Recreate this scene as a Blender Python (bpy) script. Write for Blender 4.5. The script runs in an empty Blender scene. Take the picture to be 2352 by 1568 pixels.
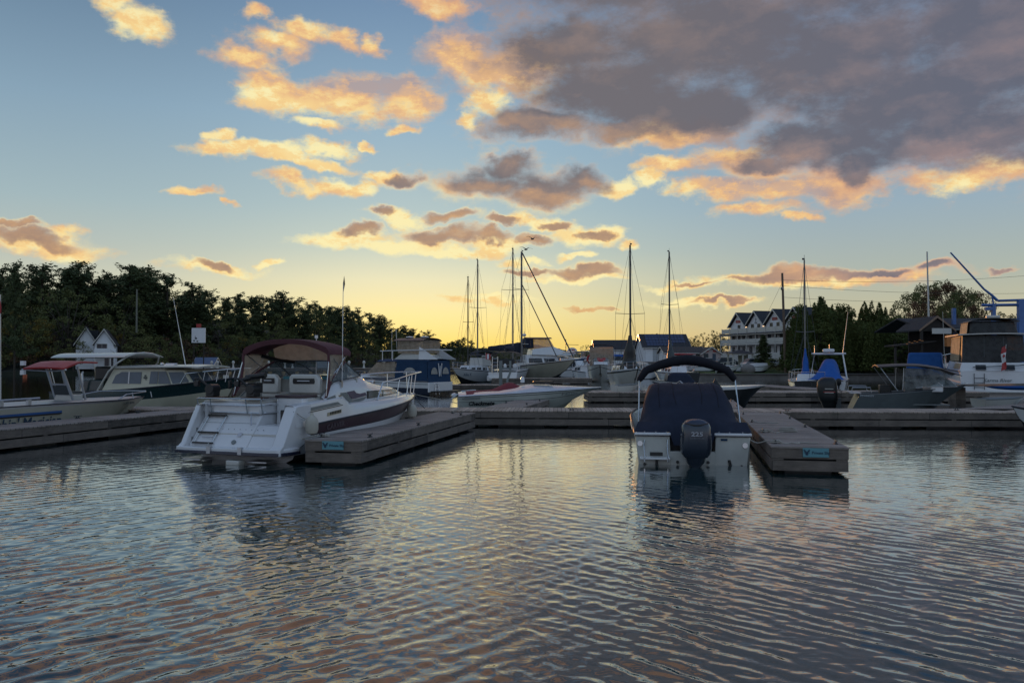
import bpy, math, random
import numpy as np
from mathutils import Vector, Matrix
R=math.radians; PI=math.pi
random.seed(7); rng=np.random.default_rng(11)
scene=bpy.context.scene; COL=scene.collection
# ---------------- camera -------------------------------------------------
F=1898.0; CX=1176.0; CY=784.0; HC=2.3; PITCH=math.atan(44/F)   # focal in photo pixels (2352 wide), eye height above water
cam=bpy.data.cameras.new("camera"); camo=bpy.data.objects.new("camera",cam); COL.objects.link(camo)
cam.sensor_width=36; cam.lens=36*F/2352; cam.clip_start=0.1; cam.clip_end=20000
camo.location=(0,0,HC); camo.rotation_euler=(PI/2+PITCH,0,0)
scene.camera=camo
scene.view_settings.view_transform='Standard'; scene.view_settings.look='None'
scene.cycles.max_bounces=6; scene.cycles.diffuse_bounces=2; scene.cycles.glossy_bounces=3; scene.cycles.transparent_max_bounces=12; scene.cycles.caustics_reflective=False; scene.cycles.caustics_refractive=False
scene.view_settings.exposure=0; scene.view_settings.gamma=1
def ray(x,y):
    a=(x-CX)/F; b=-(y-CY)/F
    return (a,math.cos(PITCH)-b*math.sin(PITCH),math.sin(PITCH)+b*math.cos(PITCH))
def G(x,y,z=0):
    d=ray(x,y); t=(z-HC)/d[2]; return (d[0]*t,d[1]*t,z)
def PZ(y,Y):              # height of a point seen at photo row y, Y metres away
    d=ray(CX,y); return HC+d[2]*Y/d[1]
def PX(x,Y): return (x-CX)/F*Y
# ---------------- world: sky with clouds ---------------------------------
SUN_EL=2.2; SUN_AZ=-7.5       # degrees; azimuth to the left of straight ahead
def lin(c):
    return tuple((v/12.92 if v<=0.04045 else ((v+0.055)/1.055)**2.4) for v in [q/255 for q in c])
world=bpy.data.worlds.new("World"); scene.world=world; world.use_nodes=True
def build_world():
    nt=world.node_tree; N=nt.nodes; Lk=nt.links; N.clear()
    out=N.new('ShaderNodeOutputWorld'); bg=N.new('ShaderNodeBackground'); Lk.new(bg.outputs[0],out.inputs[0])
    tc=N.new('ShaderNodeTexCoord')
    def link(a,b): Lk.new(a,b)
    def setin(sock,v):
        if isinstance(v,bpy.types.NodeSocket): link(v,sock)
        else: sock.default_value=v
    def M(op,a,b=0.0,c=None,clamp=False):
        n=N.new('ShaderNodeMath'); n.operation=op; n.use_clamp=clamp
        setin(n.inputs[0],a); setin(n.inputs[1],b)
        if c is not None: setin(n.inputs[2],c)
        return n.outputs[0]
    def VM(op,a,b=None,c=None,out=0):
        n=N.new('ShaderNodeVectorMath'); n.operation=op; setin(n.inputs[0],a)
        if b is not None: setin(n.inputs[1],b)
        if c is not None: setin(n.inputs[2],c)
        return n.outputs[out]
    def MIX(f,a,b):
        n=N.new('ShaderNodeMix'); n.data_type='RGBA'; setin(n.inputs[0],f)
        for s,v in ((n.inputs[6],a),(n.inputs[7],b)):
            setin(s,v if isinstance(v,bpy.types.NodeSocket) else (*v,1))
        return n.outputs[2]
    def SS(v,a,b):
        n=N.new('ShaderNodeMapRange'); n.interpolation_type='SMOOTHSTEP'; setin(n.inputs[0],v)
        n.inputs[1].default_value=a; n.inputs[2].default_value=b; n.inputs[3].default_value=0; n.inputs[4].default_value=1
        return n.outputs[0]
    def NOISE(vec,sc,det,rough=.55,dist=0.0,out=0):
        n=N.new('ShaderNodeTexNoise'); n.inputs['Scale'].default_value=sc; n.inputs['Detail'].default_value=det
        n.inputs['Roughness'].default_value=rough; n.inputs['Distortion'].default_value=dist
        link(vec,n.inputs['Vector']); return n.outputs[out]
    def RAMP(v,stops):
        n=N.new('ShaderNodeValToRGB'); e=n.color_ramp.elements
        while len(e)<len(stops): e.new(0.5)
        for i,(p,c) in enumerate(stops): e[i].position=p; e[i].color=(*lin(c),1)
        link(v,n.inputs[0]); return n.outputs[0]
    d=VM('NORMALIZE',tc.outputs['Generated'])
    sep=N.new('ShaderNodeSeparateXYZ'); link(d,sep.inputs[0]); x,y,z=sep.outputs
    az=M('ARCTAN2',x,y); el=M('ARCSINE',z)
    eld=M('MAXIMUM',M('MULTIPLY',el,180/PI),0.0); e01=M('MULTIPLY',M('POWER',M('DIVIDE',eld,90.0),0.5),1.0)   # sqrt(el/90)
    def st(deg): return math.sqrt(deg/90)
    cen=RAMP(e01,[(0,(230,206,112)),(st(1.2),(232,208,110)),(st(3.2),(232,219,154)),(st(5.5),(214,214,182)),(st(7.5),(182,198,190)),(st(10.5),(160,186,194)),(st(16),(142,174,196)),(st(24),(110,140,172)),(st(40),(92,118,156)),(1,(84,106,146))])
    lef=RAMP(e01,[(0,(210,202,156)),(st(2),(218,212,174)),(st(4),(210,210,184)),(st(6.5),(184,192,182)),(st(10),(160,182,188)),(st(16),(134,162,182)),(st(24),(96,124,152)),(st(40),(86,112,148)),(1,(84,106,146))])
    rig=RAMP(e01,[(0,(204,180,142)),(st(1.5),(202,182,146)),(st(3.5),(188,186,160)),(st(6),(170,180,172)),(st(10),(150,172,186)),(st(16),(130,158,184)),(st(24),(112,138,172)),(st(40),(92,116,156)),(1,(84,106,146))])
    bac=RAMP(e01,[(0,(150,150,168)),(st(4),(176,180,192)),(st(10),(170,186,204)),(st(20),(156,180,204)),(st(40),(134,160,188)),(1,(104,126,164))])
    azd=M('MULTIPLY',az,180/PI)
    a2=M('SUBTRACT',azd,-5.0)
    fl=SS(M('MULTIPLY',a2,-1.0),2.0,26.0); fr=SS(a2,2.0,28.0)
    sky=MIX(fl,cen,lef); sky=MIX(fr,sky,rig)
    fb=SS(M('ABSOLUTE',a2),50.0,120.0); sky=MIX(fb,sky,bac)
    # glow round the sun
    sd=(math.sin(R(SUN_AZ))*math.cos(R(SUN_EL)),math.cos(R(SUN_AZ))*math.cos(R(SUN_EL)),math.sin(R(SUN_EL)))
    dt=VM('DOT_PRODUCT',d,sd,out=1); g=M('POWER',M('MAXIMUM',dt,0.0),60.0)
    sky_g=N.new('ShaderNodeMix'); sky_g.data_type='RGBA'; sky_g.blend_type='ADD'; link(M('MULTIPLY',g,0.11),sky_g.inputs[0]); link(sky,sky_g.inputs[6]); sky_g.inputs[7].default_value=(1.0,.82,.35,1)
    sky=sky_g.outputs[2]
    # physical twilight sky for a small share, so light from the sides and the back stays natural
    ns=N.new('ShaderNodeTexSky'); ns.sky_type='NISHITA'; ns.sun_disc=False; ns.sun_elevation=R(SUN_EL); ns.sun_rotation=R(SUN_AZ)
    nsm=N.new('ShaderNodeMix'); nsm.data_type='RGBA'; nsm.blend_type='ADD'; nsm.inputs[0].default_value=0.004
    link(sky,nsm.inputs[6]); link(ns.outputs[0],nsm.inputs[7]); sky=nsm.outputs[2]
    # ---- clouds ----
    cmb=N.new('ShaderNodeCombineXYZ'); link(az,cmb.inputs[0]); link(M('MULTIPLY',el,1.25),cmb.inputs[1])
    uv=cmb.outputs[0]
    wn=NOISE(uv,11,5,.55,out=1); warp=VM('MULTIPLY_ADD',VM('SUBTRACT',wn,(.5,.5,.5)),(.085,.07,0),uv); wn2=NOISE(uv,34,4,.6,out=1); warp=VM('MULTIPLY_ADD',VM('SUBTRACT',wn2,(.5,.5,.5)),(.030,.022,0),warp)
    def blobs(lst,warp):
        cur=None
        for (px,py,rx,ry) in lst:
            r=ray(px,py); l=math.sqrt(sum(q*q for q in r)); A=math.atan2(r[0],r[1]); E=math.asin(r[2]/l)*1.25
            cosE=math.cos(E/1.25); sx=F/(rx*1.0)*cosE; sy=F/(ry*1.25)
            v=VM('MULTIPLY_ADD',warp,(sx,sy,0),(-A*sx,-E*sy,0)); D=VM('LENGTH',v,out=1)
            if cur is None: cur=D
            else:
                n=N.new('ShaderNodeMath'); n.operation='SMOOTH_MIN'; link(cur,n.inputs[0]); link(D,n.inputs[1]); n.inputs[2].default_value=.25; cur=n.outputs[0]
        return cur
    bright=BRIGHT; dark=DARK
    db=blobs(bright,warp); dd=blobs(dark,warp)
    wsh=VM('ADD',warp,(-.008,-.034,0))
    ds=blobs([b for b in dark if b[2]*b[3]>2600 and b[1]<470],wsh); bs=blobs([b for b in bright if b[2]*b[3]>2300 and -60<b[1]<480],wsh)
    n1=NOISE(VM('MULTIPLY',uv,(1,1.45,1)),15,13,.68)
    n2=NOISE(VM('MULTIPLY',VM('ADD',uv,(.006,-.014,3.3)),(1,1.5,1)),6.5,7,.52)
    n1b=NOISE(VM('MULTIPLY',VM('ADD',uv,(-.004,-.012,0)),(1,1.45,1)),15,13,.68)
    # everywhere else: broken cloud by noise (behind and above the view)
    nb=NOISE(VM('MULTIPLY',d,(1,1,2.2)),2.3,8,.6)
    oth=M('MULTIPLY',M('MAXIMUM',SS(M('ABSOLUTE',azd),42.0,62.0),SS(eld,27.0,36.0)),1.0)
    gen=M('MULTIPLY_ADD',M('SUBTRACT',nb,.5),3.2,0.2)
    fb_=M('SUBTRACT',1.30,db); fd_=M('SUBTRACT',1.34,dd)
    nn=M('SUBTRACT',n1,.5)
    hor=SS(eld,2.0,11.0)
    amp=M('MULTIPLY_ADD',hor,1.5,1.2)
    densb=M('MULTIPLY_ADD',nn,amp,fb_); densd=M('MULTIPLY_ADD',nn,M('MULTIPLY',amp,.75),fd_)
    geno=M('MULTIPLY',M('ADD',M('MULTIPLY',nn,.8),gen),oth)
    ab=SS(densb,-.12,.80); ad=SS(densd,-.15,.95); ag=M('MULTIPLY',SS(geno,0.15,.9),.5)
    ad=M('MAXIMUM',ad,ag)
    dk=M('MAXIMUM',SS(M('MULTIPLY_ADD',M('SUBTRACT',n2,.5),1.5,fd_),.10,.75),ag)
    lit=M('MULTIPLY_ADD',M('SUBTRACT',n1b,n1),7.0,.5,clamp=True)
    hi=M('MULTIPLY',lit,1.0)
    near=M('MULTIPLY',SS(M('MULTIPLY',M('ABSOLUTE',a2),-1.0),-30.0,-3.0),M('SUBTRACT',1.0,SS(eld,8.0,24.0)))
    nz=M('MULTIPLY',M('SUBTRACT',n2,.5),2.0)
    eb=M('SUBTRACT',fb_,M('SUBTRACT',1.30,bs)); ed=M('SUBTRACT',fd_,M('SUBTRACT',1.34,ds))
    tb=M('ADD',M('MULTIPLY_ADD',SS(eb,-.2,1.1),.40,.10),M('MULTIPLY_ADD',lit,.36,M('MULTIPLY',nz,.9)),clamp=True)
    tb=M('MULTIPLY_ADD',near,.30,tb,clamp=True)
    cbright=RAMP(tb,[(0,(158,154,164)),(.25,(206,172,148)),(.5,(238,188,132)),(.75,(252,214,142)),(1,(255,240,178))])
    cbright=MIX(M('MULTIPLY',SS(eld,20.0,27.0),.75),cbright,lin((222,156,124)))
    far=SS(azd,6.0,32.0)
    td=M('ADD',M('MULTIPLY_ADD',SS(ed,.0,1.3),.42,-.06),M('MULTIPLY_ADD',lit,.09,M('MULTIPLY_ADD',nz,.8,M('MULTIPLY',M('SUBTRACT',1.0,dk),.80))),clamp=True)
    up=SS(eld,10.0,21.0); td=M('MULTIPLY',td,M('SUBTRACT',1.0,M('MULTIPLY',up,.30)))
    cdn=RAMP(td,[(0,(112,106,110)),(.25,(142,124,118)),(.5,(186,148,118)),(.75,(236,186,124)),(1,(255,228,160))])
    cdf=RAMP(td,[(0,(100,102,116)),(.20,(124,116,124)),(.40,(158,134,132)),(.66,(208,160,134)),(1,(238,186,140))])
    cdk=MIX(far,cdn,cdf)
    cdk=MIX(M('MULTIPLY',SS(eld,22.0,32.0),.4),cdk,lin((120,126,142)))
    cdk=MIX(M('MULTIPLY',SS(M('ABSOLUTE',a2),60.0,110.0),.6),cdk,lin((136,136,152)))
    holes=SS(NOISE(VM('MULTIPLY',VM('ADD',uv,(3.1,1.7,0)),(1,1.6,1)),6.5,8,.6),.60,.74)
    c=MIX(M('MULTIPLY',ab,.93),sky,cbright)
    c=MIX(M('MULTIPLY',M('MULTIPLY',ad,.95),M('SUBTRACT',1.0,M('MULTIPLY',holes,M('MULTIPLY_ADD',up,.3,.1)))),c,cdk)
    # below the horizon: dull water-toned ground
    c=MIX(SS(M('MULTIPLY',z,-1.0),0.0,.03),c,lin((70,78,84)))
    link(c,bg.inputs[0]); bg.inputs[1].default_value=1.0
BRIGHT=[(262,8,46,24),(320,52,56,34),(590,35,34,22),(560,140,60,20),(640,112,70,24),(700,78,60,22),(780,98,44,16),(852,100,22,18),
 (600,205,66,38),(690,222,100,42),(820,225,100,48),(930,215,66,48),(715,282,48,13),(510,305,26,12),(545,340,70,16),(630,352,80,20),(755,338,60,16),(690,374,110,12),(850,330,22,6),(945,292,30,12),
 (690,420,84,16),(780,420,78,20),(440,432,52,10),(512,453,16,7),(1020,14,60,22),(1060,130,80,55),(1150,170,110,60),(1120,235,46,40),(1090,280,22,16),(1225,130,80,40),
 (1500,410,28,18),(1530,375,46,18),(1580,430,48,24),(1680,435,90,28),(1790,440,70,26),(1930,425,110,34),(1680,350,100,26),(1560,300,110,30),(2215,405,80,24),(2310,375,70,22),(1740,490,86,18),(1830,500,44,10),
 (880,395,36,16),(925,498,66,18),(790,545,90,22),(900,565,120,16),(1030,580,130,14),(1140,568,60,18),(1240,510,60,18),(1330,540,90,20),(1400,530,44,16),(1450,556,28,9),(1430,420,40,18),(1310,582,34,8),
 (490,612,100,12),(628,597,30,8),(120,565,110,16),(160,530,40,16),(1320,640,110,8),(1130,695,110,6),(1620,694,120,9),(1860,652,180,14),(1700,650,90,15),(1560,660,90,8),(2060,636,60,10),(1090,690,90,6),(1200,600,60,8),
 (300,-140,200,40),(1000,-170,300,70),(1280,-200,200,60),(820,-350,360,100),(1150,-520,420,130),(850,-700,420,150),(1300,-420,200,60),(1000,-950,400,150),(700,-190,160,50),(1150,-330,140,60),(900,-330,220,60),(150,-380,220,60),(520,-330,140,40)]
DARK=[(1310,110,190,60),(1420,200,240,90),(1640,80,330,110),(1560,240,260,70),(1900,150,260,120),(2100,240,260,110),(2330,100,260,190),(2300,300,200,70),(1900,330,220,56),(1250,290,150,34),(1420,290,120,36),(1980,385,90,48),(2120,340,160,60),(1750,370,90,28),
 (1160,375,60,24),(1130,415,120,38),(1230,440,110,40),(1340,405,70,28),(930,410,50,20),(880,483,40,12),(1040,495,60,14),(1150,515,50,12),(825,525,42,15),(1010,540,90,22),(1120,548,60,16),(1220,552,40,14),(1270,512,50,12),(1370,535,50,12),
 (480,607,50,9),(70,548,110,18),(30,517,50,9),(1330,622,90,16),(1210,620,60,8),(1350,716,54,6),(1660,692,70,6),(1900,632,130,14),(2010,626,80,12),(1790,645,110,13),(1700,650,60,9),(1590,658,50,5),(2160,615,54,12),(2290,609,26,7),
 (1500,-60,380,90),(2100,-90,420,120),(1900,-330,500,160),(1350,-260,260,70)]
build_world()
sl=bpy.data.lights.new("sun",'SUN'); sl.energy=1.0; sl.angle=R(0.5); sl.color=(1.0,.42,.14)
so=bpy.data.objects.new("sun",sl); COL.objects.link(so)
so.rotation_euler=(R(90-SUN_EL),0,-R(SUN_AZ)+PI)   # light travels from the sun
_sd=Vector((math.sin(R(SUN_AZ))*math.cos(R(SUN_EL)),math.cos(R(SUN_AZ))*math.cos(R(SUN_EL)),math.sin(R(SUN_EL))))
so.rotation_euler=_sd.to_track_quat('Z','Y').to_euler()
# ---------------- mesh helper --------------------------------------------
class MB:
    def __init__(s): s.v=[]; s.f=[]; s.m=[]
    def add(s,vs,fs,mi=0):
        b=len(s.v); s.v+= [tuple(p) for p in vs]
        for q in fs: s.f.append(tuple(b+i for i in q)); s.m.append(mi)
        return s
    def hexa(s,b,t,mi=0):
        return s.add(list(b)+list(t),[(3,2,1,0),(4,5,6,7),(0,1,5,4),(1,2,6,5),(2,3,7,6),(3,0,4,7)],mi)
    def box(s,c,d,mi=0,rz=0):
        x,y,z=[q/2 for q in d]; cs,sn=math.cos(rz),math.sin(rz)
        def p(a,b,h): return (c[0]+a*cs-b*sn,c[1]+a*sn+b*cs,c[2]+h)
        return s.hexa([p(-x,-y,-z),p(x,-y,-z),p(x,y,-z),p(-x,y,-z)],[p(-x,-y,z),p(x,-y,z),p(x,y,z),p(-x,y,z)],mi)
    def loft(s,rings,mi=0,closed=True,cap=True,mis=None):
        n=len(rings[0]); b=len(s.v)
        for r in rings: s.v+=[tuple(p) for p in r]
        for i in range(len(rings)-1):
            for j in range(n if closed else n-1):
                k=(j+1)%n
                s.f.append((b+i*n+j,b+i*n+k,b+(i+1)*n+k,b+(i+1)*n+j)); s.m.append(mis[j] if mis else mi)
        if cap and closed:
            s.f.append(tuple(b+j for j in range(n))[::-1]); s.m.append(mi)
            s.f.append(tuple(b+(len(rings)-1)*n+j for j in range(n))); s.m.append(mi)
        return s
    def tube(s,pts,r,n=6,mi=0,r2=None,closed=False):
        pts=[Vector(p) for p in pts]; rings=[]; N_=len(pts)
        for i,p in enumerate(pts):
            a=pts[i-1] if (i>0 or closed) else p; b=pts[(i+1)%N_] if (i<N_-1 or closed) else p
            t=(b-a); t=t.normalized() if t.length>1e-9 else Vector((0,0,1))
            up=Vector((0,0,1)) if abs(t.z)<.9 else Vector((1,0,0))
            u=t.cross(up).normalized(); w=u.cross(t)
            rr=r if r2 is None else r+(r2-r)*i/max(1,N_-1)
            rings.append([p+u*math.cos(2*PI*k/n)*rr+w*math.sin(2*PI*k/n)*rr for k in range(n)])
        if closed: rings.append(rings[0])
        return s.loft(rings,mi,True,not closed)
    def prism(s,poly,off,mi=0):          # closed planar polygon extruded by a vector
        n=len(poly); o=Vector(off)
        a=[Vector(p) for p in poly]; b=[p+o for p in a]
        return s.add(a+b,[tuple(range(n))[::-1],tuple(range(n,2*n))]+[(i,(i+1)%n,n+(i+1)%n,n+i) for i in range(n)],mi)
    def ell(s,c,r,nu=12,nv=8,mi=0,z0=-1,z1=1):
        rings=[]
        for j in range(nv+1):
            t=z0+(z1-z0)*j/nv; a=math.asin(max(-1,min(1,t))); q=max(math.cos(a),.001)
            rings.append([(c[0]+r[0]*q*math.cos(2*PI*k/nu),c[1]+r[1]*q*math.sin(2*PI*k/nu),c[2]+r[2]*t) for k in range(nu)])
        return s.loft(rings,mi)
    def sheet(s,fn,nu,nv,mi=0,th=0.015):   # curved sheet with thickness; fn(u,v)->point
        top=[[Vector(fn(i/nu,j/nv)) for j in range(nv+1)] for i in range(nu+1)]
        b=len(s.v); W=nv+1
        for row in top: s.v+=[tuple(p) for p in row]
        nb=[]
        for i in range(nu+1):
            for j in range(nv+1):
                du=top[min(i+1,nu)][j]-top[max(i-1,0)][j]; dv=top[i][min(j+1,nv)]-top[i][max(j-1,0)]
                nn=du.cross(dv); nn=nn.normalized() if nn.length>1e-9 else Vector((0,0,1)); nb.append(tuple(top[i][j]-nn*th))
        s.v+=nb; o=W*(nu+1)
        for i in range(nu):
            for j in range(nv):
                a=b+i*W+j; s.f.append((a,a+W,a+W+1,a+1)); s.m.append(mi); s.f.append((a+o,a+1+o,a+W+1+o,a+W+o)); s.m.append(mi)
        edge=[(i,0) for i in range(nu+1)]+[(nu,j) for j in range(1,nv+1)]+[(i,nv) for i in range(nu-1,-1,-1)]+[(0,j) for j in range(nv-1,0,-1)]
        for k in range(len(edge)):
            i,j=edge[k]; i2,j2=edge[(k+1)%len(edge)]; a=b+i*W+j; c=b+i2*W+j2
            s.f.append((a,a+o,c+o,c)); s.m.append(mi)
        return s
    def panel(s,q,u0,u1,v0,v1,off=.004,th=.004,mi=0):   # thin plate on a quad (p00,p10,p11,p01), proud of it
        q=[Vector(p) for p in q]; n=(q[1]-q[0]).cross(q[3]-q[0]).normalized()
        def B(u,v): return q[0]*(1-u)*(1-v)+q[1]*u*(1-v)+q[2]*u*v+q[3]*(1-u)*v
        c=[B(u0,v0),B(u1,v0),B(u1,v1),B(u0,v1)]
        return s.hexa([p+n*(off-.002) for p in c],[p+n*(off+th) for p in c],mi)
    def build(s,name,mats,parent=None,ang=35,bevel=0,loc=None,rz=None):
        me=bpy.data.meshes.new(name); me.from_pydata(s.v,[],s.f); me.validate()
        if not isinstance(mats,(list,tuple)): mats=[mats]
        for m in mats: me.materials.append(m)
        if len(me.polygons)==len(s.m): me.polygons.foreach_set('material_index',s.m)
        me.polygons.foreach_set('use_smooth',[True]*len(me.polygons))
        me.set_sharp_from_angle(angle=R(ang)); me.update()
        o=bpy.data.objects.new(name,me); COL.objects.link(o)
        if parent: o.parent=parent
        if loc is not None: o.location=loc
        if rz is not None: o.rotation_euler=(0,0,rz)
        if bevel:
            b=o.modifiers.new('bevel','BEVEL'); b.width=bevel; b.segments=2; b.limit_method='ANGLE'; b.angle_limit=R(40)
        return o
def each(mb,name,mats,parent=None,**kw):     # every loose piece becomes an object of its own
    par=list(range(len(mb.v)))
    def find(a):
        while par[a]!=a: par[a]=par[par[a]]; a=par[a]
        return a
    for f in mb.f:
        r=find(f[0])
        for i in f[1:]: par[find(i)]=r
    grp={}
    for f,m in zip(mb.f,mb.m): grp.setdefault(find(f[0]),[]).append((f,m))
    out=[]
    for g in grp.values():
        q=MB(); ids=sorted({i for f,_ in g for i in f}); mp={a:b for b,a in enumerate(ids)}
        q.v=[mb.v[i] for i in ids]; q.f=[tuple(mp[i] for i in f) for f,_ in g]; q.m=[m for _,m in g]; out.append(q.build(name,mats,parent,**kw))
    return out
def tag(o,label=None,cat=None,group=None,kind=None):
    if label: o['label']=label
    if cat: o['category']=cat
    if group: o['group']=group
    if kind: o['kind']=kind
    return o
def thing(name,label,cat,loc=(0,0,0),rz=0,group=None):
    o=bpy.data.objects.new(name,None); COL.objects.link(o); o.location=loc; o.rotation_euler=(0,0,rz); o.empty_display_size=.3
    return tag(o,label,cat,group)
def text(name,s,size,m,parent,M4,shear=0,ext=.002,align='CENTER',sx=1.0,bold=0):
    cu=bpy.data.curves.new('lettering','FONT'); cu.body=s; cu.size=size; cu.extrude=ext; cu.shear=shear; cu.align_x=align; cu.align_y='CENTER'; cu.offset=bold; cu.resolution_u=2
    t=bpy.data.objects.new('tmp',cu); COL.objects.link(t); dg=bpy.context.evaluated_depsgraph_get(); dg.update()
    me=bpy.data.meshes.new_from_object(t.evaluated_get(dg)); bpy.data.objects.remove(t); 
    me.name=name; me.transform(M4@Matrix.Diagonal((sx,1,1,1))); me.materials.clear(); me.materials.append(m)
    o=bpy.data.objects.new(name,me); COL.objects.link(o); o.parent=parent; return o
def basis(o,xd,zd):      # 4x4 placing text: x along xd, facing zd
    x=Vector(xd).normalized(); z=Vector(zd).normalized(); y=z.cross(x).normalized(); x=y.cross(z)
    return Matrix(((x.x,y.x,z.x,o[0]),(x.y,y.y,z.y,o[1]),(x.z,y.z,z.z,o[2]),(0,0,0,1)))
# ---------------- materials ----------------------------------------------
def mat(name,col,rough=.5,metal=0,var=.12,scale=3.0,bump=0,bscale=30,spec=.5,coat=0,col2=None,sub=0):
    m=bpy.data.materials.new(name); m.use_nodes=True; nt=m.node_tree; N=nt.nodes; L=nt.links
    b=N['Principled BSDF']; b.inputs['Metallic'].default_value=metal; b.inputs['Specular IOR Level'].default_value=spec
    if coat: b.inputs['Coat Weight'].default_value=coat; b.inputs['Coat Roughness'].default_value=.08
    tc=N.new('ShaderNodeTexCoord'); n=N.new('ShaderNodeTexNoise'); n.inputs['Scale'].default_value=scale; n.inputs['Detail'].default_value=6; n.inputs['Roughness'].default_value=.65
    L.new(tc.outputs['Object'],n.inputs['Vector'])
    mx=N.new('ShaderNodeMix'); mx.data_type='RGBA'
    c2=col2 if col2 else tuple(c*(1-var*2) for c in col)
    mr=N.new('ShaderNodeMapRange'); mr.inputs[1].default_value=.3; mr.inputs[2].default_value=.75; L.new(n.outputs[0],mr.inputs[0]); L.new(mr.outputs[0],mx.inputs[0])
    mx.inputs[6].default_value=(*col,1); mx.inputs[7].default_value=(*c2,1); L.new(mx.outputs[2],b.inputs['Base Color'])
    r=N.new('ShaderNodeMapRange'); r.inputs[3].default_value=max(.02,rough-.1); r.inputs[4].default_value=min(1,rough+.12); L.new(n.outputs[0],r.inputs[0]); L.new(r.outputs[0],b.inputs['Roughness'])
    if bump:
        n2=N.new('ShaderNodeTexNoise'); n2.inputs['Scale'].default_value=bscale; n2.inputs['Detail'].default_value=4; L.new(tc.outputs['Object'],n2.inputs['Vector'])
        bp=N.new('ShaderNodeBump'); bp.inputs['Strength'].default_value=1; bp.inputs['Distance'].default_value=bump; L.new(n2.outputs[0],bp.inputs['Height']); L.new(bp.outputs[0],b.inputs['Normal'])
    return m
def glassmat(name,tint=(.6,.65,.65),alpha=.5,rough=.05,trans=0):
    m=bpy.data.materials.new(name); m.use_nodes=True; nt=m.node_tree; N=nt.nodes; L=nt.links; N.clear()
    o=N.new('ShaderNodeOutputMaterial'); t=N.new('ShaderNodeBsdfTransparent'); t.inputs[0].default_value=(*[.5+.5*c for c in tint],1)
    b=N.new('ShaderNodeBsdfPrincipled'); b.inputs['Base Color'].default_value=(*tint,1); b.inputs['Roughness'].default_value=rough
    mx=N.new('ShaderNodeMixShader'); 
    tc=N.new('ShaderNodeTexCoord'); n=N.new('ShaderNodeTexNoise'); n.inputs['Scale'].default_value=3.5; n.inputs['Detail'].default_value=4; L.new(tc.outputs['Object'],n.inputs['Vector'])
    mr=N.new('ShaderNodeMapRange'); mr.inputs[1].default_value=.35; mr.inputs[2].default_value=.7; mr.inputs[3].default_value=max(0,alpha-.15); mr.inputs[4].default_value=min(1,alpha+.15)
    L.new(n.outputs[0],mr.inputs[0]); L.new(mr.outputs[0],mx.inputs[0]); L.new(t.outputs[0],mx.inputs[1])
    if trans:
        tl=N.new('ShaderNodeBsdfTranslucent'); tl.inputs[0].default_value=(*tint,1); m2=N.new('ShaderNodeMixShader'); m2.inputs[0].default_value=trans; L.new(b.outputs[0],m2.inputs[1]); L.new(tl.outputs[0],m2.inputs[2]); L.new(m2.outputs[0],mx.inputs[2])
    else: L.new(b.outputs[0],mx.inputs[2])
    bp=N.new('ShaderNodeBump'); bp.inputs['Distance'].default_value=.01 if rough>.04 else .001; L.new(n.outputs[0],bp.inputs['Height']); L.new(bp.outputs[0],b.inputs['Normal'])
    L.new(mx.outputs[0],o.inputs[0]); return m
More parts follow.
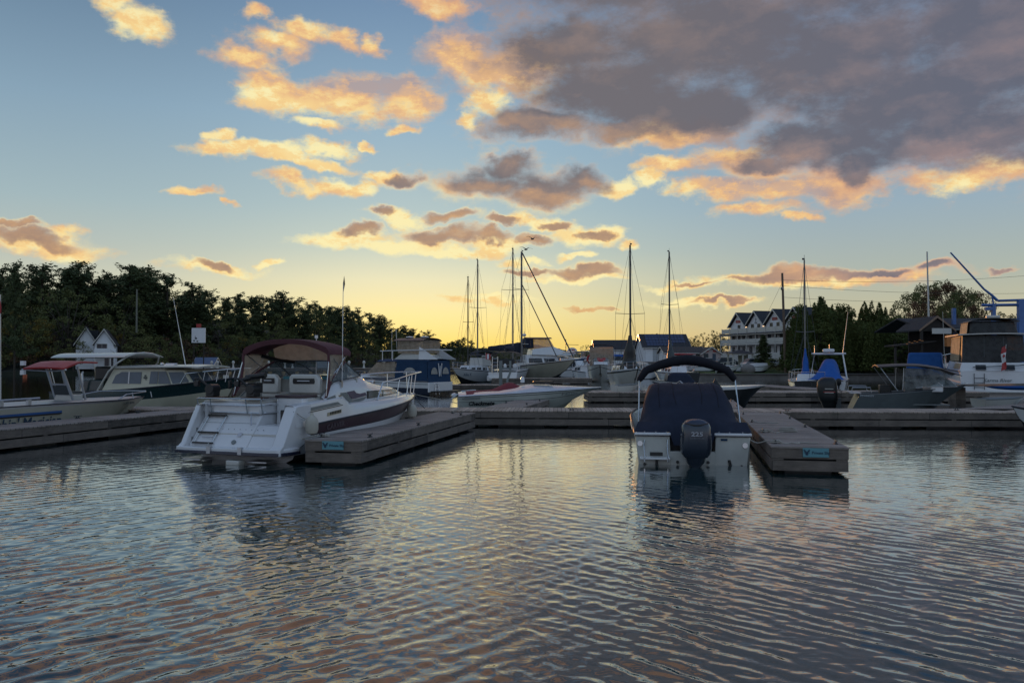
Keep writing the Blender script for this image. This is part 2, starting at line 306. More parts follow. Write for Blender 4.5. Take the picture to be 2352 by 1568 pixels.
def woodmat(name,axis,pitch,c1,c2,gap=.07):
    """weathered boards: stripes across local axis, each board its own tone"""
    m=bpy.data.materials.new(name); m.use_nodes=True; nt=m.node_tree; N=nt.nodes; L=nt.links; b=N['Principled BSDF']; b.inputs['Roughness'].default_value=.78
    tc=N.new('ShaderNodeTexCoord'); sp=N.new('ShaderNodeSeparateXYZ'); L.new(tc.outputs['Object'],sp.inputs[0])
    def M(op,a,bb=0.0):
        n=N.new('ShaderNodeMath'); n.operation=op
        for i,v in ((0,a),(1,bb)):
            if isinstance(v,bpy.types.NodeSocket): L.new(v,n.inputs[i])
            else: n.inputs[i].default_value=v
        return n.outputs[0]
    q=M('DIVIDE',sp.outputs[axis] if axis<3 else M('ADD',M('ADD',sp.outputs[0],sp.outputs[1]),M('MULTIPLY',M('FLOOR',M('MULTIPLY',sp.outputs[2],3.8)),1.37)),pitch); fl=M('FLOOR',q); fr=M('FRACT',q)
    wn=N.new('ShaderNodeTexWhiteNoise'); wn.noise_dimensions='1D'; L.new(fl,wn.inputs['W'])
    sc={0:(30,2,8),1:(2,30,8),2:(2,2,40),3:(2,2,34)}[axis]
    mp=N.new('ShaderNodeMapping'); mp.inputs['Scale'].default_value=sc; L.new(tc.outputs['Object'],mp.inputs[0])
    n=N.new('ShaderNodeTexNoise'); n.inputs['Scale'].default_value=1.4; n.inputs['Detail'].default_value=8; n.inputs['Roughness'].default_value=.7; L.new(mp.outputs[0],n.inputs['Vector'])
    n3=N.new('ShaderNodeTexNoise'); n3.inputs['Scale'].default_value=1.6; n3.inputs['Detail'].default_value=7; n3.inputs['Roughness'].default_value=.7; L.new(tc.outputs['Object'],n3.inputs['Vector'])
    f=M('ADD',M('ADD',M('MULTIPLY',wn.outputs[0],.55),M('MULTIPLY',n.outputs[0],1.5)),M('MULTIPLY',n3.outputs[0],1.3)); f=M('SUBTRACT',f,1.10)
    mx=N.new('ShaderNodeMix'); mx.data_type='RGBA'; mx.inputs[6].default_value=(*c1,1); mx.inputs[7].default_value=(*c2,1); L.new(f,mx.inputs[0])
    g=M('LESS_THAN',fr,gap); mg=N.new('ShaderNodeMix'); mg.data_type='RGBA'; L.new(g,mg.inputs[0]); L.new(mx.outputs[2],mg.inputs[6]); mg.inputs[7].default_value=(.012,.012,.011,1)
    L.new(mg.outputs[2],b.inputs['Base Color'])
    bp=N.new('ShaderNodeBump'); bp.inputs['Distance'].default_value=.006; L.new(M('SUBTRACT',M('MULTIPLY',n.outputs[0],.5),g),bp.inputs['Height']); L.new(bp.outputs[0],b.inputs['Normal'])
    return m
W_=mat('gelcoat_white',(.74,.745,.76),.22,coat=.5,var=.05,scale=1.2)
W2=mat('gelcoat_offwhite',(.58,.57,.53),.3,coat=.3,var=.06,scale=1.5)
CREAM=mat('cream_paint',(.56,.54,.42),.35,coat=.2,var=.07,scale=1.5)
BEIGE=mat('beige_paint',(.42,.40,.32),.4,var=.08,scale=1.2)
GREEN=mat('dark_green_paint',(.012,.035,.038),.25,coat=.4)
NAVY=mat('navy_canvas',(.012,.019,.042),.85,bump=.004,bscale=5,var=.15)
NAVYP=mat('navy_paint',(.012,.018,.045),.25,coat=.4)
NAVYD=mat('dark_navy_canvas',(.005,.006,.013),.85,bump=.006,bscale=6,var=.15)
BLUEC=mat('blue_canvas',(.010,.045,.11),.85,bump=.004,bscale=4)
BRBLUE=mat('bright_blue_canvas',(.015,.11,.42),.8,bump=.006,bscale=4)
MAROON=mat('maroon_canvas',(.125,.045,.055),.85,bump=.004,bscale=5)
MAROONP=mat('maroon_paint',(.045,.018,.028),.3,coat=.3)
MAUVE=mat('mauve_paint',(.12,.09,.14),.35)
GREYP=mat('grey_paint',(.20,.22,.22),.4)
DKGREY=mat('dark_grey_paint',(.05,.06,.065),.45)
BLACK=mat('black_plastic',(.012,.013,.014),.4)
DECKB=mat('dark_trim',(.03,.03,.04),.5)
RED=mat('red_paint',(.42,.03,.03),.4)
REDC=mat('red_canvas',(.22,.03,.04),.8,bump=.004,bscale=5)
ORANGE=mat('orange_paint',(.55,.12,.04),.5)
STEEL=mat('polished_steel',(.62,.63,.65),.18,metal=1,var=.05)
ALU=mat('aluminium',(.50,.51,.53),.4,metal=.8,var=.08)
ALUH=mat('grey_aluminium_hull',(.12,.14,.145),.45,metal=.3)
MAST=mat('anodised_mast',(.20,.19,.18),.45,metal=.3)
MASTD=mat('dark_mast',(.05,.05,.05),.5)
GLASS=glassmat('clear_glass',(.35,.42,.44),.35,.02)
VINYL=glassmat('clear_vinyl',(.66,.58,.48),.60,.15,.5); VINYL2=glassmat('thin_clear_vinyl',(.40,.42,.42),.22,.1)
DGLASS=mat('dark_window_glass',(.02,.025,.035),.06,var=.1)
GGLASS=mat('grey_window_glass',(.10,.13,.17),.1,var=.15,scale=2)
ROPE=mat('white_rope',(.45,.43,.38),.9,bump=.004,bscale=60)
VBROWN=mat('fender_vinyl',(.55,.52,.44),.5)
BOT=mat('bottom_paint',(.015,.018,.02),.6)
WHITEW=mat('white_siding',(.82,.83,.85),.7,var=.06,bump=.003,bscale=8)
ROOFD=mat('dark_shingles',(.035,.038,.045),.85,bump=.02,bscale=12)
ROOFG=mat('grey_shingles',(.06,.055,.055),.85,bump=.02,bscale=12)
CONC=mat('concrete',(.22,.21,.2),.85,bump=.01,bscale=6)
STONE=mat('stone_wall',(.14,.12,.10),.9,bump=.03,bscale=3)
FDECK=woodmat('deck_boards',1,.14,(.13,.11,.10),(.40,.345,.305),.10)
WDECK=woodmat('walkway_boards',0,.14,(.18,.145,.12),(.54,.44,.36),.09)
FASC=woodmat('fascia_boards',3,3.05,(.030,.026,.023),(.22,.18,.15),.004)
BARK=mat('bark',(.05,.04,.03),.9,bump=.01,bscale=10)
# ---------------- water ---------------------------------------------------
def build_water():
    # one sheet to the horizon, finely divided near the camera and rippled there by real displacement
    ys=[-60,-20,-5,1.5]; y=3.0
    while y<60: ys.append(y); y+=max(.015,.0027*y)
    while y<6000: ys.append(y); y*=1.25
    NU=860; us=[]
    core=np.linspace(-.78,.78,NU)
    us=np.concatenate([[-12,-4,-2,-1.2,-.95],core,[.95,1.2,2,4,12]])
    Y=np.array(ys); W=np.maximum(Y,3.0)
    YY=np.repeat(Y[:,None],len(us),1); XX=us[None,:]*W[:,None]+0*YY
    XX[:4]*=4
    Z=np.zeros_like(XX)
    r=np.random.default_rng(5)
    # two crossing trains of wavelets plus a little chop
    def train(ang,spread,l0,l1,n,amp):
        h=np.zeros_like(XX)
        for i in range(n):
            a=R(ang)+r.normal()*R(spread); l=math.exp(r.uniform(math.log(l0),math.log(l1))); k=2*PI/l
            ph=r.uniform(0,2*PI); A=amp*(l/ l1)**1.1/math.sqrt(n)
            w=np.clip((l/(np.maximum(YY,3)*.0027)-2.5)/3,0,1)
            h+=A*w*np.sin(k*(XX*math.sin(a)+YY*math.cos(a))+ph)
        return h
    A=train(-49,11,.14,.38,48,.0050)+train(-30,12,.12,.3,24,.0016); B=train(51,11,.14,.38,48,.0050)+train(30,12,.12,.3,24,.0016); C=train(0,60,.10,.30,60,.0016); Dd=train(2,25,.6,1.6,14,.0028)
    # patchy strength: left side is ruled by one train, right side by the other
    s=np.clip(.5+XX/(np.maximum(YY,3))*1.3+.18*np.sin(XX*.35+YY*.22)+.12*np.sin(YY*.5-XX*.2+1),.12,.95)
    gust=.75+.3*np.sin(XX*.16+YY*.11+2)*np.sin(YY*.13-XX*.07)
    att=.27+.73*np.clip((17-YY)/10,0,1); Z=(A*(1-s)*1.35+B*s*1.35+C*1.3+Dd)*gust*att*1.4
    sheet=np.clip((60-YY)/20,0,1)*np.clip((YY-2)/2,0,1)*np.clip((.85-np.abs(us[None,:]))/.07,0,1)
    # sharpen the crests a little
    Z=(Z+12.0*Z*np.abs(Z))*sheet
    nv=XX.size; co=np.stack([XX,YY,Z],-1).reshape(-1,3)
    nr,nc=XX.shape; idx=np.arange(nv).reshape(nr,nc)
    q=np.stack([idx[:-1,:-1],idx[:-1,1:],idx[1:,1:],idx[1:,:-1]],-1).reshape(-1,4)
    me=bpy.data.meshes.new('water'); me.vertices.add(nv); me.vertices.foreach_set('co',co.ravel())
    me.loops.add(q.size); me.loops.foreach_set('vertex_index',q.ravel()); me.polygons.add(len(q)); me.polygons.foreach_set('loop_start',np.arange(0,q.size,4))
    me.polygons.foreach_set('use_smooth',[True]*len(q)); me.update(); me.validate()
    m=bpy.data.materials.new('water_surface'); m.use_nodes=True; nt=m.node_tree; N=nt.nodes; L=nt.links; b=N['Principled BSDF']
    tc=N.new('ShaderNodeTexCoord')
    def noise(sc,det,map_scale,rot,dist=0):
        mp=N.new('ShaderNodeMapping'); mp.inputs['Scale'].default_value=map_scale; mp.inputs['Rotation'].default_value=(0,0,R(rot)); L.new(tc.outputs['Object'],mp.inputs[0])
        n=N.new('ShaderNodeTexNoise'); n.inputs['Scale'].default_value=sc; n.inputs['Detail'].default_value=det; n.inputs['Distortion'].default_value=dist; L.new(mp.outputs[0],n.inputs['Vector']); return n.outputs[0]
    b1=N.new('ShaderNodeBump'); b1.inputs['Distance'].default_value=.007; L.new(noise(1.5,2,(.35,1,1),14,.4),b1.inputs['Height'])
    b2=N.new('ShaderNodeBump'); b2.inputs['Distance'].default_value=.0038; L.new(noise(7.0,3,(.38,1,1),-10,.5),b2.inputs['Height']); L.new(b1.outputs[0],b2.inputs['Normal'])
    N.remove(b); out=N['Material Output']
    df=N.new('ShaderNodeBsdfDiffuse'); df.inputs[0].default_value=(.016,.050,.050,1); gl=N.new('ShaderNodeBsdfGlossy'); gl.inputs['Roughness'].default_value=.03; gl.inputs[0].default_value=(.97,.98,1,1)
    fr=N.new('ShaderNodeFresnel'); fr.inputs['IOR'].default_value=1.5; mm=N.new('ShaderNodeMath'); mm.operation='MULTIPLY_ADD'; mm.inputs[1].default_value=1.5; mm.inputs[2].default_value=.0; mm.use_clamp=True
    mx=N.new('ShaderNodeMixShader'); L.new(fr.outputs[0],mm.inputs[0]); L.new(mm.outputs[0],mx.inputs[0]); L.new(df.outputs[0],mx.inputs[1]); L.new(gl.outputs[0],mx.inputs[2]); L.new(mx.outputs[0],out.inputs[0])
    for nd in(gl,fr): L.new(b2.outputs[0],nd.inputs['Normal'])
    me.materials.append(m)
    o=bpy.data.objects.new('water',me); COL.objects.link(o); tag(o,kind='structure')
build_water()
# ---------------- docks ---------------------------------------------------
def cleat(mb,x,y,z,rz=0):
    c,s=math.cos(rz),math.sin(rz)
    mb.box((x,y,z+.012),(.16*abs(c)+.06*abs(s),.16*abs(s)+.06*abs(c),.02))
    for k in(-1,1): mb.box((x+k*.04*c,y+k*.04*s,z+.045),(.025,.025,.05))
    mb.tube([(x-.15*c,y-.15*s,z+.075),(x,y,z+.068),(x+.15*c,y+.15*s,z+.075)],.014,6)
def dock(name,label,loc,rz,w,l,along,h=.56,cleats=(),floats=True,front_slot=False,group=None,deckm=None,detail=True):
    """deck w (local x) by l (local y); boards run across the long way"""
    t=thing(name,label,'dock',loc,rz,group)
    m=deckm or (FDECK if along=='y' else WDECK)
    d=MB().box((w/2,l/2,h-.02),(w+.03,l+.03,.04)); d.build('deck',m,t,bevel=.006)
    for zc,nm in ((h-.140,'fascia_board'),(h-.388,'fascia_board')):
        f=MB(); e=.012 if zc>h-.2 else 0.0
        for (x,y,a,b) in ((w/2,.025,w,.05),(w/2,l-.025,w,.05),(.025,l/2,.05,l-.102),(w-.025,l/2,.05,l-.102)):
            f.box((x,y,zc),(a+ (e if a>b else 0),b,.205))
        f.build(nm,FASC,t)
    fl=MB(); n=max(1,int(l/2.4)) if along=='y' else max(1,int(w/2.4))
    if floats:
        fl.box((w/2,l/2,h-.20),(w-.5,l-.5,.28))      # dark framing under the deck
        if along=='y': 
            for i in range(n): fl.box((w/2,.9+i*(l-1.4)/max(1,n-1) if n>1 else l/2,.02),(w*.62,1.2,.52))
        else:
            for i in range(n): fl.box((1.2+i*(w-2.4)/max(1,n-1),l/2,.02),(1.6,l*.7,.52))
        fl.build('float',BLACK,t)
    bk=MB()
    if detail:
        if along=='y':
            k=.1
            while k<l: 
                for x in(.02,w-.02): bk.box((x,k,h-.264),(.035,.14,.03))
                k+=2.35
            for x in (.12,w-.12): bk.box((x,.02,h-.264),(.22,.035,.03))
        else:
            k=.1
            while k<w: bk.box((k,.02,h-.264),(.14,.035,.03)); k+=2.35
        each(bk,'spacer_block',FASC,t)
    for (x,y,a) in cleats:
        cb=MB(); cleat(cb,x,y,h,a); cb.build('cleat',DKGREY,t)
    return t
FY=11.8   # the fingers' direction, degrees right of straight ahead
def sgn(px,py): return
def rot(x,y,a): c,s=math.cos(a),math.sin(a); return (x*c-y*s,x*s+y*c)
def to_world(loc,rz,p):
    x,y=rot(p[0],p[1],rz); return Vector((loc[0]+x,loc[1]+y,loc[2]+p[2]))
# front-left corners found from the photograph, deck height .56
cR=G(1772.7,1024,.56); cC=G(701,1009,.56); 
dR=dock('finger_dock','weathered wooden finger dock right of the outboard boat with coiled ropes on it',(cR[0],cR[1],0),-R(FY),1.47,11.55,'y',
   cleats=[(.12,.55,PI/2),(.12,3.3,PI/2),(.12,6.7,PI/2),(.12,10.2,PI/2),(1.35,.7,PI/2),(1.35,5.2,PI/2),(1.35,8.4,PI/2),(1.35,10.9,PI/2)],group='finger docks')
dC=dock('finger_dock','weathered wooden finger dock along the starboard side of the maroon striped cruiser',(cC[0],cC[1],0),-R(FY),1.31,10.0,'y',
   cleats=[(1.2,.8,PI/2),(1.2,4.3,PI/2),(.12,3.6,PI/2),(1.2,8.6,PI/2),(.7,9.4,PI/2),(.12,.6,PI/2)],group='finger docks')
lN=G(0,986.6,.56); wl=1.4
dirF=(math.sin(R(FY)),math.cos(R(FY))); prp=(math.cos(R(FY)),-math.sin(R(FY)))
# left finger: its right edge passes px(0,986.6) and (436,945.8)
e1=G(0,986.6,.56); e2=G(436,945.8,.56); aL=math.atan2(e2[0]-e1[0],e2[1]-e1[1]); uL=(math.sin(aL),math.cos(aL)); nL=(math.cos(aL),-math.sin(aL))
oL=(e2[0]-uL[0]*13.2-nL[0]*wl,e2[1]-uL[1]*13.2-nL[1]*wl)
dL=dock('finger_dock','weathered wooden finger dock running in from the left edge beside the work boat',(oL[0],oL[1],0),-aL,wl,14.0,'y',
   cleats=[(.15,6.0,PI/2),(.15,9.6,PI/2),(1.25,4.5,PI/2),(.15,3.0,PI/2),(.15,12.2,PI/2)],group='finger docks')
WS=-math.atan(.05)
w0=(-18.0,28.75+.9); 
dW=dock('walkway_dock','long wooden main walkway dock crossing the whole view behind the cruiser',(w0[0],w0[1],0),WS,44,2.05,'x',
   cleats=[(20.1,.3,0),(27.5,.25,0),(33.6,1.1,0),(14.0,.3,0),(40,.3,0)])
# fingers on the far side of the walkway
b=G(1678,930,.56); dock('finger_dock','finger dock beyond the walkway in line with the outboard boat, grey boards',(6.95,30.4,0),-R(FY),1.5,6.8,'y',cleats=[(.15,4.0,PI/2),(1.35,1.6,PI/2),(1.35,5.5,PI/2)],group='finger docks')
dock('finger_dock','finger dock beyond the walkway beside the red and white speedboat',(-1.0,31.0,0),-R(FY),1.35,6.6,'y',cleats=[(.15,3.0,PI/2),(1.2,2.0,PI/2),(1.2,5.0,PI/2)],group='finger docks')
dock('finger_dock','pale wooden finger dock beyond the walkway near the right edge',(16.3,30.1,0),-R(52),1.5,7.2,'y',group='finger docks')
# second and third walkways
dock('walkway_dock','second wooden walkway dock farther out behind the speedboat and grey outboard boat',(4.2,45.4,0),0,22.0,3.2,'x',cleats=[(7,.4,0),(14,.4,0),(3,.4,0)],group='outer walkway docks')
dock('walkway_dock','low dark floating dock with clutter behind the red boat cover',(-5.5,61,0),R(4),8.5,2.4,'x',h=.5,group='outer walkway docks')
dock('walkway_dock','low floating dock under the bow of the beige sailing yacht',(-2.0,82,0),R(2),10,2.6,'x',h=.55,group='outer walkway docks')
dock('walkway_dock','far floating dock left of the dark hulled canvas cruiser',(-24,66,0),R(-3),14,2.2,'x',h=.5,group='outer walkway docks')
dock('finger_dock','ramped side dock by the small blue-sailed boat at the far walkway',(17.4,49.0,0),R(8),2.2,9,'y',h=.6,group='finger docks')
# breakwater pier with white bollards
brk=dock('breakwater_pier','long low timber breakwater pier in front of the wooded shore',(-64,150,0),-R(-2),62,4,'x',h=.95,floats=True,detail=False)
for i in range(13):
    px=[490,502,536,620,656,672,742,803,836,884,905,930,960][i]; X=PX(px,152)
    mb=MB(); z0=.95; mb.loft([[(r_*math.cos(2*PI*k/10),r_*math.sin(2*PI*k/10),z) for k in range(10)] for r_,z in((.26,0),(.22,.12),(.15,.25),(.15,.75),(.26,.9),(.26,1.15),(.12,1.35))])
    o=mb.build('mooring_bollard',W2); o.location=(X,151.2+(i%3)*.4,.95); tag(o,'white mooring bollard on the far breakwater pier','bollard','white bollards along the breakwater')
# signs 'Private Slip' on the two finger ends
SIGNB=mat('light_blue_sign',(.13,.33,.38),.4,var=.08); INK=mat('dark_ink',(.02,.05,.09),.6)
def slip_sign(parent,x,label):
    s=MB().box((x,-.014,.445),(.66 if False else .50,.018,.185)).build('private_slip_sign',SIGNB,parent,bevel=.004)
    s['label']=label
    M4=basis((x+.095,-.026,.442),(1,0,0),(0,-1,0)); text('lettering','Private Slip',.078,INK,s,M4,bold=.0012)
    mb=MB(); c=(x-.175,.447)
    def P2(pts): mb.prism([(c[0]+a,-.0235,c[1]+b) for a,b in pts],(0,-.003,0))
    P2([(-.022,-.055),(.022,-.055),(.03,-.02),(.035,.02),(-.035,.02),(-.03,-.02)])
    for k in(-1,1):
        P2([(k*.02,.012),(k*.05,.02),(k*.07,.055),(k*.058,.05),(k*.05,.065),(k*.04,.045),(k*.03,.055),(k*.022,.035),(k*.01,.03)][::k])
        P2([(k*.035,.008),(k*.062,.0),(k*.055,-.012),(k*.033,-.006)][::-k])
    mb.build('animal_head_emblem',INK,s)
slip_sign(dR,.85,'light blue slip sign on the end of the right finger dock'); slip_sign(dC,.66,'light blue slip sign on the end of the cruiser finger dock')
# ropes
def rope(pts,label,r=.013,m=None,n=6,name='mooring_rope',sub=4):
    P_=[Vector(p) for p in pts]; out=[]
    for i in range(len(P_)-1):
        a=P_[max(i-1,0)];b=P_[i];c=P_[i+1];d=P_[min(i+2,len(P_)-1)]
        for k in range(sub):
            t=k/sub; out.append(.5*((2*b)+(c-a)*t+(2*a-5*b+4*c-d)*t*t+(3*b-a-3*c+d)*t**3))
    out.append(P_[-1])
    o=MB().tube(out,r,n).build(name,m or ROPE); return tag(o,label,'rope','mooring ropes')
def onR(x,y,z=.575): return to_world((cR[0],cR[1],0),-R(FY),(x,y,z))
def onC(x,y,z=.575): return to_world((cC[0],cC[1],0),-R(FY),(x,y,z))
rng2=random.Random(3)
def coil(c,r,turns,f,z=.575,sx=1.0):
    return [f(c[0]+(r*(1-.35*t/(turns*8)))*math.cos(t*PI/4)*sx+rng2.uniform(-.02,.02),c[1]+(r*(1-.3*t/(turns*8)))*math.sin(t*PI/4)+rng2.uniform(-.02,.02),z+.004*t) for t in range(turns*8)]
rope([onR(-.75,2.6,.9),onR(-.55,2.0,.75),onR(-.25,1.2,.52),onR(-.02,.95,.57),onR(.12,.6,.60)]+coil((.14,.55),.10,2,onR)+[onR(.3,.45),onR(.45,.62),onR(.6,.5),onR(.62,.75),onR(.8,.7),onR(1.0,.72)],'white rope from the boat corner to the nearest left cleat of the right finger dock')
rope([onR(.12,3.3,.62)]+coil((.15,3.3),.13,2,onR,sx=1.1)+[onR(.4,3.1),onR(.55,3.4)]+coil((.72,3.6),.17,3,onR,sx=1.3)+[onR(.9,4.2),onR(.95,4.5)],'white rope heaped on the boards halfway along the right finger dock')
rope([onR(.12,6.7,.63),onR(.25,6.5),onR(.5,6.3),onR(.8,6.35)],'short white rope end by the third cleat of the right finger dock')
rope([onC(-.95,.3,.60),onC(-.5,.35,.50),onC(-.1,.5,.57),onC(.12,.6,.62)]+coil((.2,.62),.09,2,onC),'white rope tying the cruiser stern to the finger dock')
# ---------------- boats: shared builders ----------------------------------
def frame(pxs,Ys,pxb,Yb):
    a=Vector((PX(pxs,Ys),Ys)); b=Vector((PX(pxb,Yb),Yb)); d=b-a
    return (a.x,a.y,0),-math.atan2(d.x,d.y),d.length
def hullshape(L,B,zs,zb,rake=.2,t0=.35,p=2.2,keel=-.45,chine=.06,chb=.86,n=18,zpow=1.7,bowh=.55,stern_w=.93,flare=0.0,trake=0.0,bowmin=.03):
    """rings of (x,y,z) half profiles keel->gunwale"""
    out=[]
    for i in range(n+1):
        t=i/n
        w=1-(max(0,(t-t0)/(1-t0)))**p; w=max(w,bowmin); aft=stern_w+(1-stern_w)*min(1,t/max(t0,.01)); hb=B/2*w*aft
        zg=zs+(zb-zs)*t**zpow; zc=chine+(zb*bowh-chine)*max(0,(t-.45)/.55)**2.2; kz=keel+(zc-keel)*max(0,(t-.55)/.45)**2.5
        yk=L*t*(1-rake*t*t*.95); yc=L*t*(1-rake*t*t*.6); yg=L*t
        cw=hb*(chb-(.55-.2*flare)*max(0,(t-.35)/.65)**1.5)
        if w<=bowmin+1e-6: cw=hb
        tr=trake*(1-t)**4
        out.append([(0,yk,kz),(cw,yc+tr*.2,zc),(hb,yg+tr,zg)])
    return out
def hull(parent,shape,bands,mats,name='hull',deck=True,deckm=0,camber=.04,deckfrom=0,bulge=.03,rub=None,tm=None):
    """bands: fractions between chine and gunwale, with material index of each band"""
    fr=[q[0] for q in bands]; mi=[q[1] for q in bands]
    rings=[]
    for k,c,g in shape:
        side=[]
        for f in fr+[1.0]:
            bl=bulge*math.sin(PI*f)
            side.append((c[0]+(g[0]-c[0])*f+bl*(1 if g[0]>.05 else 0),c[1]+(g[1]-c[1])*f,c[2]+(g[2]-c[2])*f))
        half=[k]+side; full=[(-x,y,z) for x,y,z in half[::-1]][:-1]+half
        rings.append(full)
    nb=len(fr); m_right=[mi[0] if False else mats.index(mats[-1])]+mi   # bottom uses last material
    mis=m_right[::-1]+m_right
    mb=MB(); mb.loft(rings,closed=False,mis=mis)
    n=len(rings[0]); 
    if tm!=-1: mb.f.append(tuple(range(n))); mb.m.append(mi[0] if tm is None else tm)     # transom
    if deck:
        b=len(mb.v); D=[]
        for r in rings:
            a,c=r[0],r[-1]; D.append([(a[0]+(c[0]-a[0])*u,a[1]+(c[1]-a[1])*u,a[2]+(c[2]-a[2])*u+camber*math.sin(PI*u)*min(1,abs(c[0]-a[0])) -.004) for u in (0,.25,.5,.75,1)])
        mb.loft([[(x,y,z) for x,y,z in d] for d in D[int(deckfrom*len(D)):]],closed=False,mi=deckm)
    o=mb.build(name,mats,parent,ang=28)
    if rub is not None:
        r=MB()
        for s_ in (0,-1): r.tube([rg[s_] for rg in rings],.022 if rub is True else rub,6)
        r.build('rub_rail',DECKB,parent)
    return o
def gun(shape,L,y,inset=0,dz=0,side=1):
    for i in range(len(shape)-1):
        a,b=shape[i][2],shape[i+1][2]
        if a[1]<=y<=b[1]:
            t=(y-a[1])/(b[1]-a[1]+1e-9); return ((a[0]+(b[0]-a[0])*t-inset)*side,y,a[2]+(b[2]-a[2])*t+dz)
    a=shape[0][2] if y<=shape[0][2][1] else shape[-1][2]
    if y<=shape[0][2][1]: return ((a[0]-inset)*side,y,a[2]+dz)
    return ((a[0])*side,a[1],a[2]+dz)
def bowrail(parent,shape,L,y0,h,n=4,inset=.08,r=.014,m=None,mid=False,name='bow_rail',ext=0.0):
    mb=MB(); top=[]
    ys=[y0+(L*.985-y0)*i/6 for i in range(7)]
    rt=[gun(shape,L,y,inset,h) for y in ys]; lt=[(-p[0],p[1],p[2]) for p in rt[::-1]]
    rt[-1]=(max(rt[-1][0],.12),rt[-1][1]+ext,rt[-1][2]); lt[0]=(-rt[-1][0],rt[-1][1],rt[-1][2])
    tip=(0,rt[-1][1]+.06,rt[-1][2])
    b0=gun(shape,L,y0-.25,inset,0); b1=(-b0[0],b0[1],b0[2])
    mb.tube([b0]+rt+[tip]+lt+[b1],r,6)
    if mid: 
        rm=[(p[0],p[1],p[2]-h*.5) for p in rt]; mb.tube(rm+[(0,tip[1],tip[2]-h*.5)]+[(-p[0],p[1],p[2]) for p in rm[::-1]],r*.7,5)
    for i in range(n):
        y=y0+(L*.97-y0)*(i+.6)/n
        for s in(1,-1):
            a=gun(shape,L,y,inset,0,s); b=gun(shape,L,y,inset,h,s); mb.tube([a,b],r*.85,5)
    return mb.build(name,m or STEEL,parent)
def bimini(parent,y0,y1,w,z,crown=.15,drop=.12,m=None,th=.02,zf=None,name='bimini_top',ends=True):
    zf=z if zf is None else zf
    def fn(u,v):
        s=v*2-1; x=w*math.copysign(min(1,abs(s)*1.12),s); e=max(0,abs(s)-.89)/.11
        yy=y0+(y1-y0)*u; sag=-.03*math.sin(u*PI*3)**2
        return (x,yy,z+(zf-z)*u+crown*(1-s*s)-drop*e+sag+ .06*math.sin(PI*u))
    return MB().sheet(fn,10,20,th=th).build(name,m or NAVY,parent,ang=60)
def boatframe(parent,pts,r=.014,m=None,name='canopy_frame'):
    for p in pts: MB().tube(p,r,6).build(name,m or STEEL,parent)
def cabin(parent,y0,y1,wb,wt,z0,z1,rf=.5,rb=.1,m=None,wins=(),front=(),back=(),glass=None,name='cabin',wfront=None,bevel=.04,zf=None,crown=0,winname='window'):
    wf=wb if wfront is None else wfront; wtf=wt*(wf/wb); zf=z1 if zf is None else zf
    b=[(-wb,y0,z0),(wb,y0,z0),(wf,y1,z0),(-wf,y1,z0)]; t=[(-wt,y0+rb,z1),(wt,y0+rb,z1),(wtf,y1-rf,zf),(-wtf,y1-rf,zf)]
    o=MB().hexa(b,t).build(name,m or W_,parent,bevel=bevel)
    Rt=(b[1],b[2],t[2],t[1]); Lf=(b[3],b[0],t[0],t[3]); Fr=(b[2],b[3],t[3],t[2]); Bk=(b[0],b[1],t[1],t[0])
    for (u0,u1,v0,v1) in wins:
        MB().panel(Rt,u0,u1,v0,v1).build(winname,glass or DGLASS,parent); MB().panel(Lf,1-u1,1-u0,v0,v1).build(winname,glass or DGLASS,parent)
    for (u0,u1,v0,v1) in front: MB().panel(Fr,u0,u1,v0,v1).build(winname,glass or DGLASS,parent)
    for (u0,u1,v0,v1) in back: MB().panel(Bk,u0,u1,v0,v1).build(winname,glass or DGLASS,parent)
    return o
def windshield(parent,y0,y1,w,z0,z1,rf=.5,wf=None,m=None,tr=.02,fm=None):
    wf=w*.6 if wf is None else wf
    b=[(-w,y0,z0),(-w*.98,y1-.5*(y1-y0),z0),(-wf,y1,z0),(wf,y1,z0),(w*.98,y1-.5*(y1-y0),z0),(w,y0,z0)]
    t=[(x*.93,y-rf*(.2 if i in(0,5) else 1),z1-(.0 if i not in(0,5) else .05)) for i,(x,y,z) in enumerate(b)]
    g=MB(); f=MB()
    for i in range(5):
        g.add([b[i],b[i+1],t[i+1],t[i]],[(0,1,2,3)])
    g.build('windshield',m or GLASS,parent)
    f.tube(b,tr*.7,5); f.tube(t,tr,5)
    for i in range(6): f.tube([b[i],t[i]],tr*.8,5)
    f.build('windshield_frame',fm or ALU,parent)
